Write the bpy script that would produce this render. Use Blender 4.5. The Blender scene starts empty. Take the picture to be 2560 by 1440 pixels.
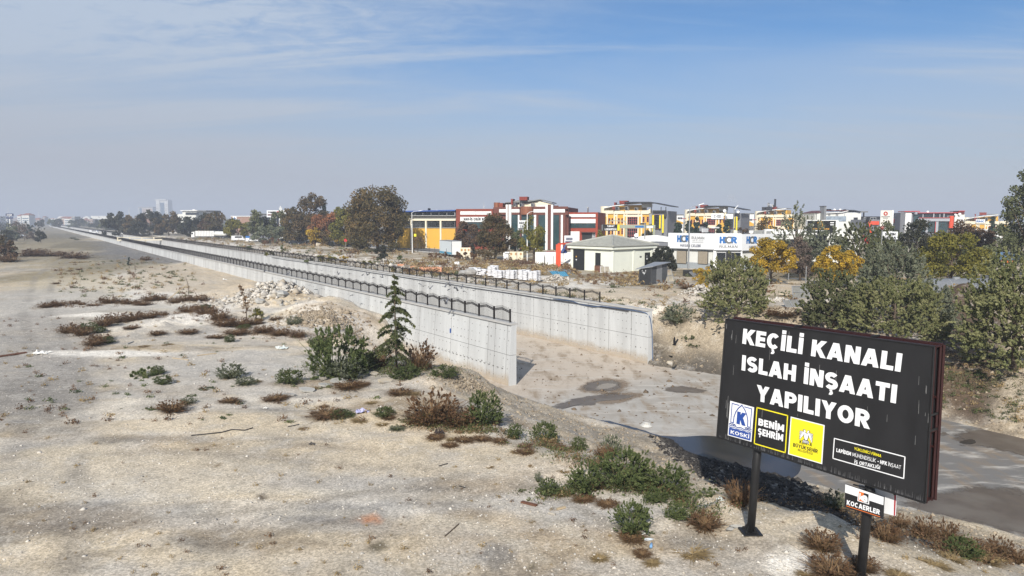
import bpy,math,random
import numpy as np
from mathutils import Vector
from mathutils.geometry import tessellate_polygon
SC=bpy.context.scene
COL=SC.collection
rnd=random.Random(7)
NR=np.random.RandomState(11)
R=math.radians
# camera, sky, sun, exposure
CAM_Z,FPX,PITCH=13.06,1750.0,R(5.484)
cam_data=bpy.data.cameras.new('camera')
cam=bpy.data.objects.new('camera',cam_data)
COL.objects.link(cam)
cam.location=(0,0,CAM_Z)
cam.rotation_euler=(R(90)-PITCH,0,0)
cam_data.sensor_width=36.0
cam_data.lens=FPX/2560*36
cam_data.clip_start=0.5
cam_data.clip_end=30000
SC.camera=cam
SUN_AZ=(-0.215,-0.977)
SUN_EL=R(31.5)
sl=bpy.data.lights.new('sun','SUN')
sl.energy=4.0
sl.angle=R(0.6)
sl.color=(1.0,0.95,0.87)
sun=bpy.data.objects.new('sun',sl)
COL.objects.link(sun)
sd=Vector((SUN_AZ[0]*math.cos(SUN_EL),SUN_AZ[1]*math.cos(SUN_EL),math.sin(SUN_EL)))
sun.rotation_euler=sd.to_track_quat('Z','Y').to_euler()
sun.location=(0,-40,60)
world=bpy.data.worlds.new('World')
SC.world=world
world.use_nodes=True
wn,wl=world.node_tree.nodes,world.node_tree.links
wn.clear()
def W(t,**kw):
 n=wn.new(t)
 for k,v in kw.items():setattr(n,k,v)
 return n
w_out=W('ShaderNodeOutputWorld');w_bg=W('ShaderNodeBackground')
w_bg.inputs['Strength'].default_value=0.105
sky=W('ShaderNodeTexSky',sky_type='NISHITA',sun_disc=False)
sky.sun_elevation=SUN_EL
sky.sun_rotation=math.atan2(SUN_AZ[0],SUN_AZ[1])
sky.altitude=1000;sky.air_density=1.0;sky.dust_density=0.6;sky.ozone_density=4.0
tc=W('ShaderNodeTexCoord');sep=W('ShaderNodeSeparateXYZ')
wl.new(tc.outputs['Generated'],sep.inputs[0])
def WM(op,a,b=None,clamp=False):
 n=W('ShaderNodeMath',operation=op,use_clamp=clamp)
 for i,v in enumerate((a,b)):
  if v is None:continue
  if isinstance(v,(int,float)):n.inputs[i].default_value=v
  else:wl.new(v,n.inputs[i])
 return n.outputs[0]
zc=WM('MAXIMUM',sep.outputs['Z'],0.02)
cu=WM('DIVIDE',sep.outputs['X'],WM('ADD',zc,0.12));cv=WM('DIVIDE',sep.outputs['Y'],WM('ADD',zc,0.12))
cmb=W('ShaderNodeCombineXYZ');wl.new(cu,cmb.inputs[0]);wl.new(cv,cmb.inputs[1])
def WNoise(scale,loc,rot,scl,detail=6,rough=0.6,dist=0.0):
 mp=W('ShaderNodeMapping');wl.new(cmb.outputs[0],mp.inputs[0])
 mp.inputs['Location'].default_value=loc;mp.inputs['Rotation'].default_value=(0,0,rot);mp.inputs['Scale'].default_value=scl
 n=W('ShaderNodeTexNoise');wl.new(mp.outputs[0],n.inputs['Vector'])
 n.inputs['Scale'].default_value=scale;n.inputs['Detail'].default_value=detail
 n.inputs['Roughness'].default_value=rough;n.inputs['Distortion'].default_value=dist
 return n.outputs['Fac']
def WRange(v,a,b,c=0.0,d=1.0):
 n=W('ShaderNodeMapRange',interpolation_type='SMOOTHSTEP');wl.new(v,n.inputs[0])
 for i,x in enumerate((a,b,c,d)):n.inputs[i+1].default_value=x
 return n.outputs[0]
streak=WRange(WNoise(0.9,(3.1,1.7,0),R(14),(0.35,2.2,1),9,0.62,0.8),0.43,0.74)
veil=WRange(WNoise(0.5,(0.4,2.2,0),R(-12),(0.7,1.5,1),7,0.58,0.7),0.36,0.66)
fleece=WRange(WNoise(7.0,(1,5,0),R(30),(1,1.5,1),8,0.65,0.6),0.3,0.8)
az=WRange(WM('DIVIDE',sep.outputs['X'],WM('ADD',WM('ABSOLUTE',sep.outputs['Y']),0.3)),-0.62,0.25,1.0,0.0)
cl=WM('ADD',WM('MULTIPLY',streak,0.72),WM('MULTIPLY',veil,WM('ADD',WM('MULTIPLY',az,0.34),0.24)))
cl=WM('ADD',cl,WM('MULTIPLY',WM('MULTIPLY',az,fleece),WRange(sep.outputs['Z'],0.15,0.26,0.0,0.85)))
cl=WM('ADD',cl,WM('MULTIPLY',az,0.30))
cl=WM('MINIMUM',cl,0.8)
mixc=W('ShaderNodeMix',data_type='RGBA')
hs=W('ShaderNodeHueSaturation');hs.inputs['Saturation'].default_value=1.25;hs.inputs['Value'].default_value=0.72;wl.new(sky.outputs[0],hs.inputs['Color'])
wl.new(cl,mixc.inputs[0]);wl.new(hs.outputs[0],mixc.inputs[6]);mixc.inputs[7].default_value=(3.75,4.25,4.9,1)
low=WRange(sep.outputs['Z'],0.0,0.31,1.0,0.0)
mixh=W('ShaderNodeMix',data_type='RGBA')
wl.new(WM('MINIMUM',WM('MULTIPLY',WM('POWER',low,1.25),WM('ADD',WM('MULTIPLY',az,0.25),0.93)),0.97),mixh.inputs[0]);wl.new(mixc.outputs[2],mixh.inputs[6]);mixh.inputs[7].default_value=(2.88,3.10,3.55,1)
wl.new(mixh.outputs[2],w_bg.inputs['Color'])
wl.new(w_bg.outputs[0],w_out.inputs['Surface'])
SC.view_settings.view_transform='Standard'
SC.view_settings.look='None'
SC.view_settings.gamma=1.0
SC.view_settings.use_curve_mapping=False
SC.view_settings.exposure=0.55
SC.render.engine='CYCLES'
SC.cycles.use_denoising=True
SC.cycles.max_bounces=5
SC.cycles.diffuse_bounces=2
SC.cycles.volume_bounces=0
SC.cycles.transparent_max_bounces=8
SC.cycles.caustics_reflective=False
SC.cycles.caustics_refractive=False
# helpers: sight lines -> places on the ground
CP,SP=math.cos(PITCH),math.sin(PITCH)
def ray(px,py):
 a,b=(px-1280)/FPX,-(py-720)/FPX
 return np.array((a,CP+b*SP,-SP+b*CP))
def at(px,py,z):
 d=ray(px,py);k=(z-CAM_Z)/d[2]
 return np.array((0,0,CAM_Z))+d*k
def atd(px,py,Y):
 d=ray(px,py)
 return np.array((0,0,CAM_Z))+d*(Y/d[1])
def px_size(Y):return Y/FPX
P0=at(1291,962,0.0)[:2]
DS=np.array((-0.567,0.8237));DS/=np.linalg.norm(DS)
DT=np.array((DS[1],-DS[0]))
TW=14.7
def st(s,t):return P0+DS*s+DT*t
def to_st(x,y):
 dx,dy=x-P0[0],y-P0[1]
 return dx*DS[0]+dy*DS[1],dx*DT[0]+dy*DT[1]
# helpers: noise
def _hash(ix,iy,seed):
 h=(ix.astype(np.int64)*374761393+iy.astype(np.int64)*668265263+seed*1442695041)&0x7fffffff
 h=((h^(h>>13))*1274126177)&0x7fffffff
 return((h^(h>>16))&0xffff)/65535.0
def vnoise(x,y,seed=0):
 ix,iy=np.floor(x),np.floor(y);fx,fy=x-ix,y-iy
 fx=fx*fx*(3-2*fx);fy=fy*fy*(3-2*fy)
 a,b,c,d=_hash(ix,iy,seed),_hash(ix+1,iy,seed),_hash(ix,iy+1,seed),_hash(ix+1,iy+1,seed)
 return(a+(b-a)*fx)*(1-fy)+(c+(d-c)*fx)*fy
def fbm(x,y,seed=0,oct=4):
 v,amp,tot=0,1,0
 for i in range(oct):
  v=v+amp*vnoise(x*2**i+17.3*i,y*2**i-9.1*i,seed+i);tot+=amp;amp*=0.5
 return v/tot
def sstep(a,b,x):
 t=np.clip((x-a)/(b-a),0,1);return t*t*(3-2*t)
# helpers: mesh building
class MB:
 """collects boxes, bars, tubes and sheets; build() links them as ONE mesh object"""
 def __init__(self):self.v,self.f,self.m=[],[],[]
 def add(self,vs,fs,m=0):
  o=len(self.v);self.v.extend([tuple(map(float,p))for p in vs])
  self.f.extend([tuple(i+o for i in f)for f in fs]);self.m.extend([m]*len(fs));return self
 def hexa(self,b,t,m=0):
  """b, t: four points each, same winding"""
  return self.add(list(b)+list(t),[(3,2,1,0),(4,5,6,7),(0,1,5,4),(1,2,6,5),(2,3,7,6),(3,0,4,7)],m)
 def box(self,x0,y0,z0,x1,y1,z1,m=0):
  return self.hexa([(x0,y0,z0),(x1,y0,z0),(x1,y1,z0),(x0,y1,z0)],[(x0,y0,z1),(x1,y0,z1),(x1,y1,z1),(x0,y1,z1)],m)
 def bar(self,a,b,w,h=None,m=0,up=(0,0,1)):
  """rectangular bar from a to b"""
  h=h or w;a,b=np.array(a,float),np.array(b,float);d=b-a;d/=max(np.linalg.norm(d),1e-9)
  u=np.array(up,float)
  if abs(d@u)>0.98:u=np.array((1.0,0,0))
  x=np.cross(d,u);x/=np.linalg.norm(x);y=np.cross(x,d)
  c=[x*w/2+y*h/2,-x*w/2+y*h/2,-x*w/2-y*h/2,x*w/2-y*h/2]
  return self.hexa([a+k for k in c],[b+k for k in c],m)
 def tube(self,pts,rad,n=8,m=0,caps=True):
  pts=[np.array(p,float)for p in pts]
  rad=[rad]*len(pts)if not hasattr(rad,'__len__')else rad
  o=len(self.v);L=len(pts)
  for i,p in enumerate(pts):
   d=pts[min(i+1,L-1)]-pts[max(i-1,0)];d/=max(np.linalg.norm(d),1e-9)
   u=np.array((0,0,1.0))if abs(d[2])<0.95 else np.array((1.0,0,0))
   x=np.cross(d,u);x/=np.linalg.norm(x);y=np.cross(d,x)
   for k in range(n):
    a=2*math.pi*k/n
    self.v.append(tuple(p+(x*math.cos(a)+y*math.sin(a))*rad[i]))
  for i in range(L-1):
   for k in range(n):
    k2=(k+1)%n
    self.f.append((o+i*n+k,o+(i+1)*n+k,o+(i+1)*n+k2,o+i*n+k2));self.m.append(m)
  if caps:
   self.f.append(tuple(o+k for k in range(n)));self.m.append(m)
   self.f.append(tuple(o+(L-1)*n+k for k in reversed(range(n))));self.m.append(m)
  return self
 def cyl(self,c,r,h,n=16,m=0,r2=None):
  return self.tube([c,(c[0],c[1],c[2]+h)],[r,r if r2 is None else r2],n,m)
 def prism(self,poly,z0,z1,m=0):
  n=len(poly);o=len(self.v)
  self.v.extend([(float(p[0]),float(p[1]),float(z0))for p in poly]+[(float(p[0]),float(p[1]),float(z1))for p in poly])
  self.f.append(tuple(o+i for i in reversed(range(n))));self.f.append(tuple(o+n+i for i in range(n)))
  for i in range(n):
   j=(i+1)%n;self.f.append((o+i,o+j,o+n+j,o+n+i))
  self.m.extend([m]*(n+2));return self
 def blob(self,c,rx,ry,rz,seg=7,rings=5,jit=0.15,seed=0,m=0,flat=0.0):
  """irregular rock / sack / lump"""
  r=random.Random(seed);o=len(self.v);c=np.array(c,float)
  self.v.append(tuple(c+(0,0,rz)))
  for i in range(1,rings):
   a=math.pi*i/rings
   for k in range(seg):
    b=2*math.pi*k/seg;q=1+r.uniform(-jit,jit)
    z=math.cos(a)*rz*q
    if flat:z=max(z,-rz*(1-flat))
    self.v.append(tuple(c+(math.sin(a)*math.cos(b)*rx*q,math.sin(a)*math.sin(b)*ry*q,z)))
  self.v.append(tuple(c+(0,0,-rz*(1-flat))));last=len(self.v)-1
  for k in range(seg):
   k2=(k+1)%seg
   self.f.append((o,o+1+k,o+1+k2));self.m.append(m)
   for i in range(rings-2):
    a0=o+1+i*seg
    self.f.append((a0+k,a0+seg+k,a0+seg+k2,a0+k2));self.m.append(m)
   a0=o+1+(rings-2)*seg
   self.f.append((a0+k,last,a0+k2));self.m.append(m)
  return self
 def build(self,name,mats,parent=None,smooth=False,off=None):
  if not isinstance(mats,(list,tuple)):mats=[mats]
  me=bpy.data.meshes.new(name)
  vs=np.array(self.v,float)if self.v else np.zeros((0,3))
  if parent is not None and off is None:off=wloc(parent)
  if off is not None:vs=vs-np.array(off)
  me.from_pydata([tuple(p)for p in vs],[],self.f)
  for mt in mats:me.materials.append(mt)
  if len(mats)>1:me.polygons.foreach_set('material_index',self.m)
  if smooth:me.polygons.foreach_set('use_smooth',[True]*len(me.polygons))
  me.update()
  return link(name,me,parent)
def wloc(o):
 p=np.zeros(3)
 while o is not None:p=p+np.array(o.location);o=o.parent
 return p
def link(name,me,parent=None):
 o=bpy.data.objects.new(name,me);COL.objects.link(o)
 if parent is not None:o.parent=parent
 return o
def tag(o,label=None,cat=None,group=None,kind=None):
 if label:o['label']=label
 if cat:o['category']=cat
 if group:o['group']=group
 if kind:o['kind']=kind
 return o
def thing(name,label,cat,loc=(0,0,0),group=None,rz=0.0):
 o=bpy.data.objects.new(name,None);COL.objects.link(o)
 o.location=tuple(map(float,loc));o.rotation_euler=(0,0,rz);o.empty_display_size=0.3
 return tag(o,label,cat,group)
KIDS={}
def copy_tree(o,loc=None,rz=None,scale=None,label=None,group=None,parent=None,kids=None):
 c=o.copy();COL.objects.link(c)
 if parent is not None:c.parent=parent
 if loc is not None:c.location=tuple(map(float,loc))
 if rz is not None:c.rotation_euler=(c.rotation_euler[0],c.rotation_euler[1],rz)
 if scale is not None:c.scale=(scale,)*3 if isinstance(scale,(int,float))else scale
 if label:c['label']=label
 if group:c['group']=group
 if kids is None:
  if o.name not in KIDS:KIDS[o.name]=list(o.children)
  kids=KIDS[o.name]
 for ch in kids:
  d=ch.copy();COL.objects.link(d);d.parent=c
  for g in ch.children:
   e=g.copy();COL.objects.link(e);e.parent=d
 return c
def arr_mesh(name,V,F,mat,parent=None,tint=None,smooth=False):
 """fast mesh from arrays; F is (n,3) or (n,4); tint is one float per face"""
 me=bpy.data.meshes.new(name);V=np.asarray(V,np.float32);F=np.asarray(F,np.int32);k=F.shape[1]
 me.vertices.add(len(V));me.vertices.foreach_set('co',V.ravel())
 me.loops.add(F.size);me.loops.foreach_set('vertex_index',F.ravel())
 me.polygons.add(len(F));me.polygons.foreach_set('loop_start',np.arange(0,F.size,k,dtype=np.int32))
 if smooth:me.polygons.foreach_set('use_smooth',np.ones(len(F),bool))
 for m in(mat if isinstance(mat,(list,tuple))else[mat]):me.materials.append(m)
 if tint is not None:
  a=me.attributes.new('tint','FLOAT','FACE');a.data.foreach_set('value',np.asarray(tint,np.float32))
 me.update(calc_edges=True);me.validate()
 return link(name,me,parent)
# helpers: materials
def lin(c):
 """sRGB 0..255 -> linear"""
 return tuple(((x/255)/12.92 if x/255<0.04045 else((x/255+0.055)/1.055)**2.4)for x in c)
_mats={}
def mat(name,col,rough=0.8,var=0.12,scale=3.0,bump=0.0,metal=0.0,spec=0.35,stretch=(1,1,1),bscale=None,col2=None,v2=(0.45,0.65),world_co=False):
 """a colour with grain, blotches and relief"""
 if name in _mats:return _mats[name]
 m=bpy.data.materials.new(name);m.use_nodes=True;nt=m.node_tree;n,l=nt.nodes,nt.links
 b=n['Principled BSDF'];b.inputs['Roughness'].default_value=rough;b.inputs['Metallic'].default_value=metal
 b.inputs['Specular IOR Level'].default_value=spec
 if world_co:co=n.new('ShaderNodeNewGeometry').outputs['Position']
 else:co=n.new('ShaderNodeTexCoord').outputs['Object']
 mp=n.new('ShaderNodeMapping');l.new(co,mp.inputs[0]);mp.inputs['Scale'].default_value=stretch
 t=n.new('ShaderNodeTexNoise');l.new(mp.outputs[0],t.inputs['Vector']);t.inputs['Scale'].default_value=scale
 t.inputs['Detail'].default_value=6;t.inputs['Roughness'].default_value=0.62
 rp=n.new('ShaderNodeValToRGB');l.new(t.outputs['Fac'],rp.inputs[0])
 e=rp.color_ramp.elements
 e[0].position,e[1].position=0.28,0.72
 e[0].color=tuple(c*(1-var)for c in col)+(1,);e[1].color=tuple(min(1,c*(1+var))for c in col)+(1,)
 out=rp.outputs[0]
 if col2 is not None:
  t2=n.new('ShaderNodeTexNoise');l.new(mp.outputs[0],t2.inputs['Vector']);t2.inputs['Scale'].default_value=scale*0.37;t2.inputs['Detail'].default_value=7
  mr=n.new('ShaderNodeMapRange');l.new(t2.outputs['Fac'],mr.inputs[0]);mr.inputs[1].default_value,mr.inputs[2].default_value=v2
  mx=n.new('ShaderNodeMix');mx.data_type='RGBA';l.new(mr.outputs[0],mx.inputs[0]);l.new(out,mx.inputs[6]);mx.inputs[7].default_value=tuple(col2)+(1,)
  out=mx.outputs[2]
 l.new(out,b.inputs['Base Color'])
 if bump:
  t3=n.new('ShaderNodeTexNoise');l.new(mp.outputs[0],t3.inputs['Vector']);t3.inputs['Scale'].default_value=bscale or scale*6;t3.inputs['Detail'].default_value=5
  bp=n.new('ShaderNodeBump');bp.inputs['Strength'].default_value=bump;bp.inputs['Distance'].default_value=0.05
  l.new(t3.outputs['Fac'],bp.inputs['Height']);l.new(bp.outputs[0],b.inputs['Normal'])
 _mats[name]=m;return m
def leaf_mat(name,cols,rough=0.7,trans=0.25):
 """leaf colour picked per leaf by the mesh's tint value"""
 if name in _mats:return _mats[name]
 m=bpy.data.materials.new(name);m.use_nodes=True;n,l=m.node_tree.nodes,m.node_tree.links
 b=n['Principled BSDF'];b.inputs['Roughness'].default_value=rough;b.inputs['Specular IOR Level'].default_value=0.2
 a=n.new('ShaderNodeAttribute');a.attribute_name='tint'
 rp=n.new('ShaderNodeValToRGB');l.new(a.outputs['Fac'],rp.inputs[0]);cr=rp.color_ramp
 while len(cr.elements)<len(cols):cr.elements.new(0.5)
 for i,c in enumerate(cols):
  cr.elements[i].position=i/(len(cols)-1);cr.elements[i].color=tuple(c)+(1,)
 l.new(rp.outputs[0],b.inputs['Base Color'])
 tr=n.new('ShaderNodeBsdfTranslucent');l.new(rp.outputs[0],tr.inputs[0])
 mx=n.new('ShaderNodeMixShader');mx.inputs[0].default_value=trans
 l.new(b.outputs[0],mx.inputs[1]);l.new(tr.outputs[0],mx.inputs[2]);l.new(mx.outputs[0],n['Material Output'].inputs[0])
 _mats[name]=m;return m
def glass_mat(name,col,rough=0.08):
 if name in _mats:return _mats[name]
 m=mat(name,col,rough=rough,var=0.35,scale=0.9,spec=0.8);return m
# helpers: lettering
def text_geo(s,bold=0.0,extrude=0.0,spacing=1.0):
 """letter outlines as mesh arrays, in a unit box: x 0..1 over the line, y 0 = baseline, 1 = cap height"""
 cu=bpy.data.curves.new('t','FONT');cu.body=s;cu.size=1.0;cu.offset=bold;cu.extrude=0.0;cu.resolution_u=3;cu.space_character=spacing
 ob=bpy.data.objects.new('t',cu);COL.objects.link(ob)
 dg=bpy.context.evaluated_depsgraph_get();me=ob.evaluated_get(dg).to_mesh()
 V=np.array([v.co[:]for v in me.vertices],float);Fs=[tuple(p.vertices)for p in me.polygons]
 ob.evaluated_get(dg).to_mesh_clear();bpy.data.objects.remove(ob);bpy.data.curves.remove(cu)
 if not len(V):return V,Fs
 V[:,0]-=V[:,0].min();V[:,0]/=max(V[:,0].max(),1e-6)
 V[:,1]/=0.70
 return V,Fs
class Face:
 """a vertical wall plane seen between two sight lines; maps sight-line rectangles to real places on that plane"""
 def __init__(self,pxL,dL,pxR,dR,z0=None):
  self.A=atd(pxL,552,dL);self.B=atd(pxR,552,dR)
  self.z0=z0
  u=self.B[:2]-self.A[:2];self.W=np.linalg.norm(u);self.u=u/self.W
  self.n=np.array((self.u[1],-self.u[0]))
 def uz(self,px,py):
  d=ray(px,py);den=d[:2]@self.n
  k=(self.A[:2]@self.n)/den
  p=d[:2]*k
  return(p-self.A[:2])@self.u,CAM_Z+d[2]*k
 def P(self,u,z,out=0.0):
  q=self.A[:2]+self.u*u+self.n*out
  return np.array((q[0],q[1],z))
 def ubox(self,mb,u0,z0,u1,z1,back,out=0.0,m=0):
  lo=[self.P(u0,z0,out),self.P(u1,z0,out),self.P(u1,z0,-back),self.P(u0,z0,-back)]
  hi=[self.P(u0,z1,out),self.P(u1,z1,out),self.P(u1,z1,-back),self.P(u0,z1,-back)]
  return mb.hexa(lo,hi,m)
 def box(self,mb,x0,y0,x1,y1,back,out=0.0,m=0,zlo=None):
  """sight-line rectangle x0,y0 (top left) .. x1,y1 (bottom right)"""
  xm,ym=(x0+x1)/2,(y0+y1)/2
  u0=self.uz(x0,ym)[0];u1=self.uz(x1,ym)[0];z1=self.uz(xm,y0)[1];z0=self.uz(xm,y1)[1]if zlo is None else zlo
  return self.ubox(mb,u0,z0,u1,z1,back,out,m)
 def text(self,s,x0,y0,x1,y1,mt,parent,out=0.05,bold=0.0,name='lettering'):
  """lettering whose cap height spans y0..y1"""
  V,Fs=text_geo(s,bold)
  xm,ym=(x0+x1)/2,(y0+y1)/2
  u0=self.uz(x0,ym)[0];u1=self.uz(x1,ym)[0];z1=self.uz(xm,y0)[1];z0=self.uz(xm,y1)[1]
  mb=MB();mb.add([self.P(u0+v[0]*(u1-u0),z0+v[1]*(z1-z0),out)for v in V],Fs)
  return mb.build(name,mt,parent)
def poly_sheet(name,pts,z,mt,parent=None):
 """a flat sheet with the outline pts"""
 vs=[Vector((float(p[0]),float(p[1]),float(z)))for p in pts]
 tris=tessellate_polygon([vs])
 me=bpy.data.meshes.new(name)
 fs=[]
 for t in tris:
  a,b,c=(vs[i]for i in t)
  fs.append(tuple(t)if(b-a).cross(c-a).z>0 else tuple(reversed(t)))
 me.from_pydata([tuple(v)for v in vs],[],fs);me.materials.append(mt);me.update()
 return link(name,me,parent)
# a heavy block alphabet drawn from strokes
def _arc(cx,cy,rx,ry,a0,a1,n=8):return[(cx+rx*math.cos(R(a0+(a1-a0)*i/n)),cy+ry*math.sin(R(a0+(a1-a0)*i/n)))for i in range(n+1)]
def glyph(ch,w):
 """strokes of one capital letter inside height 1; returns (strokes, advance)"""
 h=w/2;T,B,M=1-h,h,.5
 base={'Ç':'C','Ş':'S','İ':'I','Ö':'O','Ü':'U','Ğ':'G'}.get(ch,ch);W_=.68
 L,Rr=h,W_-h
 g=[]
 if base=='I':W_=w;g=[[(h,0),(h,1)]]
 elif base=='E':W_=.58;g=[[(h,0),(h,1)],[(w,T),(W_,T)],[(w,M),(W_-.04,M)],[(w,B),(W_,B)]]
 elif base=='F':W_=.56;g=[[(h,0),(h,1)],[(w,T),(W_,T)],[(w,M-.03),(W_-.05,M-.03)]]
 elif base=='L':W_=.56;g=[[(h,0),(h,1)],[(w,B),(W_,B)]]
 elif base=='T':W_=.64;g=[[(0,T),(W_,T)],[(W_/2,0),(W_/2,1-w)]]
 elif base=='H':W_=.70;g=[[(h,0),(h,1)],[(W_-h,0),(W_-h,1)],[(w,M),(W_-w,M)]]
 elif base=='N':W_=.72;g=[[(h,0),(h,1)],[(W_-h,0),(W_-h,1)],[(h*1.1,1),(W_-h*1.1,0)]]
 elif base=='M':W_=.86;g=[[(h,0),(h,1)],[(W_-h,0),(W_-h,1)],[(h,1),(W_/2,.18)],[(W_-h,1),(W_/2,.18)]]
 elif base=='K':W_=.74;g=[[(h,0),(h,1)],[(w*.8,.40),(W_-h*1.1,1)],[(w*1.3,.56),(W_-h*.9,0)]]
 elif base=='A':W_=.78;g=[[(h*.95,0),(W_/2-.02,1)],[(W_-h*.95,0),(W_/2+.02,1)],[(w*1.1,.28),(W_-w*1.1,.28)]]
 elif base=='V':W_=.78;g=[[(h*.95,1),(W_/2-.02,0)],[(W_-h*.95,1),(W_/2+.02,0)]]
 elif base=='Y':W_=.76;g=[[(h,1),(W_/2,.44)],[(W_-h,1),(W_/2,.44)],[(W_/2,0),(W_/2,.5)]]
 elif base=='Z':W_=.64;g=[[(0,T),(W_,T)],[(0,B),(W_,B)],[(h,w*.8),(W_-h,1-w*.8)]]
 elif base in 'CG':
  W_=.74;g=[_arc(W_/2,M,W_/2-h,M-h,42,318,14)]
  if base=='G':g+=[[(W_*.52,.42),(W_,.42)],[(W_-h,.05),(W_-h,.42)]]
 elif base in 'O0Q':W_=.80 if base!='0' else .62;g=[_arc(W_/2,M,W_/2-h,M-h,0,360,20)]
 elif base=='U':W_=.70;g=[[(h,1)]+_arc(W_/2,.34,W_/2-h,.34-h,180,360,10)+[(W_-h,1)]]
 elif base=='J':W_=.5;g=[[(W_-h,1)]+_arc(W_/2,.30,W_/2-h,.30-h,360,190,8)]
 elif base in 'PR':
  W_=.68;r=.29-h+.03;cy=1-h-r
  g=[[(h,0),(h,1)],[(w,T),(W_-h-r,T)]+_arc(W_-h-r,cy,r,r,90,-90,8)+[(w,cy-r)]]
  if base=='R':g.append([(W_*.50,cy-r),(W_-h*.7,0)]);W_+=.02
 elif base=='B':
  W_=.68;r1=.25-h*.5;r2=.27-h*.5
  g=[[(h,0),(h,1)]]+[[(w,c+r)]+[(W_-h-r,c+r)]+_arc(W_-h-r,c,r,r,90,-90,8)+[(w,c-r)]for c,r in((T-r1,r1),(B+r2,r2))]
 elif base=='D':W_=.72;g=[[(h,0),(h,1)],[(w,T),(W_*.45,T)]+_arc(W_*.45,M,W_*.55-h,M-h,90,-90,10)+[(w,B)]]
 elif base=='S':
  W_=.68;ra=(1-w)/4;rx=W_/2-h
  g=[_arc(W_/2,T-ra,rx,ra,30,270,10)+_arc(W_/2,B+ra,rx,ra,90,-150,10)[1:]]
 elif base=='-':W_=.34;g=[[(0,.45),(W_,.45)]]
 elif base=='.':W_=w;g=[[(h,0),(h,w)]]
 elif base==' ':W_=.30
 else:W_=.6;g=[[(h,0),(h,1)],[(W_-h,0),(W_-h,1)],[(w,T),(W_-w,T)],[(w,B),(W_-w,B)]]
 if ch in 'ÇŞ':g+=[[(W_/2,-.01),(W_/2+.02,-.12)],_arc(W_/2-.02,-.19,.08,.07,80,-130,5)]
 if ch=='İ':g+=[[(h-w*.47,1.17),(h+w*.47,1.17)]]
 if ch in 'ÖÜ':g+=[[(W_*.3-w*.35,1.15),(W_*.3+w*.35,1.15)],[(W_*.7-w*.35,1.15),(W_*.7+w*.35,1.15)]]
 if ch=='Ğ':g+=[_arc(W_/2,1.26,.16,.12,190,350,6)]
 return g,W_
def block_geo(s,w=.24,gap=.07):
 """x 0..1 over the whole line, y 0 baseline, 1 cap height, z a hair's step between strokes"""
 V,F,x=[],[],0.0
 for ch in s:
  g,adv=glyph(ch,w)
  for si,p in enumerate(g):
   small=(ch in 'ÇŞ' and si>=len(g)-2)or(ch in 'ÖÜĞ' and si>=len(g)-(1 if ch=='Ğ' else 2))
   ww=w*(.55 if small and ch in 'ÇŞĞ' else .7 if small else .95 if ch=='İ' and si==1 else 1);o=len(V);n=len(p);closed=n>3 and abs(p[0][0]-p[-1][0])+abs(p[0][1]-p[-1][1])<1e-6
   for i in range(n):
    a=p[i-1]if i else(p[-2]if closed else p[0]);b=p[i+1]if i<n-1 else(p[1]if closed else p[-1])
    d=np.array((b[0]-a[0],b[1]-a[1]));d/=max(np.linalg.norm(d),1e-9);nn=np.array((-d[1],d[0]))*ww/2
    if abs(d[0])<.75 and abs(d[0])>.12 and n==2:nn=np.array((-math.copysign(1,d[1])*ww/2/max(abs(d[1]),.6),0))
    V.append((x+p[i][0]+nn[0],p[i][1]+nn[1],si));V.append((x+p[i][0]-nn[0],p[i][1]-nn[1],si))
   for i in range(n-1):
    q=(o+2*i,o+2*i+1,o+2*i+3,o+2*i+2)
    e1=np.array(V[q[1]][:2])-np.array(V[q[0]][:2]);e2=np.array(V[q[2]][:2])-np.array(V[q[0]][:2])
    F.append(q if e1[0]*e2[1]-e1[1]*e2[0]>0 else tuple(reversed(q)))
  x+=adv+gap
 V=np.array(V,float);V[:,0]-=V[:,0].min();V[:,0]/=V[:,0].max()
 return V,F
def _face_block(self,s,x0,y0,x1,y1,mt,parent,out=.05,w=.22,name='lettering',gap=.08):
 V,Fs=block_geo(s,w,gap);xm,ym=(x0+x1)/2,(y0+y1)/2
 u0=self.uz(x0,ym)[0];u1=self.uz(x1,ym)[0];z1=self.uz(xm,y0)[1];z0=self.uz(xm,y1)[1];st_=max(.0006,abs(z1-z0)*.002)
 mb=MB();mb.add([self.P(u0+v[0]*(u1-u0),z0+v[1]*(z1-z0),out+v[2]*st_)for v in V],Fs)
 return mb.build(name,mt,parent)
Face.block=_face_block
# the ground
ZL,ZR=3.0,4.7
FOOT_L=[at(x,y,0)[:2]for x,y in[(1225,972),(1290,990),(1383,1023),(1467,1045),(1600,1080),(1673,1100),(1722,1135),(1867,1172),(2030,1212),(2230,1262),(2400,1302),(2560,1345)]]
FOOT_R=[at(x,y,0)[:2]for x,y in[(1636,913),(1720,925),(1810,938),(1950,960),(2120,995),(2340,1043),(2560,1095)]]
eL=FOOT_L[-1]+(FOOT_L[-1]-FOOT_L[-3])/np.linalg.norm(FOOT_L[-1]-FOOT_L[-3])*60
eR=FOOT_R[-1]+(FOOT_R[-1]-FOOT_R[-2])/np.linalg.norm(FOOT_R[-1]-FOOT_R[-2])*60
FLOOR=[st(1500,-0.3),st(22,-0.3),st(20.5,-3.2),st(10,-4.2),st(3,-4.5)]+FOOT_L+[eL,eR]+FOOT_R[::-1]+[st(0,TW+0.3),st(1500,TW+0.3)]
FL=np.array(FLOOR)
NL=5+len(FOOT_L)+1
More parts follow.
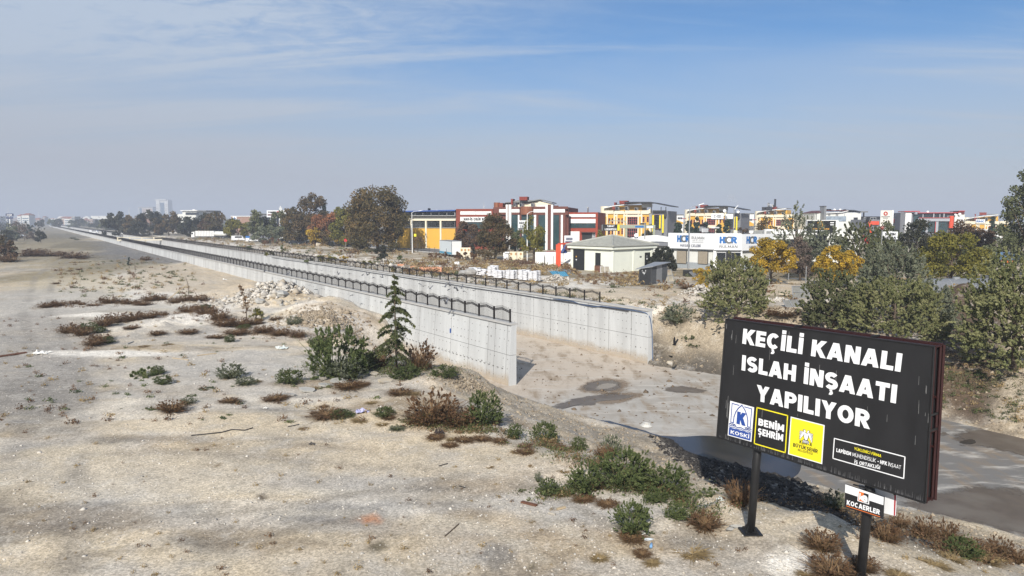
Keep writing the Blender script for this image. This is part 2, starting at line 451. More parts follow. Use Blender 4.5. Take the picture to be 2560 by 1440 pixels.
def floor_dist(x,y):
 """distance to the floor outline (negative inside) and whether the nearest edge is on the left bank"""
 best=np.full(x.shape,1e9);left=np.zeros(x.shape,bool);inside=np.zeros(x.shape,bool)
 for i in range(len(FL)):
  a,b=FL[i],FL[(i+1)%len(FL)];e=b-a
  k=np.clip(((x-a[0])*e[0]+(y-a[1])*e[1])/(e@e),0,1)
  d=np.hypot(x-a[0]-k*e[0],y-a[1]-k*e[1])
  nb=d<best;best=np.where(nb,d,best);left=np.where(nb,i<NL-1,left)
  c=((a[1]>y)!=(b[1]>y))&(x<(b[0]-a[0])*(y-a[1])/(b[1]-a[1]+1e-12)+a[0])
  inside^=c
 return np.where(inside,-best,best),left
MOUNDS=[]
def mound(px,py,wpx,h,asp=0.8,z=ZL):
 p=at(px,py,z);r=wpx/2*px_size(p[1]);MOUNDS.append((p[0],p[1],r,r*asp,h))
for a in[(815,790,230,1.65,1.0,2.6),(720,752,200,1.8,.9),(640,732,220,1.5,.9),(1165,972,220,.75,.8,2.0),(1060,990,150,.35,.7,2.4),(440,815,260,.45,.9),(600,790,160,.4,.8),(1640,1300,220,.2,.9),(1790,1262,130,.25,.8,2.7),(1440,1160,200,.3,.8),(2060,1300,220,.4,.7),(250,790,200,.35,.9),(1000,1040,200,.3,.8)]:mound(*a)
for a in[(1815,850,110,1.0,.8,3.6),(1960,800,260,.5,.5,4.4),(1300,715,120,.5,.6,4.7),(1730,742,120,.7,.7,4.7),(2410,800,150,2.4,.9,3.8),(1080,690,200,.35,.5,4.7),(890,662,120,.9,.6,4.7),(705,640,140,.9,.6,4.7),(560,622,160,.9,.6,4.7)]:mound(*a)
def H(x,y,rough=True):
 x=np.asarray(x,float);y=np.asarray(y,float)
 s,t=to_st(x,y);d,left=floor_dist(x,y)
 wl_=5.0+7.5*sstep(2,-16,s)
 bl=ZL*(.3*sstep(-0.5,wl_,d)+.7*np.clip((d+.3)/(wl_+.3),0,1))
 kl=sstep(19,25,s)*(t<0.5)
 bl=bl*(1-kl)+ZL*kl
 near_r=sstep(-26,-6,s)
 br=(2.7+1.7*near_r)*sstep(-0.4,4.2+1.0*near_r,d)+(2.0-1.7*near_r)*sstep(9,26,d)
 br=br+0.55*np.exp(-((d-6.2)/1.7)**2)*(s<0)
 kr=sstep(-0.5,3.5,s)*(t>TW*0.6)
 br=br*(1-kr)+ZR*kr
 left2=np.where(s>0,t<TW/2,left)
 h=np.where(left2,bl,br)
 lump=np.zeros(x.shape)
 for mx,my,ra,rb,mh in MOUNDS:
  q=((x-mx)/ra)**2+((y-my)/(rb*1.6))**2
  h=h+np.where(d>0,mh*np.exp(-q*1.6)*np.clip(d/2.0,0,1),0);lump=np.maximum(lump,np.exp(-q)*(mh>.4))
 if rough:
  far=1/(1+(np.hypot(x,y)/160)**2)
  bank=np.maximum(np.exp(-((d-4)/4.5)**2),lump)
  rr=(fbm(x/5.5,y/5.5,3)-.5)*.34+(fbm(x/1.3,y/1.3,5)-.5)*(.16+.55*bank)+(fbm(x/.55,y/.55,8,2)-.5)*(.05+.34*bank)
  h=h+np.where(d>0,rr*np.clip(d/0.8,0,1)*np.clip(far+.15,0,1),0)
  h=np.minimum(h,np.where((s>0)&(t>TW)&(t<TW+9),ZR+.12,99))
 return np.where(d<-0.25,-0.12,h)
def spread(lo,c0,c1,hi,step,g):
 mid=np.arange(c0,c1+step/2,step);out=[mid]
 a=[];x,dx=c0,step
 while x>lo:dx*=g;x-=dx;a.append(x)
 b=[];x,dx=c1,step
 while x<hi:dx*=g;x+=dx;b.append(x)
 return np.concatenate([np.array(a[::-1]),mid,np.array(b)])
gs=spread(-3000,-44,42,9000,0.30,1.035)
gt=spread(-7000,-52,44,7000,0.30,1.04)
gt=np.unique(np.concatenate([gt[(np.abs(gt)>.12)&(np.abs(gt-TW)>.12)],[-0.35,0.0,TW,TW+.35]]))
S2,T2=np.meshgrid(gs,gt,indexing='ij')
GX=P0[0]+DS[0]*S2+DT[0]*T2;GY=P0[1]+DS[1]*S2+DT[1]*T2
GZ=H(GX.ravel(),GY.ravel()).reshape(GX.shape)
def Hq(x,y):
 """ground height read from the finished grid"""
 s,t=to_st(np.asarray(x,float),np.asarray(y,float));i=np.clip(np.searchsorted(gs,s)-1,0,len(gs)-2);j=np.clip(np.searchsorted(gt,t)-1,0,len(gt)-2)
 u=np.clip((s-gs[i])/(gs[i+1]-gs[i]),0,1);v=np.clip((t-gt[j])/(gt[j+1]-gt[j]),0,1)
 return np.maximum((GZ[i,j]*(1-u)+GZ[i+1,j]*u)*(1-v)+(GZ[i,j+1]*(1-u)+GZ[i+1,j+1]*u)*v,0.0)
def ground_z(x,y):return float(Hq(np.array([x]),np.array([y]))[0])
_ks=np.geomspace(10,4000,900)
def at_ground(px,py):
 """where a sight line first meets the ground"""
 d=ray(px,py);pts=np.array((0,0,CAM_Z))[None]+d[None]*_ks[:,None]
 below=np.nonzero(pts[:,2]<Hq(pts[:,0],pts[:,1]))[0]
 if not len(below):return pts[-1]
 i=below[0];kk=np.linspace(_ks[max(i-1,0)],_ks[i],40);q=np.array((0,0,CAM_Z))[None]+d[None]*kk[:,None]
 w=np.nonzero(q[:,2]<Hq(q[:,0],q[:,1]))[0];p=q[w[0]]if len(w)else q[-1]
 p[2]=ground_z(p[0],p[1]);return p
ni,nj=GX.shape
idx=np.arange(ni*nj).reshape(ni,nj)
quads=np.stack([idx[:-1,:-1],idx[:-1,1:],idx[1:,1:],idx[1:,:-1]],-1).reshape(-1,4)
Vg=np.stack([GX,GY,GZ],-1).reshape(-1,3)
a_,b_,c_=Vg[quads[0,0]],Vg[quads[0,1]],Vg[quads[0,2]]
if np.cross(b_-a_,c_-a_)[2]<0:quads=quads[:,::-1]
X,Y=Vg[:,0],Vg[:,1]
gs_,gt_=to_st(X,Y);gd,gl=floor_dist(X,Y)
dust=np.array(lin((200,184,158)));grav=np.array(lin((178,171,161)));chalk=np.array(lin((222,215,203)));earth=np.array(lin((146,128,104)));pale=np.array(lin((206,190,167)))
dark=np.array(lin((58,55,52)));turf=np.array(lin((116,102,72)));asph=np.array(lin((112,110,108)));slope=np.array(lin((154,141,121)))
def mixc_(c,d,k):return c*(1-k[:,None])+d[None]*k[:,None]
C=np.repeat(dust[None],len(X),0)
n1=fbm(X/9,Y/9,21);n2=fbm(X/3.2,Y/3.2,31);n3=fbm(gs_/14,gt_/4.0,41)
C=mixc_(C,grav,sstep(.46,.62,n1)*.85)
C=mixc_(C,pale,sstep(.5,.66,n2)*.6)
C=mixc_(C,earth,sstep(.5,.68,fbm(X/7.5+Y/22,Y/2.6,51))*.7)
C=mixc_(C,chalk,sstep(.56,.7,fbm(X/8+Y/15,Y/3.4,53))*.6)
C=mixc_(C,grav,sstep(.52,.68,fbm(X/5.0+Y/9,Y/1.9,57))*.7)
C=mixc_(C,dark*2.2,sstep(.58,.76,fbm(X/4.0+Y/9,Y/1.5,61))*.5)
def patch(px,py,wpx,hpx,col,amt,z=ZL,seed=0,soft=.35):
 """a stain or spread of other soil with a ragged edge"""
 global C
 p=at(px,py,z);q=at(px,py+hpx/2,z);q2=at(px,py-hpx/2,z)
 rx=wpx/2*px_size(p[1]);ry=abs(q2[1]-q[1])/2
 sx=p[0]/p[1]
 rr=np.hypot((X-p[0]-sx*(Y-p[1]))/rx,(Y-p[1])/ry)+(fbm(X/(rx*.5),Y/(ry*.4),71+seed)-.5)*1.1
 k=sstep(1+soft,1-soft,rr)*amt
 C=mixc_(C,np.array(col),k)
patch(330,725,480,100,chalk,.95,seed=1);patch(180,700,260,60,lin((202,188,162)),.8,seed=2);patch(600,725,260,60,lin((190,174,150)),.9,seed=3)
patch(440,690,330,60,lin((190,174,150)),.8,seed=4);patch(120,790,300,80,grav,.8,seed=5);patch(110,900,260,90,lin((140,134,128)),.8,seed=6)
patch(370,640,330,34,asph,.95,seed=7,soft=.2);patch(250,612,240,22,asph,.95,seed=8,soft=.2);patch(160,590,110,14,asph,.9,seed=8,soft=.2)
patch(100,612,260,60,lin((120,108,78)),.7,seed=40);patch(260,660,300,24,lin((130,120,96)),.6,seed=41);patch(520,1150,700,34,lin((150,138,120)),.6,seed=42);patch(1300,1260,420,50,grav*1.06,.8,seed=43);patch(760,1200,500,40,grav,.6,seed=44)
patch(70,870,330,230,lin((160,154,146)),.75,seed=50);patch(150,745,360,60,lin((176,170,160)),.7,seed=51);patch(620,905,520,70,lin((186,180,170)),.7,seed=52)
patch(270,885,360,16,chalk*1.05,.95,seed=9);patch(480,800,150,26,chalk*1.08,.95,seed=10);patch(250,795,220,12,chalk*1.05,.9,seed=11)
patch(100,990,300,110,lin((138,132,124)),.75,seed=12);patch(480,930,420,120,grav*1.02,.65,seed=13);patch(900,900,300,70,grav,.4,seed=14)
patch(700,1060,900,60,dust,.8,seed=15);patch(1100,1130,800,90,dust,.75,seed=16);patch(300,1180,900,120,lin((200,186,163)),.7,seed=17)
patch(170,1295,420,70,lin((120,104,84)),.5,seed=18);patch(600,1340,420,50,lin((122,108,90)),.5,seed=19);patch(130,1330,330,40,lin((104,93,80)),.5,seed=20)
patch(850,1280,330,60,lin((118,114,111)),.6,seed=21);patch(1240,1390,110,60,lin((110,108,106)),.7,seed=22);patch(920,1296,60,20,lin((190,130,90)),.8,seed=23)
patch(950,1365,46,26,lin((92,84,66)),.8,seed=24,soft=.2);patch(1330,1412,34,16,lin((92,84,66)),.8,seed=25,soft=.2);patch(655,1245,44,10,lin((78,66,52)),.9,seed=26,soft=.2);patch(535,1167,34,10,lin((120,102,76)),.8,seed=26,soft=.2)
patch(1500,1395,70,24,lin((122,100,66)),.7,seed=27);patch(1980,1402,120,60,chalk*1.08,.95,seed=28,soft=.2);patch(1420,1150,130,40,lin((208,196,172)),.8,seed=29)
patch(30,1450,300,80,grav,.5,seed=30);patch(960,1420,600,50,lin((178,164,142)),.6,seed=31);patch(1600,1420,400,60,grav*1.1,.6,seed=32);patch(180,1130,260,40,lin((196,182,158)),.7,seed=33)
def track(pts,col,amt,w=.28,gauge=1.9,z=ZL):
 global C
 P=[at(x,y,z)[:2]for x,y in pts]
 for off in(-gauge/2,gauge/2):
  best=np.full(len(X),9e9)
  for a,b in zip(P,P[1:]):
   e=b-a;nrm=np.array((-e[1],e[0]))/np.linalg.norm(e)*off;k=np.clip(((X-a[0]-nrm[0])*e[0]+(Y-a[1]-nrm[1])*e[1])/(e@e),0,1);best=np.minimum(best,np.hypot(X-a[0]-nrm[0]-k*e[0],Y-a[1]-nrm[1]-k*e[1]))
  C=mixc_(C,np.array(col),sstep(w*1.5,w*.5,best+(n2-.5)*.25)*amt*sstep(.3,.6,fbm(X/4,Y/4,131)))
track([(-100,1130),(150,1118),(420,1112),(760,1135),(1100,1150),(1400,1215),(1650,1330)],lin((150,140,126)),.55)
track([(-100,1275),(200,1262),(560,1255),(900,1250),(1250,1290),(1500,1420)],lin((196,186,168)),.5)
track([(-100,1400),(260,1350),(620,1310),(1000,1240),(1350,1190),(1500,1180)],lin((140,130,116)),.5,gauge=2.2)
track([(60,1450),(110,1150),(160,1000),(130,880),(90,780),(110,690),(200,620)],lin((134,128,120)),.5,gauge=2.4,w=.45)
track([(250,1040),(420,1015),(700,1020),(1000,1090)],lin((196,186,168)),.5)
onbank=sstep(0,1.5,gd)*sstep(11,6,gd)
C=mixc_(C,slope,np.where(gl&(gs_<0),onbank*.75,0))
mud_shade=np.where(gl&(gs_<0),1,0)*sstep(9.5,7,gd+(n2-.5)*2.5)*sstep(10.0,12.0,X+(n2-.5)*2)*sstep(21.5,18.5,X+.0*Y)
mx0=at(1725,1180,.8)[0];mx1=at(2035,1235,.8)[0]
mud_shade=np.where(gl&(gs_<0),1,0)*sstep(10,7.5,gd+(n2-.5)*2.5)*sstep(mx0-.4,mx0+.5,X+(n2-.5)*1.5)*sstep(mx1+.8,mx1-.6,X+(n2-.5)*1.5)
C=mixc_(C,dark*.8,mud_shade*.97)  # black wet mud, with the notice board's cast shadow painted into its tone
C=mixc_(C,slope,np.where(~gl&(gs_<2),onbank*.85,0))
wet=sstep(3.2,.6,gd+(n2-.5)*3)*np.where(~gl&(gs_<1)&(gs_>-14),1,0)
C=mixc_(C,dark*1.15,wet*.85)
rt=(gt_>TW+.3)&(gs_>-60)
C=mixc_(C,turf,np.where(rt,sstep(9,22,gt_-TW)*sstep(.36,.55,n1*.5+n2*.5)*.85,0))
C=mixc_(C,chalk*.95,np.where(rt&(gs_>0),sstep(0,14,gs_)*sstep(40,12,gt_-TW)*sstep(.42,.55,fbm(X/6,Y/6,91))*.8,0))
pr=at(1690,730,ZR);trk=sstep(1.2,.6,np.abs((Y-pr[1])-.10*(X-pr[0]))/5.5+(n2-.5)*.5)*sstep(-26,-14,X-pr[0]*1.0)*np.where(rt,1,0)
C=mixc_(C,lin((190,174,150))*np.ones(3),trk*.85)
patch(2415,805,170,120,lin((84,70,58)),.95,z=4.4,seed=60);patch(2440,890,200,60,lin((100,84,68)),.7,z=3.2,seed=61)
gr=np.hypot(X,Y)
C=mixc_(C,np.array(lin((112,104,84))),sstep(250,700,gr)*.75)
soil=bpy.data.materials.new('bare_soil');soil.use_nodes=True
def soil_nodes():
 n,l=soil.node_tree.nodes,soil.node_tree.links;b=n['Principled BSDF'];b.inputs['Roughness'].default_value=.95;b.inputs['Specular IOR Level'].default_value=.15
 at_=n.new('ShaderNodeAttribute');at_.attribute_name='soil';pos=n.new('ShaderNodeNewGeometry').outputs['Position']
 def noise(sc,det=5,ro=.65):
  t=n.new('ShaderNodeTexNoise');l.new(pos,t.inputs['Vector']);t.inputs['Scale'].default_value=sc;t.inputs['Detail'].default_value=det;t.inputs['Roughness'].default_value=ro;return t.outputs['Fac']
 def rng(v,a,b_,c,d):
  m=n.new('ShaderNodeMapRange');l.new(v,m.inputs[0])
  for i,q in enumerate((a,b_,c,d)):m.inputs[i+1].default_value=q
  return m.outputs[0]
 def mul(a,bfac):
  m=n.new('ShaderNodeVectorMath');m.operation='SCALE';l.new(a,m.inputs[0]);l.new(bfac,m.inputs['Scale']);return m.outputs[0]
 def mixn(f,a_,bcol):
  q=n.new('ShaderNodeMix');q.data_type='RGBA';l.new(f,q.inputs[0]);l.new(a_,q.inputs[6]);q.inputs[7].default_value=tuple(bcol)+(1,);return q.outputs[2]
 c=at_.outputs['Color']
 c=mixn(rng(noise(.55,9,.7),.52,.66,0,.55),c,lin((172,166,157)))
 c=mixn(rng(noise(.9,9,.72),.57,.7,0,.5),c,lin((214,205,188)))
 c=mul(c,rng(noise(2.2,8,.7),.3,.7,.80,1.16))
 c=mul(c,rng(noise(18,4,.75),.3,.7,.76,1.22))
 vo=n.new('ShaderNodeTexVoronoi');l.new(pos,vo.inputs['Vector']);vo.inputs['Scale'].default_value=16;vo.inputs['Randomness'].default_value=1
 vs=n.new('ShaderNodeSeparateColor');l.new(vo.outputs['Color'],vs.inputs[0])
 c=mul(c,rng(vs.outputs[0],.05,.95,.76,1.26))
 l.new(c,b.inputs['Base Color'])
 bp=n.new('ShaderNodeBump');bp.inputs['Strength'].default_value=.55;bp.inputs['Distance'].default_value=.06;l.new(noise(7,10,.75),bp.inputs['Height']);l.new(bp.outputs[0],b.inputs['Normal'])
soil_nodes()
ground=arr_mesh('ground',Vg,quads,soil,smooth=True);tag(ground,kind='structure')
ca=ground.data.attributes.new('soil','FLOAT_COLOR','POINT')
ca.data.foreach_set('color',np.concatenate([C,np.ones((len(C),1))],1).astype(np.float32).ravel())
def floor_mat():
 m=bpy.data.materials.new('floor_concrete');m.use_nodes=True;n,l=m.node_tree.nodes,m.node_tree.links;b=n['Principled BSDF'];b.inputs['Specular IOR Level'].default_value=.25
 pos=n.new('ShaderNodeNewGeometry').outputs['Position']
 def noise(sc,det=6,st_=(1,1,1),rot=0,ro=.62):
  mp=n.new('ShaderNodeMapping');l.new(pos,mp.inputs[0]);mp.inputs['Rotation'].default_value=(0,0,rot);mp.inputs['Scale'].default_value=st_
  t=n.new('ShaderNodeTexNoise');l.new(mp.outputs[0],t.inputs['Vector']);t.inputs['Scale'].default_value=sc;t.inputs['Detail'].default_value=det;t.inputs['Roughness'].default_value=ro;return t.outputs['Fac']
 def rng(v,a,b_,c=0,d=1):
  q=n.new('ShaderNodeMapRange');q.interpolation_type='SMOOTHSTEP';l.new(v,q.inputs[0])
  for i,k in enumerate((a,b_,c,d)):q.inputs[i+1].default_value=k
  return q.outputs[0]
 def mix(f,a,bcol):
  q=n.new('ShaderNodeMix');q.data_type='RGBA';l.new(f,q.inputs[0])
  if isinstance(a,tuple):q.inputs[6].default_value=a+(1,)
  else:l.new(a,q.inputs[6])
  q.inputs[7].default_value=bcol+(1,);return q.outputs[2]
 dp=n.new('ShaderNodeVectorMath');dp.operation='DOT_PRODUCT';l.new(pos,dp.inputs[0]);dp.inputs[1].default_value=(DS[0],DS[1],0)
 s0=float(P0@DS)
 c=mix(rng(noise(.35),.38,.62),lin((176,171,163)),lin((162,155,145)))
 f=rng(dp.outputs['Value'],s0-7,s0-1.5);c=mix(f,c,lin((188,175,159)))
 f=rng(dp.outputs['Value'],s0-14,s0-26);c=mix(f,c,lin((118,115,111)))
 c=mix(rng(noise(.9,8,(1,.3,1),R(35)),.46,.68,0,.75),c,lin((140,122,100)))
 c=mix(rng(noise(1.3,8,(.3,1,1),R(-30)),.5,.68,0,.7),c,lin((196,190,180)))
 c=mix(rng(noise(9,3),.66,.74,0,.55),c,lin((96,86,74)))
 l.new(c,b.inputs['Base Color']);b.inputs['Roughness'].default_value=.85
 bp=n.new('ShaderNodeBump');bp.inputs['Strength'].default_value=.3;bp.inputs['Distance'].default_value=.02;l.new(noise(14),bp.inputs['Height']);l.new(bp.outputs[0],b.inputs['Normal'])
 return m
floor_in=list(FLOOR)
canal_floor=poly_sheet('canal_floor',floor_in,0.0,floor_mat());tag(canal_floor,kind='structure')
damp=mat('damp_concrete',lin((104,94,84)),rough=.45,var=.18,scale=1.2,world_co=True,col2=lin((120,112,102)))
water=mat('standing_water',lin((50,48,48)),rough=.16,var=.25,scale=.8,spec=.3,world_co=True,col2=lin((66,60,56)))
def puddle(pts,mt,z,name='puddle'):
 q=[]
 P=[at(x,y,0)[:2]for x,y in pts]
 for i in range(len(P)):
  a,b,c,d=P[i-1],P[i],P[(i+1)%len(P)],P[(i+2)%len(P)]
  for k in range(6):
   u=k/6
   p=.5*((2*b)+(c-a)*u+(2*a-5*b+4*c-d)*u*u+(-a+3*b-3*c+d)*u**3)
   j=(fbm(np.array([p[0]/.9]),np.array([p[1]/.9]),13)[0]-.5)*.7
   q.append(p+np.array((j,j*.6)))
 if mt is water:o=poly_sheet(name,q,z,mt);return tag(o,kind='structure')
 q=np.array(q);c=q.mean(0);inner=c+(q-c)*.30;q=c+(q-c)*1.25;n=len(q)
 tr=tessellate_polygon([[Vector((*p,0))for p in inner]]);V=[(*p,z)for p in q]+[(*p,z)for p in inner]
 F=[(i,(i+1)%n,n+(i+1)%n,n+i)for i in range(n)]+[tuple(n+k for k in t)for t in tr];me=bpy.data.meshes.new(name);me.from_pydata(V,[],F);me.materials.append(mt);a=me.attributes.new('cover','FLOAT','POINT');a.data.foreach_set('value',[0.0]*n+[1.0]*n);me.update();tag(link(name,me),kind='structure')
def fading(m,top=.9,lo=.70,hi=1.02):
 n,l=m.node_tree.nodes,m.node_tree.links;a=n.new('ShaderNodeAttribute');a.attribute_name='cover';t=n.new('ShaderNodeTexNoise');l.new(n.new('ShaderNodeNewGeometry').outputs['Position'],t.inputs['Vector']);t.inputs['Scale'].default_value=1.5;t.inputs['Detail'].default_value=8;t.inputs['Roughness'].default_value=.7
 s_=n.new('ShaderNodeMath');s_.operation='ADD';l.new(a.outputs['Fac'],s_.inputs[0]);l.new(t.outputs['Fac'],s_.inputs[1]);r_=n.new('ShaderNodeMapRange');r_.interpolation_type='SMOOTHSTEP';l.new(s_.outputs[0],r_.inputs[0]);r_.inputs[1].default_value,r_.inputs[2].default_value=lo,hi;r_.inputs[4].default_value=top
 tp=n.new('ShaderNodeBsdfTransparent');mx=n.new('ShaderNodeMixShader');l.new(r_.outputs[0],mx.inputs[0]);l.new(tp.outputs[0],mx.inputs[1]);l.new(n['Principled BSDF'].outputs[0],mx.inputs[2]);l.new(mx.outputs[0],n['Material Output'].inputs[0]);return m
fading(damp);dried=fading(mat('dried_silt',lin((152,144,133)),world_co=True));brown_silt=fading(mat('brown_silt',lin((140,120,98)),rough=.8,var=.2,scale=1.5,world_co=True),.6)
puddle([(1440,972),(1480,950),(1535,945),(1575,960),(1550,985),(1480,984)],brown_silt,.003,'damp_patch')
puddle([(1480,1000),(1530,980),(1610,984),(1570,1004),(1510,1012)],brown_silt,.003,'damp_patch')
puddle([(1452,968),(1480,955),(1530,950),(1555,962),(1545,975),(1500,978),(1465,976)],damp,.004,'damp_patch')
puddle([(1380,1018),(1420,1000),(1470,990),(1520,985),(1592,987),(1560,998),(1500,1004),(1480,1014),(1430,1016),(1395,1026)],damp,.004,'damp_patch')
puddle([(1655,972),(1700,965),(1768,977),(1740,983),(1690,982)],damp,.004,'damp_patch')
puddle([(1490,966),(1520,957),(1545,962),(1520,972),(1496,974)],dried,.008,'damp_patch')
puddle([(1462,1040),(1500,1050),(1560,1060),(1600,1072),(1640,1088),(1700,1092),(1790,1090),(1900,1125),(2000,1160),(1960,1205),(1860,1180),(1720,1140),(1670,1105),(1590,1082)],water,.005)
puddle([(2385,1085),(2430,1072),(2500,1078),(2600,1090),(2600,1150),(2520,1130),(2460,1118),(2400,1112)],damp,.004,'damp_patch')
puddle([(2398,1106),(2425,1098),(2440,1106),(2420,1112)],water,.008)
puddle([(2350,1085),(2365,1079),(2372,1086),(2358,1090)],damp,.004,'damp_patch')
puddle([(2250,1270),(2350,1230),(2460,1215),(2600,1235),(2640,1330),(2520,1335),(2400,1300)],damp,.004,'damp_patch')
# canal walls: cast panels, coping, tie holes, bar stubs
WH=5.0
conc=mat('cast_concrete',lin((192,193,192)),rough=.85,var=.13,scale=.8,bump=.18,bscale=9,stretch=(1.3,1.3,.16),col2=lin((164,164,163)),v2=(.46,.72))
conc_edge=mat('coping_concrete',lin((178,176,172)),rough=.88,var=.12,scale=1.4,bump=.2,bscale=12)
joint_dark=mat('joint_shadow_gap',lin((78,76,74)),rough=.9,var=.15)
iron_dark=mat('tie_hole_iron',lin((92,88,82)),rough=.8,var=.2)
silt=mat('silt_stain',lin((196,178,154)),rough=.95,var=.12,scale=2)
PANEL,NPAN=3.1,64
def canal_wall(t_in,sgn,label,joints0):
 """t_in: the water side face; sgn: direction to the back; a tapering cast wall with its top at WH"""
 p=st(0,t_in);root=thing('canal_wall',label,'wall',(p[0],p[1],0))
 tb,tt=.75,.45
 def pt(s,t,z):q=st(s,t);return(q[0],q[1],z)
 def seg(mb,s0,s1,z0,z1,inset=0.0,m=0):
  f0=tb+(tt-tb)*z0/WH;f1=tb+(tt-tb)*z1/WH
  a,b=t_in+sgn*inset,t_in+sgn*(f0-inset);c=t_in+sgn*(f1-inset)
  mb.hexa([pt(s0,a,z0),pt(s1,a,z0),pt(s1,b,z0),pt(s0,b,z0)],[pt(s0,a,z1),pt(s1,a,z1),pt(s1,c,z1),pt(s0,c,z1)],m)
 s,k=0.0,0
 proto=None
 for k in range(NPAN):
  w=joints0[k]if k<len(joints0)else PANEL
  g=.024
  for z0,z1 in((-.1,2.42),(2.452,WH-.16)):
   mb=MB();seg(mb,s+(g if k else 0),s+w-g,z0,z1)
   mb.build('cast_panel',conc,root)
  s+=w
 core=MB();seg(core,.06,s,-.1,WH-.17,inset=.012);core.build('wall_core',joint_dark,root)
 far=MB()
 while s<1450:
  w=6.2;seg(far,s+.015,s+w-.015,-.1,WH-.16);s+=w
 tag(far.build('distant_panels',conc,root),kind='stuff')
 cp=MB();s2=-.02
 while s2<1450:
  w=6.2 if s2<200 else 60
  a,b=t_in-sgn*.10,t_in+sgn*(tt+.15)
  cp.hexa([pt(s2,a,WH-.155),pt(s2+w-.01,a,WH-.155),pt(s2+w-.01,b,WH-.155),pt(s2,b,WH-.155)],[pt(s2,a,WH),pt(s2+w-.01,a,WH),pt(s2+w-.01,b,WH),pt(s2,b,WH)])
  s2+=w
 cp.build('coping',conc_edge,root)
 holes,stubs=MB(),MB()
 def face_t(side,z):
  return t_in-sgn*.004 if side==0 else t_in+sgn*(tb+(tt-tb)*z/WH+.004)
 side=1 if sgn<0 else 0
 od=-1
 for i in range(int(110/.62)):
  sx=.35+i*.62+rnd.uniform(-.07,.07)
  for z in(.55,1.35,2.1,2.9,3.6,4.3):
   if rnd.random()<.3:continue
   zz=z+rnd.uniform(-.03,.03);t=face_t(side,zz);r=.045 if rnd.random()<.88 else .075
   ring=[(math.cos(a),math.sin(a))for a in[q*math.pi/3 for q in range(6)]]
   vs=[pt(sx+c*r,t,zz+s_*r)for c,s_ in ring]+[pt(sx+c*r,t+sgn*.03*(1 if side==0 else-1),zz+s_*r)for c,s_ in ring]
   holes.add(vs,[tuple(range(6)),tuple(range(5,-1,-1))]+[(q,(q+1)%6,6+(q+1)%6,6+q)for q in range(6)])
 tag(holes.build('tie_holes',iron_dark,root),kind='stuff')
 if sgn<0:
  for i in range(46):
   sx=.9+i*.66;z=1.25
   t=face_t(1,z);stubs.bar(pt(sx,t,z),pt(sx+.04,t-.16,z+.06),.035);stubs.bar(pt(sx+.1,t,z),pt(sx+.04,t-.16,z+.06),.03)
  tag(stubs.build('bar_stubs',iron_dark,root),kind='stuff')
  b=MB();
  for sx,z in((9.5,3.2),(22,3.4)):
   t=face_t(1,z);b.hexa([pt(sx,t,z-.2),pt(sx+.2,t,z-.25),pt(sx+.2,t-.03,z-.25),pt(sx,t-.03,z-.2)],[pt(sx,t,z+.2),pt(sx+.2,t,z+.15),pt(sx+.2,t-.03,z+.15),pt(sx,t-.03,z+.2)])
  b.build('blue_cap',mat('blue_plastic',lin((40,80,150)),rough=.5),root)
 m=MB();tf=t_in-sgn*.012 if side==0 else t_in+sgn*(tb+.012)
 prev=None;n=260
 for i in range(n+1):
  sx=i*.5;h=.7+.9*float(fbm(np.array([sx/2.1]),np.array([t_in]),9)[0]);q=(pt(sx,tf,-.02),pt(sx,tf-(sgn*.0 if side==0 else sgn*-.0),h))
  if prev:m.add([prev[0],q[0],q[1],prev[1]],[(0,1,2,3)])
  prev=q
 o=m.build('silt_line',fading(silt,.6,.55,1.5)if 'cover' not in str(silt.get('done'))else silt,root);silt['done']='cover';a=o.data.attributes.new('cover','FLOAT','POINT');a.data.foreach_set('value',[1.0,1.0,0.0,0.0]*(len(o.data.vertices)//4))
 return root
wall_l=canal_wall(0.0,-1,'pale concrete canal wall whose near end stands beside the young cedar',[.55,1.75,1.0])
wall_r=canal_wall(TW,1,'pale concrete canal wall with the blue hose running down its end',[2.2,3.1])
# railings on both walls
railing=mat('black_iron',lin((38,34,33)),rough=.55,var=.15,scale=6,metal=.2)
FW=2.35
def panel_mesh():
 mb=MB();top=lambda x:.86+.22*(1-abs(x/FW-.5)*2)
 def rail(dz,a=.04):
  for x0,x1 in((.04,FW/2),(FW/2,FW-.04)):
   mb.bar((x0,0,top(x0)+dz),(x1,0,top(x1)+dz),.035,a)
 rail(0);rail(-.14);mb.bar((.04,0,.10),(FW-.04,0,.10),.035,.035)
 n=15
 for i in range(1,n):
  x=FW*i/n;z=top(x)
  mb.bar((x,0,.08),(x,0,z+.12),.018,.018)
  mb.bar((x,0,z+.10),(x,0,z+.20),.03,.012)
 for i in range(n):
  x=FW*(i+.5)/n;z=top(x)-.07
  for a,b in(((-.045,0),(0,.05)),((0,.05),(.045,0)),((.045,0),(0,-.05)),((0,-.05),(-.045,0))):
   mb.bar((x+a[0],0,z+a[1]),(x+b[0],0,z+b[1]),.014,.014)
 return mb
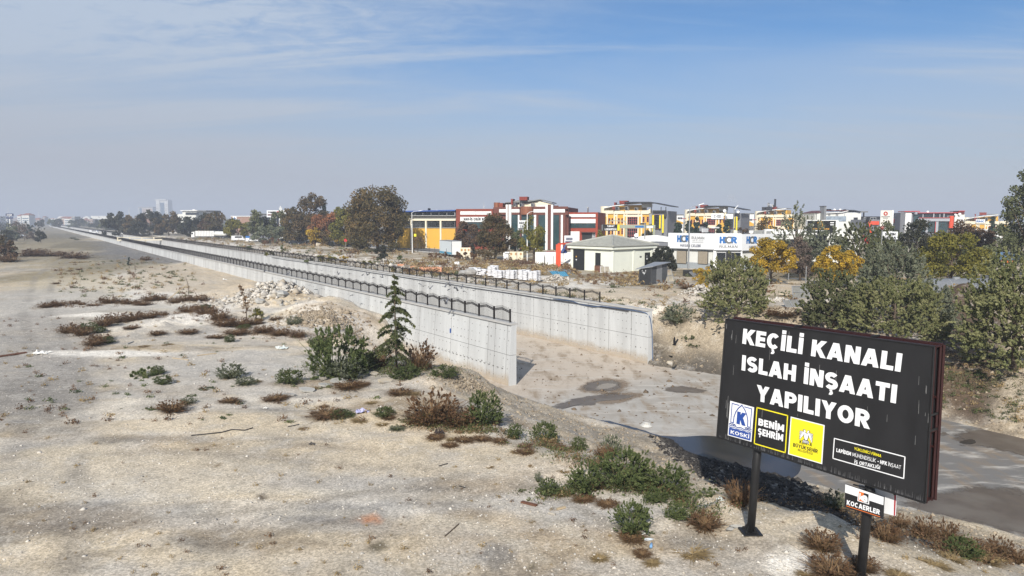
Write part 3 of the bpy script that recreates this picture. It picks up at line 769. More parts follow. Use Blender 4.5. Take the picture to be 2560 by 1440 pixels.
def fence(t,s_start,label,n_single):
 p=st(s_start,t);ang=math.atan2(DS[1],DS[0])
 root=thing('railing_fence',label,'fence',(p[0],p[1],WH),rz=ang)
 post=MB();post.box(-.05,-.05,0,.05,.05,1.03);post.box(-.06,-.06,1.03,.06,.06,1.06);post.box(-.09,-.09,0,.09,.09,.02)
 p0=post.build('post',railing,root,off=(0,0,0));pn=panel_mesh().build('panel',railing,root,off=(0,0,0))
 for i in range(1,n_single+1):
  c=p0.copy();COL.objects.link(c);c.location=(i*FW,0,0)
  if i<n_single:
   c=pn.copy();COL.objects.link(c);c.location=(i*FW,0,0)
 mb=MB();x=n_single*FW
 while x<1400:
  k=1 if x<600 else 2
  mb.box(x-.05,-.05,0,x+.05,.05,1.06);h=FW*k/2
  for dz in(0,-.14):
   mb.bar((x,0,.86+dz),(x+h,0,1.08+dz),.03,.04);mb.bar((x+h,0,1.08+dz),(x+2*h,0,.86+dz),.03,.04)
  mb.bar((x,0,.1),(x+2*h,0,.1),.03,.035)
  for j in range(1,8*k):mb.bar((x+FW*j/8,0,.1),(x+FW*j/8,0,1.08),.02,.02)
  x+=FW*k
 tag(mb.build('distant_panels',railing,root,off=(0,0,0)),kind='stuff')
 return root
fence(-.22,.55,'black spear-topped railing along the nearer canal wall, behind the cedar',150)
fence(TW+.22,6.9,'black spear-topped railing along the farther canal wall, before the white sacks',150)
blue_hose=mat('blue_hose',lin((66,88,122)),rough=.5,var=.2,scale=4)
dark_hose=mat('dark_hose',lin((52,54,62)),rough=.6,var=.2,scale=4)
def tube_thing(name,label,cat,pts,r,mt,n=6):
 p=pts[0];mb=MB().tube(pts,r,n);me=mb.build(name,mt,None,smooth=True,off=p);me.location=tuple(map(float,p));return tag(me,label,cat)
pp=[]
for i in range(70):
 s=14-i*1.1
 if s<.7:break
 q=st(s,TW-.12-.03*math.sin(s));pp.append((q[0],q[1],WH-.28-(.16 if 7<s<10 else 0)+.03*math.sin(s*.7)))
for k in range(9):
 a=k/8*math.pi/2;q=st(.6-.7*math.sin(a),TW-.1+.25*k/8);pp.append((q[0],q[1],WH-.9+.6*math.cos(a)))
q=st(-.14,TW+.35);pp+=[(q[0],q[1],3.0),(q[0]+.05,q[1],1.6),(q[0]+.1,q[1]-.02,.35)]
for k in range(6):q=st(-.2-k*.35,TW+.5+k*.3);pp.append((q[0],q[1],.08+.02*(k==0)+ground_z(q[0],q[1])*.4))
tube_thing('hose','blue hose running along the wall top and down the wall end','hose',pp,.04,blue_hose)
pp=[(*st(120-i*2.5,TW-.12),WH-.40+.02*math.sin(i))for i in range(48)]
tube_thing('cable','dark cable strung along the farther wall just under its coping','cable',pp,.04,dark_hose)
# the black notice board on two posts
black_vinyl=mat('black_vinyl',lin((32,32,34)),rough=.6,var=.25,scale=1.6,stretch=(1,1,.3),col2=lin((44,44,46)),v2=(.5,.75))
white_vinyl=mat('white_vinyl',lin((232,233,235)),rough=.55,var=.04,scale=2)
yellow_vinyl=mat('yellow_vinyl',lin((236,222,40)),rough=.55,var=.06,scale=2)
blue_vinyl=mat('blue_vinyl',lin((40,74,150)),rough=.55,var=.06,scale=2)
orange_vinyl=mat('orange_vinyl',lin((214,112,52)),rough=.55,var=.06)
black_paint=mat('black_paint',lin((34,34,35)),rough=.5,var=.2,scale=4)
red_oxide=mat('red_oxide_steel',lin((50,24,23)),rough=.6,var=.22,scale=3)
zinc=mat('galvanised_steel',lin((150,152,154)),rough=.5,var=.15,scale=5,metal=.3)
BF=Face(1803,22.7,2324,17.4)
def c7(x,y):return(1780+x/2.1818,780+y/2.1818)
def on(face,p,out):
 u,z=face.uz(*p);return face.P(u,z,out)
def quad_box(mb,face,q,out0,out1,m=0):
 """q: four sight-line corners TL TR BR BL on the face"""
 mb.hexa([on(face,p,0)+np.append(face.n,0)*out0 for p in(q[3],q[2],q[1],q[0])],[on(face,p,0)+np.append(face.n,0)*out1 for p in(q[3],q[2],q[1],q[0])],m);return mb
def bil(q,a,b):
 """point a (right) b (down) inside the sight-line quad, taken on the board plane"""
 (x0,y0),(x1,y1),(x2,y2),(x3,y3)=q
 return((x0*(1-a)+x1*a)*(1-b)+(x3*(1-a)+x2*a)*b,(y0*(1-a)+y1*a)*(1-b)+(y3*(1-a)+y2*a)*b)
def line_on(mb,face,pts,w,out,closed=False):
 """a printed line of width w metres through sight-line points"""
 P=[on(face,p,out)for p in pts]
 n3=np.append(face.n,0)
 for i in range(len(P)if closed else len(P)-1):
  a,b=P[i],P[(i+1)%len(P)];d=(b-a)/np.linalg.norm(b-a);s=np.cross(n3,d)*w/2;e=d*w/2
  mb.add([a-s-e,b-s+e,b+s+e,a+s-e],[(0,1,2,3)])
def text_on(face,s,BL,BR,TL,mt,parent,out,bold=0.0,name='lettering'):
 V,Fs=block_geo(s,.12+bold*3.4,.12-bold*1.2)if s.upper()==s else text_geo(s,bold)
 if V.shape[1]<3:V=np.c_[V,np.zeros(len(V))]
 L,R_,T=(np.array(face.uz(*p))for p in(BL,BR,TL))
 mb=MB();q=[L+(R_-L)*v[0]+(T-L)*v[1]for v in V]
 mb.add([face.P(p[0],p[1],out+v[2]*.0006)for p,v in zip(q,V)],Fs);return mb.build(name,mt,parent)
board_q=[(1815,797),(2335,866),(2313,1258),(1792,1093)]
bp1=at_ground(1876,1332);bp2=at_ground(2150,1452)
board=thing('notice_board','large black notice board on two posts, lettered in white about canal works','sign',bp1)
quad_box(MB(),BF,board_q,-.07,0).build('front_panel',black_vinyl,board)
N3=np.append(BF.n,0)
def bq(a,b,out):return on(BF,bil(board_q,a,b),0)+N3*out
fr=MB()
for a0,b0,a1,b1 in((0,0,1,0),(1,0,1,1),(1,1,0,1),(0,1,0,0)):fr.bar(bq(a0,b0,.005),bq(a1,b1,.005),.045,.03)
fr.build('edge_trim',black_paint,board)
bk=MB()
lo=[bq(0,1,-.42),bq(1,1,-.42),bq(1,1,-.48),bq(0,1,-.48)];hi=[bq(0,0,-.42),bq(1,0,-.42),bq(1,0,-.48),bq(0,0,-.48)]
bk.hexa(lo,hi);bk.build('rear_panel',black_vinyl,board)
sf=MB()
for b in(.004,.34,.66,1.0):sf.bar(bq(0,b,-.39),bq(1,b,-.39),.05,.05);sf.bar(bq(0,b,-.10),bq(1,b,-.10),.05,.05)
for a in(.005,.25,.5,.75,.995):sf.bar(bq(a,0,-.39),bq(a,1,-.39),.05,.05);sf.bar(bq(a,0,-.10),bq(a,1,-.10),.05,.05)
for a in(.003,.997):
 for b in(.006,.55,.99):sf.bar(bq(a,b,-.10),bq(a,b,-.39),.06,.03)
sf.bar(bq(0,-.002,-.45),bq(1,-.002,-.45),.07,.05);sf.bar(bq(1.004,0,-.45),bq(1.004,1,-.45),.07,.06)
sf.build('steel_frame',red_oxide,board)
for a,b in((1,.45),(1,.55),(.7,0),(.33,0)):MB().bar(bq(a,b-.01,.03),bq(a,b-.01,-.40),.03,.05).build('clamp',black_paint,board)
for top,foot in((c7(232,745),bp1),(c7(847,950),bp2)):
 u,z=BF.uz(*top);t3=BF.P(u,z+1.2,-.25)
 foot=np.array(foot);pm=MB().tube([foot+(0,0,-.1),foot+(t3-foot)*.5,t3],.125,16);po=pm.build('post',black_paint,board,smooth=True)
 pl=MB().box(foot[0]-.3,foot[1]-.3,foot[2]+.02,foot[0]+.3,foot[1]+.3,foot[2]+.06)
 for k in range(4):
  a=k*math.pi/2+.7;pl.bar(foot+(math.cos(a)*.26,math.sin(a)*.26,.06),foot+(math.cos(a)*.26,math.sin(a)*.26,.13),.04);pl.hexa([foot+(math.cos(a+j)*r,math.sin(a+j)*r,.06)for r,j in((.10,-.08),(.28,-.03),(.28,.03),(.10,.08))],[foot+(math.cos(a+j)*r,math.sin(a+j)*r,h)for r,j,h in((.10,-.08,.3),(.28,-.03,.08),(.28,.03,.08),(.10,.08,.3))])
 pl.build('base_plate',zinc if foot is bp1 else black_paint,po,off=wloc(board))
o_=.004
text_on(BF,'KEÇİLİ KANALI',c7(165,172),c7(1028,327),c7(172,90),white_vinyl,board,o_,.036)
text_on(BF,'ISLAH İNŞAATI',c7(161,317),c7(1003,499),c7(166,234),white_vinyl,board,o_,.036)
text_on(BF,'YAPILIYOR',c7(241,482),c7(862,640),c7(245,396),white_vinyl,board,o_,.036)
kq=[c7(100,484),c7(230,520),c7(215,708),c7(86,672)]
def kp(a,b):return bil(kq,a,b)
quad_box(MB(),BF,kq,0,.006).build('emblem_panel',white_vinyl,board)
mb=MB()
quad_box(mb,BF,[kp(.04,.76),kp(.96,.76),kp(.96,.975),kp(.04,.975)],.006,.010)
for side in(0,1):
 f=(lambda a:a)if side==0 else(lambda a:1-a)
 line_on(mb,BF,[kp(f(.09),.60),kp(f(.09),.06),kp(f(.38),.06)],.03,.009);line_on(mb,BF,[kp(f(.09),.60),kp(f(.19),.60)],.03,.009)
 line_on(mb,BF,[kp(f(.20),.60),kp(f(.21),.42),kp(f(.27),.27),kp(f(.36),.15),kp(f(.5),.035)],.035,.010)
for r in range(3):
 for x0,x1 in((.04,.30),(.70,.96))if r==0 else((.04,.96),):
  line_on(mb,BF,[kp(x0+(x1-x0)*i/14,.645+r*.045+.012*math.sin(i*1.5))for i in range(15)],.028 if r<2 else .022,.011+.0006*r)
mb.build('emblem_print',blue_vinyl,board)
text_on(BF,'K',kp(.33,.60),kp(.72,.60),kp(.33,.24),blue_vinyl,board,.013,.05)
text_on(BF,'KOSKİ',kp(.12,.925),kp(.90,.925),kp(.12,.82),white_vinyl,board,.014,.02)
bqd=[c7(246,521),c7(413,565),c7(400,767),c7(231,717)]
mb=MB();line_on(mb,BF,bqd,.035,.005,True);mb.build('yellow_border',yellow_vinyl,board)
text_on(BF,'BENİM',c7(253,617),c7(393,655),c7(255,579),white_vinyl,board,.006,.034)
text_on(BF,'ŞEHRİM',c7(250,668),c7(388,706),c7(252,631),white_vinyl,board,.006,.034)
yq=[c7(430,570),c7(615,617),c7(601,830),c7(415,775)]
def yp(a,b):return bil(yq,a,b)
quad_box(MB(),BF,yq,0,.006).build('yellow_panel_border',white_vinyl,board)
quad_box(MB(),BF,[yp(.03,.025),yp(.97,.025),yp(.97,.975),yp(.03,.975)],.006,.010).build('yellow_panel',yellow_vinyl,board)
eg,eb=MB(),MB()
def ep(x,y):return yp(.49+x*.21,.415-y*.185)
def epoly(mb,pts,out):mb.add([on(BF,ep(*p),out)for p in pts],[tuple(range(len(pts)))])
for s in(-1,1):
 for k in range(6):
  a=k/5
  p0=(s*(.22+.12*a),.55-.25*a);tip=(s*(.95-.06*a*a),.55-1.15*a);w=.085
  d=np.array(tip)-np.array(p0);nn=np.array((-d[1],d[0]));nn=nn/np.linalg.norm(nn)*w
  epoly(eb,[tuple(np.array(p0)-nn),tuple(np.array(tip)-nn*1.1),tuple(np.array(tip)+nn*1.1),tuple(np.array(p0)+nn)],.0115+.0002*k)
  nn*=.55;epoly(eg,[tuple(np.array(p0)-nn),tuple(np.array(tip)*.97-nn),tuple(np.array(tip)*.97+nn),tuple(np.array(p0)+nn)],.0135+.0002*k)
 epoly(eb,[(s*.05,.5),(s*.12,.85),(s*.3,1.0),(s*.46,.9),(s*.56,.72),(s*.4,.74),(s*.34,.6)],.0118);epoly(eg,[(s*.08,.52),(s*.15,.82),(s*.3,.93),(s*.42,.85),(s*.36,.78),(s*.3,.6)],.0142)
 epoly(eb,[(s*.12,-.35),(s*.5,-.6),(s*.42,-.78),(s*.1,-.55)],.0119)
epoly(eb,[(-.34,.55),(.34,.55),(.36,-.1),(.2,-.5),(0,-.6),(-.2,-.5),(-.36,-.1)],.0131);epoly(eg,[(-.26,.48),(.26,.48),(.28,-.08),(.15,-.42),(0,-.5),(-.15,-.42),(-.28,-.08)],.0148)
for k in range(5):
 x=-.3+.15*k;epoly(eb,[(x-.09,-.5),(x+.09,-.5),(x*1.3+.08,-.98),(x*1.3-.08,-.98)],.0121+.0002*k);epoly(eg,[(x-.05,-.55),(x+.05,-.55),(x*1.3+.04,-.92),(x*1.3-.04,-.92)],.0151)
for sx in(-1,1):
 for m_ in(eb,eg):pass
def orient(mb):
 n3=N3
 for i,f in enumerate(mb.f):
  a,b,c=(np.array(mb.v[k])for k in f[:3])
  if np.cross(b-a,c-a)@n3<0:mb.f[i]=tuple(reversed(f))
orient(eb);orient(eg)
eb.build('eagle_outline',black_paint,board);eg.build('eagle_emblem',white_vinyl,board)
text_on(BF,'KONYA',c7(478,716),c7(546,733),c7(480,697),black_paint,board,.013,.025)
text_on(BF,'BÜYÜKŞEHİR',c7(443,733),c7(578,771),c7(445,713),black_paint,board,.013,.025)
text_on(BF,'BELEDİYESİ',c7(469,757),c7(549,780),c7(470,745),black_paint,board,.013,.01)
wq=[c7(668,689),c7(1053,790),c7(1046,908),c7(660,798)]
mb=MB();line_on(mb,BF,wq,.028,.005,True);mb.build('white_border',white_vinyl,board)
text_on(BF,'YÜKLENİCİ FİRMA',c7(775,751),c7(923,793),c7(777,736),yellow_vinyl,board,.006,.012)
for s_,x0,x1,b in(('LAPİDEM',678,758,.03),('MÜHENDİSLİK',766,894,0),('- HFK',903,955,.03),('İNŞAAT',961,1030,0)):
 y=lambda x:762+(x-678)*.2727
 text_on(BF,s_,c7(x0,y(x0)),c7(x1,y(x1)),c7(x0+2,y(x0)-20),white_vinyl,board,.006,b)
text_on(BF,'İŞ ORTAKLIĞI',c7(777,826),c7(916,858),c7(779,807),white_vinyl,board,.006,.02)
mb=MB()
for i in range(26):
 a,b=rnd.random(),rnd.uniform(0,.7);l_=rnd.uniform(.02,.09)*(2 if rnd.random()<.15 else 1)
 if i<16:a=rnd.choice((rnd.uniform(.005,.06),rnd.uniform(.93,.995)))
 w=rnd.uniform(.0008,.0016);mb.add([on(BF,bil(board_q,*q),.003)for q in((a-w,b+l_),(a+w,b+l_),(a+w*.6,b),(a-w*.6,b))],[(0,1,2,3)])
tag(mb.build('paint_runs',mat('washed_paint',lin((112,112,112)),rough=.7),board),kind='stuff')
mb=MB()
for i in range(150):
 a=rnd.uniform(.01,.99);h=rnd.uniform(.008,.045);w=rnd.uniform(.0006,.0016)
 mb.add([on(BF,bil(board_q,*q),.002)for q in((a-w,.992),(a+w,.992),(a+w*.3,.992-h),(a-w*.3,.992-h))],[(0,1,2,3)])
tag(mb.build('rain_marks',mat('rain_marks',lin((96,96,97)),rough=.7),board),kind='stuff')
f2=BF
sq=[c7(728,940),c7(937,1010),c7(931,1130),c7(722,1063)]
p_=on(f2,c7(830,1130),-.1)
small=thing('name_plate','small white and black name plate fixed to the post under the notice board','sign',p_)
quad_box(MB(),f2,sq,-.05,0).build('plate',black_vinyl,small)
quad_box(MB(),f2,[sq[0],sq[1],bil(sq,1,.36),bil(sq,0,.36)],0,.005).build('white_band',white_vinyl,small)
lq=[c7(798,972),c7(861,992),c7(857,1050),c7(794,1030)]
quad_box(MB(),f2,lq,.005,.009).build('emblem_panel',white_vinyl,small)
quad_box(MB(),f2,[bil(lq,.08,.07),bil(lq,.5,.07),bil(lq,.5,.93),bil(lq,.08,.93)],.009,.011).build('emblem_print',orange_vinyl,small)
quad_box(MB(),f2,[bil(lq,.5,.07),bil(lq,.92,.07),bil(lq,.92,.93),bil(lq,.5,.93)],.009,.011).build('emblem_print',black_vinyl,small)
text_on(f2,'k',bil(lq,.14,.8),bil(lq,.52,.8),bil(lq,.14,.2),white_vinyl,small,.014,.03)
text_on(f2,'e',bil(lq,.36,.84),bil(lq,.88,.84),bil(lq,.36,.02),white_vinyl,small,.017,.04)
text_on(f2,'KOCAERLER',c7(735,1050),c7(916,1106),c7(737,1024),white_vinyl,small,.008,.03)
quad_box(MB(),f2,[c7(733,1055),c7(917,1115),c7(917,1119),c7(733,1059)],0,.006).build('print_line',orange_vinyl,small)
q2=[c7(765,955),c7(970,1003),c7(964,1128),c7(760,1075)]
pl=thing('rear_plate','white plate with a flaking red edge behind the small name plate','sign',on(f2,c7(900,1120),-.35))
quad_box(MB(),f2,q2,-.36,-.32).build('plate',white_vinyl,pl)
quad_box(MB(),f2,[bil(q2,.955,.1),bil(q2,1,.1),bil(q2,1,.99),bil(q2,.965,.99)],-.32,-.317).build('red_edge',mat('flaked_red',lin((170,40,48)),rough=.7,var=.3,scale=20),pl)
quad_box(MB(),f2,[bil(q2,.93,-.0),bil(q2,1,-.0),bil(q2,1,.1),bil(q2,.93,.1)],-.32,-.316).build('bracket',black_paint,pl)
mb=MB().bar(on(f2,c7(760,945),-.1),on(f2,c7(835,965),-.1),.05,.03);mb.bar(on(f2,c7(850,990),-.32),on(f2,c7(850,990),-.03),.06,.05);mb.build('bracket',black_paint,small)
# buildings on the right-hand side
def cr3(x,y):return(1000+x/5.539,460+y/5.539)
def cr4(x,y):return(1400+x/5.539,470+y/5.539)
def cr5(x,y):return(1800+x/6.4,480+y/6.4)
def cr6(x,y):return(2160+x/6.4,420+y/6.4)
def cr1(x,y):return(x/4,440+y/4)
def cr2(x,y):return(600+x/5.539,430+y/5.539)
cream=mat('cream_render',lin((224,214,190)),var=.06,scale=.4,bump=.05)
mustard=mat('mustard_render',lin((212,165,64)),var=.10,scale=.25,stretch=(1,1,.4),col2=lin((198,156,70)))
brick_red=mat('brick_red_cladding',lin((128,62,46)),var=.10,scale=.5)
brown_clad=mat('brown_cladding',lin((104,62,52)),var=.10,scale=.5)
bronze=mat('bronze_cladding',lin((150,98,74)),rough=.35,var=.10,scale=.6,metal=.35)
white_clad=mat('white_cladding',lin((222,222,220)),rough=.6,var=.05,scale=.5)
white_wall=mat('white_render',lin((214,214,208)),var=.07,scale=.5,col2=lin((196,194,186)),v2=(.55,.8))
grey_wall=mat('grey_render',lin((118,120,126)),var=.08,scale=.5)
grey_roof=mat('grey_sheet_roof',lin((120,120,118)),rough=.6,var=.12,scale=.8)
dark_roof=mat('dark_steel_roof',lin((48,48,52)),rough=.5,var=.15,scale=.8)
red_roof=mat('dull_red_roof',lin((92,48,46)),var=.12,scale=.6)
chim_red=mat('red_brick_chimney',lin((126,54,44)),var=.15,scale=1.2)
teal_glass=glass_mat('teal_glass',lin((44,66,68)))
dark_glass=glass_mat('dark_glass',lin((38,42,46)))
frame_white=mat('white_frames',lin((205,205,205)),rough=.5,var=.05)
frame_dark=mat('dark_frames',lin((46,46,48)),rough=.5,var=.1)
frame_red=mat('dull_red_frames',lin((158,74,70)),rough=.6,var=.1)
yellow_fin=mat('yellow_fins',lin((232,208,40)),rough=.5,var=.06)
orange_p=mat('orange_paint',lin((214,78,46)),rough=.5,var=.1)
blue_roof=mat('blue_roof',lin((52,84,150)),rough=.5,var=.1)
sign_white=mat('sign_white',lin((226,227,228)),rough=.45,var=.03,scale=.6)
sign_blue=mat('sign_blue',lin((44,104,168)),rough=.5,var=.04)
sign_grey=mat('sign_grey',lin((104,106,108)),rough=.5,var=.05)
sign_navy=mat('sign_navy',lin((44,52,84)),rough=.5,var=.05)
sign_black=mat('sign_black',lin((30,30,30)),rough=.5,var=.1)
sign_gold=mat('sign_gold',lin((206,156,70)),rough=.5,var=.08)
sign_red=mat('sign_red',lin((180,44,44)),rough=.5,var=.08)
dish_white=mat('dish_white',lin((225,225,225)),rough=.4,var=.04)
class Bld:
 def __init__(s,name,label,cat,face,zbase=ZR,group=None,crop=None):
  s.f=face;s.z=zbase;s.crop=crop or(lambda x,y:(x,y));s.root=thing(name,label,cat,face.P(face.W/2,zbase),group)
 def b(s,name,mt,rects,back=.06,out=.08,parent=None,ground=False):
  o=None
  for r in(rects if isinstance(rects,list)else[rects]):
   (x0,y0),(x1,y1)=s.crop(r[0],r[1]),s.crop(r[2],r[3]);mb=MB();s.f.box(mb,x0,y0,x1,y1,back,out,zlo=s.z-.3 if ground else None)
   o=mb.build(name,mt,parent or s.root,off=wloc(parent or s.root))
  return o
 def win(s,r,nx=2,ny=1,fm=None,gm=None,out=.03,t=.12,name='window'):
  """frame with bars, and a glass pane as its sub-part"""
  (x0,y0),(x1,y1)=s.crop(r[0],r[1]),s.crop(r[2],r[3]);f=s.f;xm,ym=(x0+x1)/2,(y0+y1)/2
  u0,u1=f.uz(x0,ym)[0],f.uz(x1,ym)[0];z1,z0=f.uz(xm,y0)[1],f.uz(xm,y1)[1];mb=MB()
  for i in range(nx+1):u=u0+(u1-u0)*i/nx;f.ubox(mb,u-t/2,z0,u+t/2,z1,.05,out+.06)
  for j in range(ny+1):z=z0+(z1-z0)*j/ny;f.ubox(mb,u0-t/2,z-t/2,u1+t/2,z+t/2,.05,out+.05)
  w=mb.build(name,fm or frame_white,s.root,off=wloc(s.root));g=MB();f.ubox(g,u0,z0,u1,z1,.04,out);g.build('pane',gm or dark_glass,w,off=wloc(s.root));return w
 def cylw(s,name,mt,r,back_frac=1.0,n=16,out=0.0):
  """round tower: sight-line rectangle is its outline"""
  (x0,y0),(x1,y1)=s.crop(r[0],r[1]),s.crop(r[2],r[3]);f=s.f;ym=(y0+y1)/2
  u0,u1=f.uz(x0,ym)[0],f.uz(x1,ym)[0];z1,z0=f.uz((x0+x1)/2,y0)[1],f.uz((x0+x1)/2,y1)[1]
  c=f.P((u0+u1)/2,z0,out);return MB().cyl(c,(u1-u0)/2,z1-z0,n).build(name,mt,s.root,off=wloc(s.root),smooth=False)
 def gable(s,name,mt,pts,back,out=.3,thick=.25):
  """roof: profile through sight-line points, drawn back from the front"""
  P=[s.f.uz(*s.crop(*p))for p in pts];mb=MB()
  for(ua,za),(ub,zb)in zip(P,P[1:]):
   lo=[s.f.P(ua,za,out),s.f.P(ub,zb,out),s.f.P(ub,zb,-back),s.f.P(ua,za,-back)]
   mb.hexa(lo,[q+np.array((0,0,thick))for q in lo])
  return mb.build(name,mt,s.root,off=wloc(s.root))
 def poly(s,name,mt,pts,back,out=0.0):
  """wall with a shaped outline"""
  P=[s.f.uz(*s.crop(*p))for p in pts];n=len(P);mb=MB();V=[s.f.P(u,z,out)for u,z in P]+[s.f.P(u,z,-back)for u,z in P]
  mb.add(V,[tuple(range(n-1,-1,-1)),tuple(range(n,2*n))]+[(i,(i+1)%n,n+(i+1)%n,n+i)for i in range(n)]);return mb.build(name,mt,s.root,off=wloc(s.root))
 def dish(s,x,y,rpx,out=.5,parent=None):
  p=s.crop(x,y);u,z=s.f.uz(*p);c=s.f.P(u,z,out);r=rpx*px_size(c[1]);mb=MB();n3=np.append(s.f.n,.35);n3/=np.linalg.norm(n3)
  a=np.cross(n3,(0,0,1));a/=np.linalg.norm(a);b=np.cross(a,n3);rings=[(1,0),(.7,-.16),(.3,-.26)]
  V=[c+(a*math.cos(t)+b*math.sin(t))*r*q+n3*d*r for q,d in rings for t in[k*math.pi/6 for k in range(12)]]+[c-n3*.3*r]
  F=[(i*12+k,i*12+(k+1)%12,(i+1)*12+(k+1)%12,(i+1)*12+k)for i in range(2)for k in range(12)]+[(24+k,24+(k+1)%12,36)for k in range(12)]
  mb.add(V,F);mb.bar(c-n3*.2*r,c-n3*.2*r-np.array((0,0,r*1.6)),.08);mb.bar(c,c+n3*r*.9-b*r*.3,.04)
  return mb.build('satellite_dish',dish_white,s.root,off=wloc(s.root))
 def txt(s,t,r,mt,w=.2,out=.12,gap=.1):
  (x0,y0),(x1,y1)=s.crop(r[0],r[1]),s.crop(r[2],r[3]);return s.f.block(t,x0,y0,x1,y1,mt,s.root,out,w,gap=gap)
b=Bld('factory_hall','long mustard-yellow factory hall with a window band under its eaves','factory',Face(975,212,1140,206),crop=cr3)
b.b('walls',mustard,(-140,600,772,890),back=30,out=0,ground=True)
b.b('upper_wall',grey_roof,(-140,440,772,505),back=28,out=-1.0);b.b('cornice',cream,(-140,483,774,508),back=1.2,out=.35)
b.b('window_backing',dark_glass,(-140,505,772,602),back=29,out=-.15);b.b('upper_backing',dark_glass,(-140,390,772,445),back=27,out=-1.6)
b.b('sill_band',grey_roof,(-140,598,772,612),back=.1,out=.12);b.b('upper_sill',frame_white,(-140,436,772,446),back=2,out=-1.2)
b.b('column',cream,[(q-11,500,q+11,892)for q in(-50,160,364,567)],back=.2,out=.3)
for q in(-38,176,380,582):b.win((q,512,q+172,598),18,1,grey_roof,out=-.10,t=.16)
for q in range(-120,760,110):b.win((q,392,q+106,436),10,1,frame_white,out=-1.5,t=.22)
b.gable('roof',blue_roof,[(-140,392),(772,374)],30,.6,.35)
b.b('roof_vent',white_clad,(488,358,512,375),back=.6,out=-2);b.b('antenna',frame_dark,(383,335,387,380),back=.1,out=-2)
b=Bld('showroom_building','brick-red and white steel company showroom with bronze drums and tall glass bays','building',Face(1140,206,1421,199),crop=cr3)
b.b('walls',brick_red,(778,345,1285,930),back=30,out=0,ground=True)
b.b('main_block',brown_clad,(1285,320,2300,930),back=28,out=-.6,ground=True)
b.b('white_panel',white_clad,[(835,378,1048,425),(1051,378,1265,425)],out=.1);b.b('sign_panel',white_clad,(835,455,1265,525),out=.1)
b.txt('HAK-İŞ ÇELİK BORU',(885,470,1235,503),frame_dark,w=.26,out=.2)
b.win((838,530,1262,620),8,2,frame_dark,teal_glass,out=.03);b.win((838,660,1262,800),8,2,frame_dark,dark_glass,out=.03)
b.b('plinth_panel',white_clad,(850,648,888,715),out=.12)
b.cylw('bronze_drum',bronze,(1283,255,1368,420),out=-1.5);b.b('drum_base',brick_red,(1283,420,1368,900),back=6,out=-.2,ground=True);b.b('parapet_step',brick_red,(1366,262,1418,325),back=8,out=-.5)
b.b('parapet',brown_clad,[(1370,318,1655,347),(1848,312,2325,347),(1370,395,1655,425),(1845,395,2325,428)],back=.3,out=.12)
b.b('white_panel',white_clad,[(1373,348,1470,394),(1530,348,1655,394),(1850,346,2020,394),(2122,346,2284,394)],out=.08)
b.cylw('bronze_drum',bronze,(1657,313,1846,424),out=-.9,n=22)
b.b('white_pier',white_clad,[(1472,285,1496,930),(1508,285,1545,930),(2016,287,2048,930),(2094,287,2122,930)],back=1,out=.5);b.b('brown_pier',brown_clad,[(1496,288,1508,930),(2048,285,2094,930)],back=1,out=.3)
for q in((1546,430,1634,900),(1682,430,1852,900),(1916,430,2014,900),(2124,430,2204,900)):b.win(q,max(1,int((q[2]-q[0])/50)),7,frame_dark,teal_glass,out=-.45,t=.1)
b.b('white_pier',white_clad,[(1634,428,1656,930),(1855,428,1886,930),(2228,428,2256,930)],back=1,out=.25);b.b('brown_pier',brown_clad,[(1656,428,1682,930),(1886,428,1915,930),(2205,428,2228,930),(2256,428,2290,930)],back=1,out=.12)
b.cylw('corner_drum',brown_clad,(2270,325,2332,430),out=-1.4);b.cylw('corner_column',brown_clad,(2284,430,2328,930),out=-1.6);b.b('roof_step',brown_clad,(2125,298,2180,325),back=2,out=-1)
b.poly('penthouse',cream,[(1420,320),(1420,268),(1700,262),(1905,232),(2065,268),(2065,320)],10,-4)
b.gable('roof',grey_roof,[(1418,262),(1720,250),(1905,218),(2080,262)],12,-3.4,.3);b.poly('roof_slope',grey_roof,[(1420,258),(1720,248),(1880,222),(1640,214)],3,-5)
for q in((1815,268,1838,310),(1575,268,1592,310),(1655,265,1685,312)):b.win(q,1,1,frame_white,out=-3.95,t=.08)
b.b('balcony_wall',white_clad,(1888,298,2010,320),back=.3,out=-2);b.b('chimney',chim_red,[(1516,205,1540,282),(1633,180,1742,222)],back=2,out=-5);b.b('chimney_cap',chim_red,[(1512,203,1544,212),(1630,172,1746,182)],back=2.2,out=-4.9)
b.dish(1720,214,4,out=-3.5)
b=Bld('red_annex','low red hall with white bands and an open dark doorway','building',Face(1416,205,1494,203),crop=cr4)
b.b('walls',mat('red_cladding',lin((146,62,42)),var=.1,scale=.4),(95,337,523,800),back=25,out=0,ground=True)
b.b('white_panel',white_clad,[(95,362,493,402),(138,428,493,487)],out=.1);b.b('dark_line',brown_clad,(95,404,520,410),out=.05)
b.win((140,490,490,552),8,1,frame_dark,teal_glass);b.b('panel_door',white_clad,(135,600,270,790),out=.1);b.b('doorway',sign_black,(305,615,450,790),out=.02);b.win((448,620,486,790),2,6,frame_white,dark_glass);b.b('canopy',brown_clad,(296,606,490,616),back=.1,out=1.2)
b.b('lamp_mast',zinc,(375,275,379,338),back=.1,out=-3);b.b('lamp_head',white_clad,(370,262,384,276),back=.6,out=-2.8)
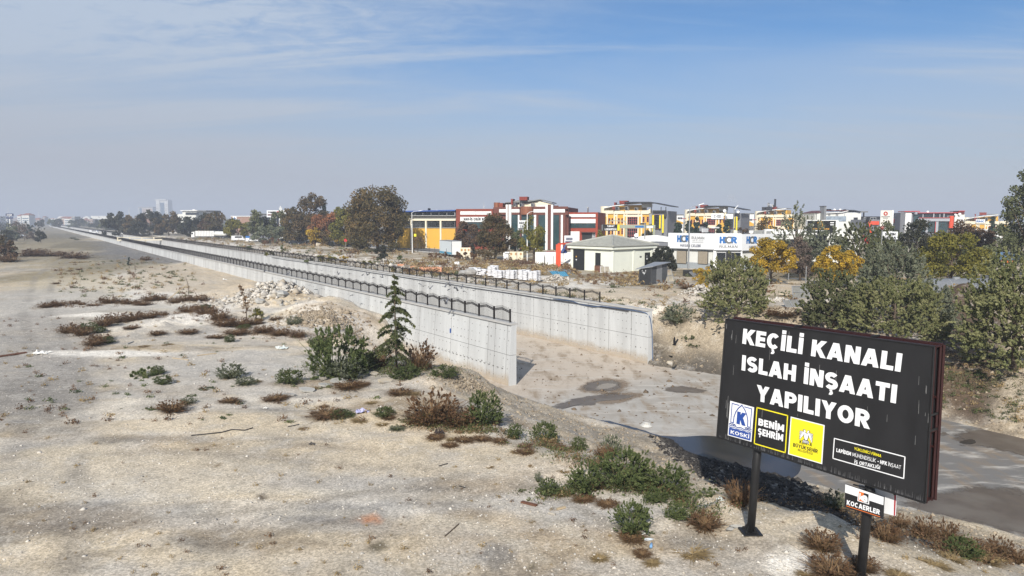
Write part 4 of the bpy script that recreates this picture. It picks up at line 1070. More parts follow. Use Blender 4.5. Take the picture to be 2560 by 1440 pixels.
def cream_house(label,crop,depth,k,x0,y0,dark_end=True,sign=None,ybase=620,group=None):
 """four-storey cream and mustard workshop house; k scales the plan, x0,y0 its top left in the crop"""
 c=lambda x,y:crop(x0+(x-525)*k,y0+(y-205)*k)
 L,Rr=c(525,0)[0],c(1255,0)[0]
 b=Bld('workshop_house',label,'building',Face(L,depth*1.02,Rr,depth*.99),crop=c,group='cream and mustard workshop houses behind the shops')
 b.b('walls',cream,(640,330,1255,800),back=22,out=0,ground=True)
 b.cylw('stair_tower',cream,(525,252,655,830),out=-3.5);b.b('tower_band',frame_red,(535,395,592,408),back=.1,out=.6)
 b.b('cornice',cream,[(640,312,745,358),(758,316,890,360),(905,312,1120,358),(1130,310,1255,360)],back=.1,out=.55)
 b.b('mustard_bay',mustard,[(628,395,650,740),(662,362,742,740),(762,395,782,740),(797,362,877,740),(895,395,916,740),(1092,395,1120,740),(1142,370,1232,740)],out=.1)
 b.b('pilaster',cream,[(648,330,662,760),(744,330,760,760),(782,330,796,760),(878,330,894,760),(918,330,934,760),(1076,330,1092,760),(1122,330,1140,760)],out=.35)
 for q in((672,420,696,490),(716,420,738,490),(806,420,826,490),(852,420,872,490),(1146,400,1170,470),(1204,400,1228,470),(672,560,696,640),(716,560,738,640),(806,560,826,640),(852,560,872,640)):b.win(q,1,3,frame_red,dark_glass,out=.12,t=.1)
 for q in((938,402,1074,504),(932,560,1074,700)):b.win(q,5,3,frame_red,dark_glass,out=.1,t=.12)
 b.poly('penthouse',mustard,[(628,320),(628,275),(900,236),(1105,232),(1105,320)],12,-3)
 for q in((770,262,802,305),(900,258,934,305),(1035,272,1060,312)):b.win(q,2,1,frame_white,dark_glass,out=-2.95,t=.1)
 b.b('niche',brick_red,(722,255,760,305),out=-2.85);b.gable('roof',dark_roof if dark_end else grey_roof,[(600,275),(720,250),(905,206),(1110,208)],13,-2,.25);b.gable('eaves',white_clad,[(600,282),(750,252),(1105,215)],.3,-1.9,.3)
 rl=MB()
 for x in range(640,1255,25):q0,q1=c(x,312),c(x,288);rl.bar(on(b.f,q0,.4),on(b.f,q1,.4),.06)
 rl.bar(on(b.f,c(640,289),.4),on(b.f,c(1255,289),.4),.07);rl.build('balcony_rail',frame_dark,b.root)
 b.b('chimney',chim_red,[(735,202,752,238),(808,182,918,216)],back=1.5,out=-4);b.b('chimney_cap',chim_red,[(730,198,756,204),(804,174,922,184)],back=1.7,out=-3.9)
 if dark_end:
  b.b('grey_wall',grey_wall,(1255,318,1480,800),back=20,out=-.8,ground=True);b.b('upper_glazing',white_clad,(1112,212,1256,268),back=3,out=-2.5)
  b.gable('canopy_roof',dark_roof,[(895,204),(1262,206),(1550,262)],14,1.2,.35);b.b('canopy_post',frame_dark,[(1264,262,1272,330),(1396,262,1404,330),(1462,262,1470,330)],back=.2,out=.2)
  b.b('yellow_fin',yellow_fin,[(1280,375,1302,660),(1378,378,1398,560),(1418,370,1440,620)],back=.2,out=.6);b.win((1305,372,1376,560),3,5,frame_red,dark_glass,out=-.7,t=.12);b.b('dark_band',frame_dark,(1284,310,1474,332),back=.2,out=.3);b.b('vent_box',frame_dark,(1440,342,1472,402),back=1,out=.5)
  b.b('vent_pipe',cream,(1238,292,1258,350),back=.5,out=1.0);b.b('vent_pipe',zinc,(1240,362,1278,500),back=.6,out=1.0)
 return b
ch1=cream_house('cream and mustard house behind the restaurant sign, under a black canopy roof',cr4,262,1.0,525,205)
ch2=cream_house('cream and mustard house above the dark spruces, two dishes on its dark gable',cr4,280,.84,1690,258)
for q in((2100,355,2270,430),(2298,358,2400,428)):
 ch2.crop=cr4;ch2.b('sign_panel',sign_white,q,out=.8)
ch2.txt('C-er',(2140,372,2235,408),sign_grey,w=.16,out=.95);ch2.dish(2288,313,4,1.2);ch2.dish(2476,330,3.4,1.2)
ch3=cream_house('mustard house with solar panels and a steel flue on its roof',lambda x,y:cr5(x,y),300,.92,520,262,dark_end=False)
ch3.crop=cr5
for q in((668,240,718,298),(728,238,778,296),(782,236,832,294)):ch3.b('solar_panel',dark_roof,q,back=.2,out=-3)
ch3.b('flue',zinc,(752,170,768,240),back=.5,out=-3.5);ch3.b('flue_arm',white_clad,(768,203,838,210),back=.2,out=-3.5);ch3.b('flue_arm',white_clad,(832,208,838,240),back=.2,out=-3.5);ch3.b('antenna',frame_dark,(865,110,868,240),back=.1,out=-4);ch3.b('chimney',chim_red,(835,236,888,285),back=2,out=-4)
ch4=cream_house('mustard house beyond the orange-fronted hall, with a white and blue sign board',cr6,330,1.02,1560,742,dark_end=False)
ch4.crop=cr6;ch4.b('sign_panel',sign_white,(1788,822,1936,880),out=.9);ch4.txt('RMC',(1800,838,1925,866),sign_blue,w=.18,out=1.05)
def simple_block(name,label,x0,y0,x1,y1,depth,mt,win=None,roof=None,group=None,back=18,z=ZR,cat='building',wm=None,tilt=1.0,fm=None):
 b=Bld(name,label,cat,Face(x0,depth,x1,depth*tilt),zbase=z,group=group);b.b('walls',mt,(x0,y0,x1,y1),back=back,out=0,ground=True)
 if roof:b.b('roof',roof,(x0-.8,y0-1.2,x1+.8,y0+.4),back=back+.3,out=.4)
 for w in win or[]:b.win(w[:4],*(w[4:]or(2,1)),fm=fm or frame_white,gm=wm or dark_glass,t=.1)
 return b
g=simple_block('white_hall','white hall with mustard base between two workshop houses',1658,537,1708,600,330,white_clad,[(1664,541,1678,547,4,1),(1694,543,1706,548,3,1),(1662,561,1706,571,12,1),(1662,577,1672,590,4,3)],grey_roof);g.poly('mustard_gable',mustard,[(1660,560),(1660,556),(1690,549),(1708,556),(1708,560)],.1,.1)
g=simple_block('white_hall','white hall with mustard base behind the grey lamp post',1862,534,1884,600,340,white_clad,[(1872,547,1881,552,3,1),(1862,564,1884,576,8,1)],grey_roof);g.poly('mustard_gable',mustard,[(1861,565),(1861,556),(1874,553),(1884,559),(1884,565)],.1,.1)
b=Bld('white_house','white house with a dull red roof, brick chimneys and two dishes','building',Face(2040,300,2172,300),crop=cr5)
b.b('walls',white_wall,(1545,330,2250,760),back=20,out=0,ground=True);b.cylw('round_corner',white_wall,(1535,340,1620,760),out=-2)
b.gable('roof',red_roof,[(1545,338),(1690,305),(1960,300),(2040,304)],14,.6,.3);b.gable('canopy_roof',dark_roof,[(2030,296),(2130,300),(2240,322)],14,1,.3);b.gable('eaves',white_clad,[(1650,345),(1940,330),(2040,306)],.4,.9,.3)
b.b('glass_front',glass_mat('pale_glass',lin((140,152,164))),(1600,388,2015,470),out=.15);b.b('brick_chimney',chim_red,(1683,272,1816,306),back=2,out=-2);b.b('chimney',frame_dark,(2010,275,2036,300),back=1,out=-2);b.dish(1835,283,3,0);b.dish(1924,283,3,0)
for q in((1730,345,1765,385),(1850,345,1892,385),(1985,345,1998,385)):b.win(q,2,1,frame_white,grey_roof,t=.1)
b.b('steel_flue',zinc,[(1605,230,1616,450),(1621,230,1633,450)],back=.5,out=4);b.b('flue_cap',frame_dark,(1603,224,1636,234),back=.8,out=4.1);b.win((2140,410,2200,460),3,2,frame_dark,dark_glass)
g=simple_block('dark_steel_frame','dark open steel frame on the roof line beside the white house',2150,541,2200,575,310,frame_dark,[(2160,544,2170,549,2,1),(2176,544,2190,549,2,1)],None,back=6);g.b('post',frame_dark,[(2150,529,2152.5,545),(2160,531,2162,545)],back=.3,out=-1);g.b('cross_beam',grey_roof,(2149,528,2170,531),back=4,out=0)
b=Bld('silver_showroom','silver curved-front showroom with red roof edges and glass bays','building',Face(2258,268,2412,262),crop=cr6)
b.b('walls',grey_wall,(655,710,1560,1060),back=22,out=-.5,ground=True);b.b('wing_wall',white_clad,(655,708,752,1060),back=8,out=.2);b.b('roof_edge',sign_red,[(640,688,885,700),(850,712,1510,722),(1500,684,1605,694)],back=10,out=1)
silver=mat('silver_cladding',lin((176,178,184)),rough=.35,var=.08,scale=.5,metal=.5)
b.cylw('silver_column',silver,(796,705,850,742),out=.8);b.b('stair_glass',teal_glass,(796,740,852,900),out=.4);b.b('upper_glazing',dark_glass,(862,724,1330,800),out=.1);b.b('silver_post',silver,[(1100,724,1118,800),(1264,724,1282,800),(930,740,945,800),(1200,740,1212,800)],out=.6)
b.b('balcony_rail',frame_red,(870,792,1350,804),back=.1,out=1.2);b.b('silver_band',silver,(855,806,1360,852),back=.4,out=1.0);b.cylw('silver_drum',silver,(1172,806,1312,852),out=-.6,n=20)
for q in((862,858,972,1020),(1020,858,1130,1020),(1185,858,1330,1020)):b.win(q,3,4,frame_dark,teal_glass,out=.2,t=.12)
b.b('silver_pier',silver,[(978,852,1016,1040),(1140,852,1180,1040)],out=.7);b.b('red_line',sign_red,(1130,852,1138,1040),out=.8);b.cylw('red_fin',orange_p,(1352,768,1428,960),out=.4);b.b('end_block',red_roof,(1505,692,1600,740),back=6,out=.6);b.b('end_wall',white_wall,(1440,740,1600,1000),back=10,out=.3)
b.dish(1022,698,2.6,0);b.dish(1520,738,3.4,1);b.dish(1450,745,2.4,1);b.b('panel_sign',sign_white,(1500,790,1596,850),out=.5)
g=simple_block('orange_hall','low orange-fronted hall beside the pale service-station pylon',2168,549,2268,585,285,grey_wall,None,None,back=14);g.b('orange_front',orange_p,[(2170,553,2196,562),(2232,547.5,2267,557)],back=.3,out=.6);g.b('fascia_white',white_clad,(2234,546.5,2266,548.6),back=6,out=.5);g.b('porch_beam',orange_p,(2168,552,2174,568),back=.6,out=1)
b=Bld('station_pylon','tall pale pylon with a small red and yellow ring emblem and two text lines','sign',Face(2200,240,2233,238),crop=cr6)
b.b('pylon',mat('pylon_cream',lin((218,214,204)),var=.04),(258,678,438,1100),back=1.2,out=0,ground=True);b.b('white_edge',white_clad,(438,675,466,1100),back=1.4,out=.2)
cx,cy=347,730
for i in range(14):
 a0,a1=i*math.pi/7,(i+1)*math.pi/7;q=[cr6(cx+24*math.cos(t),cy+24*math.sin(t))for t in(a0,a1)];mb=MB();line_on(mb,b.f,q,.36,.06+.004*(i%2));mb.build('ring_mark',sign_red if i%2 else sign_gold,b.root)
b.b('print_line',sign_grey,(275,774,418,786),back=.02,out=.05);b.b('print_line',sign_grey,(302,796,386,807),back=.02,out=.05)
# the bearing shop: three lettered panels round a bend
speckle=mat('speckled_plinth',lin((150,156,160)),var=.35,scale=14)
poster=mat('poster_print',lin((150,140,124)),rough=.5,var=.14,scale=2.5)
FS=[Face(1672,127,1787,120),Face(1787,120,1855,119.4),Face(1855,119.4,1935,124)]
shop=thing('bearing_shop','white shop with three big blue-lettered panels above posters and a glass door','shop',FS[1].P(0,ZR))
for f,x0,x1,top,bot in((FS[0],1672,1787,583,622),(FS[1],1787,1855,583.5,625),(FS[2],1855,1935,585,625)):
 mb=MB();ztop=f.uz((x0+x1)/2,top)[1];zb=f.uz((x0+x1)/2,bot)[1]
 f.ubox(mb,0,ZR-.3,f.W,zb,9,-.35);mb.build('walls',white_wall,shop)
 mb=MB();f.ubox(mb,.015,zb,f.W-.015,ztop,.5,.1);mb.build('sign_panel',sign_white,shop)
 mb=MB();f.ubox(mb,0,zb-.14,f.W,zb,.6,.12);mb.build('panel_edge',sign_grey,shop)
 mb=MB();f.ubox(mb,0,ztop-.25,f.W,ztop-.1,9,-.6);mb.build('flat_roof',grey_roof,shop)
 if f is not FS[1]:mb=MB();f.ubox(mb,0,ZR-.2,f.W,ZR+1.05,.2,-.3);mb.build('plinth',speckle,shop)
def hcr(f,x0,y0,x1,y1):
 w=x1-x0
 f.block('H',x0,y0,x0+w*.30,y1,sign_blue,shop,.15,.27);f.block('C',x0+w*.27,y0-w*.012,x0+w*.74,y1+w*.012,sign_grey,shop,.17,.2)
 mb=MB();xa,xb=x0+w*.40,x0+w*.54
 f.box(mb,x0+w*.27,y0+(y1-y0)*.02,x0+w*.37,y0+(y1-y0)*.22,.05,.14);f.box(mb,x0+w*.27,y1-(y1-y0)*.2,x0+w*.37,y1,.05,.14);mb.build('emblem_print',sign_blue,shop)
 f.block('R',x0+w*.64,y0,x1,y1,sign_blue,shop,.15,.27)
def c4b(f,fn,r,*a,**k):(x0,y0),(x1,y1)=cr4(r[0],r[1]),cr4(r[2],r[3]);return fn(f,x0,y0,x1,y1,*a,**k)if fn is hcr else fn(x0,y0,x1,y1,*a,**k)
c4b(FS[0],hcr,(1628,655,1808,748));c4b(FS[1],hcr,(2207,672,2455,765))
(xa,ya),(xb,yb)=cr5(412,710),cr5(585,825);hcr(FS[2],xa,ya,xb,yb)
def t4(f,s,r,mt,w=.16):(x0,y0),(x1,y1)=cr4(r[0],r[1]),cr4(r[2],r[3]);f.block(s,x0,y0,x1,y1,mt,shop,.13,w)
t4(FS[0],'RULMAN',(1828,672,2005,710),sign_grey);t4(FS[0],'SAN. TİC. LTD. ŞTİ.',(1840,722,1992,738),sign_grey,.12);t4(FS[0],'HASAN ÇELEBİ',(1672,780,1952,815),sign_navy,.17);t4(FS[1],'RULMAN',(2205,792,2457,830),sign_grey,.17)
(xa,ya),(xb,yb)=cr5(610,722),cr5(775,762);FS[2].block('RULMAN',xa,ya,xb,yb,sign_grey,shop,.13,.16);(xa,ya),(xb,yb)=cr5(455,855),cr5(700,895);FS[2].block('HASAN ÇELEBİ',xa,ya,xb,yb,sign_navy,shop,.13,.17)
for f,r in((FS[0],(1836,752,1990,755)),(FS[1],(2208,775,2450,779))):
 (x0,y0),(x1,y1)=cr4(r[0],r[1]),cr4(r[2],r[3]);mb=MB();f.box(mb,x0,y0,x1,y1,.05,.14);mb.build('rule_line',sign_grey,shop)
sb=Bld.__new__(Bld);sb.root=shop;sb.crop=cr4;sb.z=ZR
for i,r in enumerate(((1615,872,1745,1042),(1910,880,2040,1050))):
 sb.f=FS[0];w=sb.win(r,1,1,frame_dark,poster,out=-.30,t=.09,name='poster_window');q=random.Random(i+3)
 for k in range(7):
  x,y=q.uniform(r[0]+24,r[2]-24),q.uniform(r[1]+45,r[3]-24);rr=q.uniform(7,14);mb=MB();n=10
  pts=[cr4(x+rr*math.cos(t*6.283/n),y+rr*1.2*math.sin(t*6.283/n))for t in range(n if k%3 else 5)];line_on(mb,FS[0],pts,.09,-.285+.002*k,k%3>0);mb.build('printed_part',frame_dark,w,off=wloc(shop))
sb.f=FS[1];sb.win((2170,895,2292,1110),1,1,frame_white,dark_glass,out=-.3,t=.2,name='shop_window');sb.win((2300,895,2372,1110),1,1,frame_dark,sign_black,out=-.3,t=.1,name='door');sb.win((2376,895,2500,1110),2,1,frame_white,dark_glass,out=-.3,t=.2,name='shop_window')
for r0 in(50,36,22):
 mb=MB();line_on(mb,FS[1],[cr4(2235+r0*math.cos(t*6.283/16),1058+r0*math.sin(t*6.283/16))for t in range(16)],.12,-.27+r0*.0002,True);mb.build('bearing_print',sign_white,shop)
sb.b('pillar',white_clad,[(2120,860,2160,1125),(2500,860,2522,1125)],back=.3,out=.02)
sb.b('cream_vent',cream,(2420,588,2470,640),back=1,out=-3)
sb.f=FS[0];sb.b('roof_flue',zinc,(1885,535,1930,600),back=1,out=-2);sb.b('flue_cap',sign_black,(1880,500,1935,536),back=1.2,out=-1.9);sb.b('flue_base',red_roof,(1875,575,1938,632),back=1.4,out=-1.7);sb.b('flue_arm',frame_white,(1955,560,1965,615),back=.2,out=-2);sb.b('roof_fan',white_clad,(2070,540,2118,558),back=.6,out=-2)
for w_ in((1535,865,1556,985),):sb.b('side_window',dark_glass,w_,out=-.2)
b=Bld('arched_shop','low white shop with a shallow arched front between the hut and the big signs','shop',Face(1560,131,1673,128),crop=cr4)
b.b('walls',white_wall,(880,745,1505,1090),back=10,out=-1,ground=True)
b.poly('arched_front',white_clad,[(900,700),(1180,660),(1340,652),(1500,678),(1500,752),(1420,742),(1340,738),(1260,742),(1180,755),(1180,775),(900,760)],.5,.1)
b.b('sign_panel',sign_white,(950,698,1178,775),out=.3);b.txt('kalde',(1045,722,1142,752),sign_grey,w=.2,out=.4);b.b('recess',grey_wall,(1185,752,1500,800),out=-.85);b.b('wall_lamp',frame_dark,(1338,778,1350,800),out=-.5,back=.3);b.dish(1064,652,5.2,.6);b.b('conduit',zinc,(1176,480,1184,700),out=.5,back=.1)
b=Bld('curved_roof_shop','white shop with a rounded parapet behind the yellow-leaved trees','shop',Face(1925,140,2180,140),crop=cr5)
b.b('walls',white_wall,(805,625,2250,1180),back=10,out=0,ground=True);b.cylw('round_end',white_clad,(790,598,960,700),out=-3.2);b.b('parapet',white_clad,(870,600,1640,680),back=.4,out=.3);b.b('white_strip',white_clad,(1830,715,2200,745),out=.5);b.win((1480,700,1700,900),5,2,frame_dark,dark_glass);b.win((1000,760,1250,1000),5,2,frame_dark,dark_glass)
b=Bld('gold_letter_hoarding','black roof hoarding with a gold hexagon emblem and gold lettering','sign',Face(2016,133,2096,133),crop=cr5,zbase=9)
b.b('hoarding',sign_black,(1392,460,1848,655),back=.4,out=0);b.b('white_frame',white_clad,[(1385,448,1892,460),(1848,460,1892,655),(1385,460,1391,655)],back=.5,out=.08)
mb=MB();line_on(mb,b.f,[cr5(1605+56*math.sin(t*math.pi/3),512+46*-math.cos(t*math.pi/3))for t in range(6)],.1,.06,True);mb.build('hexagon_emblem',sign_gold,b.root)
b.txt('OHT',(1560,488,1648,530),sign_gold,w=.22,out=.08);b.txt('CIVATA SAN',(1480,578,1742,602),sign_gold,w=.2,out=.08);b.b('print_line',sign_white,(1492,612,1702,624),back=.02,out=.05);b.b('print_line',sign_white,(1420,522,1500,536),back=.02,out=.05);b.b('print_line',sign_white,(1762,484,1822,500),back=.02,out=.05);b.b('print_line',sign_white,(1762,518,1818,532),back=.02,out=.05)
mb=MB()
for x in(1450,1780):mb.bar(on(b.f,cr5(x,655),-.2),on(b.f,cr5(x,760),-.2),.2)
mb.build('support',frame_dark,b.root)
b=Bld('white_roof_sign','white board with dark letters half hidden by the willowy trees','sign',Face(2200,130,2242,130),crop=cr6,zbase=8)
b.b('board',sign_white,(300,1018,540,1140),back=.4,out=0);b.txt('SARIM',(330,1034,500,1078),sign_black,w=.18);b.txt('RULMAN',(300,1094,505,1134),sign_black,w=.18);b.b('leg',zinc,[(320,1140,328,1400),(500,1140,508,1400)],back=.1,out=-.2)
b=Bld('amber_sign','black sign with amber letters on a pole by the red-leaved tree','sign',Face(2470,150,2492,150),crop=cr6,zbase=ZR)
b.b('board',sign_black,(1995,1080,2112,1190),back=.3,out=0);b.b('amber_band',sign_gold,(2020,1165,2095,1192),out=.05);b.txt('er',(2035,1130,2092,1155),orange_vinyl,w=.22);b.b('pole',zinc,(2050,1190,2060,1400),back=.2,out=-.1,ground=True)
b=simple_block('canopy_station','white flat canopy with a red-topped column beyond the dark trees',2463,574,2508,586,190,white_clad,None,None,back=8,z=8,cat='canopy');b.b('column',white_clad,[(2478,568,2484,583)],back=1,out=.6);b.b('column_top',sign_red,(2478,565,2484,570),back=1,out=.7);b.cylw('round_roof',white_clad,(2483,576,2505,581));b.b('post',white_clad,[(2466,584,2468,604),(2500,584,2502,604)],back=.3,out=-.5,ground=True)
# the white hut, its corner towards us
hw=mat('hut_render',lin((226,228,214)),var=.05,scale=.8,col2=lin((208,208,194)),v2=(.55,.8))
hutroof=mat('hut_tiles',lin((158,158,150)),var=.18,scale=1.6,bump=.2,bscale=8);door_black=mat('black_metal_door',lin((40,41,42)),rough=.5,var=.2,scale=2)
FA,FB=Face(1428,120,1533,113),Face(1533,113,1635,120)
hut=thing('white_hut','white corner hut with grey hipped tile roof and black metal doors','hut',FA.P(FA.W,ZR))
L,C_,R2=FA.A[:2],FA.B[:2],FB.B[:2];D_=L+(R2-C_);zt=FA.uz(1533,624)[1];zf=FA.uz(1533,616.5)[1]
MB().prism([L,C_,R2,D_],ZR-.3,zt+.05).build('walls',hw,hut)
ctr=(L+R2)/2
def grow(p,k):return ctr+(p-ctr)*k
MB().prism([grow(p,1.09)for p in(L,C_,R2,D_)],zt,zf).build('fascia',hw,hut)
apex=np.append(ctr,CAM_Z+ray(1530,589)[2]/ray(1530,589)[1]*ctr[1]);NRW=11
cs=[np.append(grow(p,1.13),zf)for p in(L,C_,R2,D_)]
for i in range(4):
 a,b2=cs[i],cs[(i+1)%4]
 for r in range(NRW):
  t0,t1=r/NRW,(r+1)/NRW;up=np.array((0,0,.07))
  q=[a+(apex-a)*t0,b2+(apex-b2)*t0,b2+(apex-b2)*min(t1+.01,.995),a+(apex-a)*min(t1+.01,.995)]
  MB().hexa([q[0],q[1],q[2]-up*.9,q[3]-up*.9],[q[0]+up*1.6,q[1]+up*1.6,q[2]+up*.1,q[3]+up*.1]).build('tile_row',hutroof,hut)
 MB().tube([a+(0,0,.1),apex+(0,0,.06)],.17,7).build('hip_cap',hutroof,hut)
hb_=Bld.__new__(Bld);hb_.root=hut;hb_.crop=cr4;hb_.z=ZR;hb_.f=FA
d=hb_.b('door',door_black,(186,848,340,1140),back=.04,out=.05);hb_.b('door_seam',frame_dark,[(262,905,266,1136),(188,900,338,904)],back=.02,out=.065);hb_.b('door_sign',sign_white,(222,985,236,1000),out=.06);hb_.b('warning_sign',sign_gold,(222,940,236,958),out=.06);hb_.b('door',door_black,(490,898,562,1150),back=.04,out=.05);hb_.b('corner_post',hw,[(152,850,184,1135),(716,862,742,1172)],back=.1,out=.1)
hb_.f=FB;hb_.b('pilaster',hw,[(1006,860,1028,1150),(1255,855,1290,1110)],back=.1,out=.12);hb_.b('door',door_black,(1172,893,1246,1095),back=.04,out=.05);hb_.b('door_sign',sign_white,[(1194,968,1208,990),(1196,938,1206,946)],out=.06);hb_.b('wall_sign',sign_grey,(1102,940,1128,963),out=.04)
# black shed, lean-to roof; scrap round the hut
def shed():
 A,B,Cc=at(1597,711,ZR),at(1627,711,ZR),at(1668,704,ZR);r=thing('black_shed','black sheet-metal shed with a tilted roof and white scrawl on its front','shed',A)
 h1,h2,h3=(CAM_Z-ZR)and FX(A,674),FX(B,668),FX(Cc,658);D=A+(Cc-B)
 bm_=mat('black_sheet',lin((40,41,43)),rough=.5,var=.2,scale=1.5);gm_=mat('grey_sheet',lin((82,84,86)),rough=.6,var=.2,scale=1)
 def wall(p,q,hp,hq,name,mt,th=.06):
  d=(q-p)/np.linalg.norm(q-p);n=np.array((d[1],-d[0],0))*th
  MB().hexa([p,q,q-n,p-n],[p+(0,0,hp),q+(0,0,hq),q-n+(0,0,hq),p-n+(0,0,hp)]).build(name,mt,r)
 wall(A,B-(.02,0,0),h1,h2,'front_wall',bm_);
 for k in range(3):wall(B+(Cc-B)*(k/3+.006),B+(Cc-B)*((k+1)/3-.006),h2+(h3-h2)*k/3,h2+(h3-h2)*(k+1)/3,'side_sheet',gm_ if k!=1 else zinc)
 wall(Cc,D,h3,h3,'rear_wall',gm_);wall(D,A,h3,h1,'left_wall',gm_)
 e=(B-A)/np.linalg.norm(B-A)*.35;f_=(Cc-B)/np.linalg.norm(Cc-B)*.3
 q=[A-e-f_+(0,0,h1+.02),B+e-f_+(0,0,h2+.04),Cc+e+f_+(0,0,h3+.08),D-e+f_+(0,0,h3+.08)]
 MB().hexa(q,[p+np.array((0,0,.09))for p in q]).build('roof',zinc,r)
 ff=Face(1597,A[1],1627,B[1]);mb=MB();q=random.Random(2)
 for k in range(3):
  x,y=1136+22*k,1140+18*(k%2);pts=[cr4(x+q.uniform(-10,14),y+q.uniform(-10,40))for _ in range(6)];line_on(mb,ff,pts,.06,.03+.003*k)
 mb.build('scrawl',sign_white,r)
def FX(p,ytop):return CAM_Z+ray(1600,ytop)[2]/ray(1600,ytop)[1]*p[1]-p[2]
shed()
rust=mat('rusty_steel',lin((98,66,50)),rough=.85,var=.3,scale=4);tarn=mat('weathered_panel',lin((150,142,126)),rough=.8,var=.25,scale=1.5,col2=lin((112,84,66)),v2=(.5,.7));pale_wood=mat('pale_timber',lin((176,158,130)),var=.15,scale=4)
def lean_panel(name,label,px,py,wpx,hpx,lean,mt,nx=0,ny=0,yaw=0.0,z=None,group=None,fm=None):
 """sheet leaning back; nx, ny framing bars"""
 p=at_ground(px,py);w,h=wpx*px_size(p[1]),hpx*px_size(p[1]);r=thing(name,label,'panel',p,group,rz=yaw);c,s=math.cos(lean),math.sin(lean)
 def q(a,b,o=0):return(a*w-w/2,b*h*s+o*c,b*h*c-o*s)
 if mt:MB().hexa([q(0,0),q(1,0),q(1,0,.04),q(0,0,.04)],[q(0,1),q(1,1),q(1,1,.04),q(0,1,.04)]).build('sheet',mt,r,off=(0,0,0))
 for i in range(nx+1):
  if nx:MB().bar(q(i/nx,0,-.03),q(i/nx,1,-.03),.06).build('bar',fm or zinc,r,off=(0,0,0))
 for i in range(ny+1):
  if ny:MB().bar(q(0,i/ny,-.06),q(1,i/ny,-.06),.06).build('rail',fm or zinc,r,off=(0,0,0))
 return r
lean_panel('scrap_sheet','weathered tan panel in a steel frame leaning on the black shed',1666,705,44,34,.5,tarn,3,2,.3);lean_panel('scrap_sheet','rusty narrow panel leaning beside the tan one at the shed',1647,707,18,34,.45,rust,1,2,.35)
lean_panel('scrap_door','rusty-framed door leaning on the hut by its narrow black door',1496,681,20,18,.5,rust,1,2,-.2,fm=rust);lean_panel('scrap_door','white-edged window frame leaning near the middle of the hut',1512,682,22,18,.6,tarn,2,1,-.1,fm=frame_white)
lean_panel('steel_grating','ladder-like steel grating lying beside the dark trough',1747,693,30,22,1.0,None,9,1,.5,fm=zinc)
lean_panel('wire_panel','upright grey wire-mesh panel with steel frame by the willowy bush',2003,745,44,30,.25,mat('wire_mesh',lin((118,118,114)),rough=.7,var=.2,scale=8),2,2,.1);lean_panel('wire_panel','second wire-mesh panel lying back against the upright one',1990,768,52,24,.9,mat('wire_mesh',(0,0,0)),3,1,.1)
for k,(x,y)in enumerate(((1395,690),(1412,691),(1424,686))):
 lean_panel('blue_sheet',('blue corrugated sheet lying nearest the orange gate post','middle blue corrugated sheet on the scrap heap','grey-blue corrugated sheet at the hut end of the scrap heap')[k],x,y,22,26,1.15,mat('blue_sheet',lin((86,150,176)),rough=.5,var=.15)if k<2 else zinc,4,0,.5-.1*k,fm=mat('blue_rib',lin((60,110,140)),rough=.5))
def rack(px,py,wpx,hpx,label):
 p=at_ground(px,py);w,h=wpx*px_size(p[1]),hpx*px_size(p[1]);r=thing('scrap_rack',label,'scrap',p);q=random.Random(4)
 for k in range(26):
  a=np.array((q.uniform(-.5,.5)*w,q.uniform(-.6,.6),q.uniform(0,.6)*h));b_=a+np.array((q.uniform(-.4,.4)*w,q.uniform(-.3,.3),q.choice((.4,-.1,.05))*h));b_[2]=max(b_[2],.02)
  MB().bar(a,b_,.05).build('bar',rust,r,off=(0,0,0))
 for z in(.75,.95):MB().bar((-w*.4,0,z*h),(w*.42,.1,z*h+.1),.06).build('rail',rust,r,off=(0,0,0))
rack(1550,677,44,22,'tangle of rusty steel frames heaped against the white hut')
p=at_ground(1735,690);MB().box(-1.6,-.5,0,1.6,.5,.9).build('dark_trough',black_paint).location=tuple(p);tag(bpy.data.objects['dark_trough'],'dark steel trough lying between the shop and the yellow bush','trough')
gp=at(1395,668,ZR);r=thing('orange_gate','orange steel gate frame beside the hut with its tall thick post','gate',gp);k=px_size(gp[1])
MB().box(gp[0]-5.5*k,gp[1]-.35,ZR-.2,gp[0]+6.5*k,gp[1]+.35,ZR+57*k).build('post',orange_p,r);MB().bar(gp+(0,0,58*k),gp+(54*k,3,60*k),.22,.3).build('beam',orange_p,r);MB().bar(gp+(20*k,.3,57*k),gp+(8*k,.3,36*k),.2).build('brace',mat('blue_paint',lin((60,84,140)),rough=.5),r)
p=gp+np.array((14*k,1.2,0));r=thing('blue_awning','small blue fabric awning hung inside the orange gate','awning',p);MB().add([p+(-6*k,0,34*k),p+(8*k,0,34*k),p+(10*k,-1,38*k),p+(-2*k,0,46*k),p+(6*k,.6,45*k)],[(0,1,2,4,3),(3,4,2,1,0)]).build('cloth',_mats['blue_paint'],r);MB().bar(p,p+(0,0,40*k),.07).build('pole',zinc,r)
b=simple_block('white_hoarding','plain white hoarding between the leaning tree and the orange gate',1338,630,1390,662,134,white_clad,None,None,back=.15,cat='hoarding');b=simple_block('white_hoarding','plain white hoarding on the hut side of the orange gate',1402,630,1430,664,133,white_clad,None,None,back=.15,cat='hoarding')
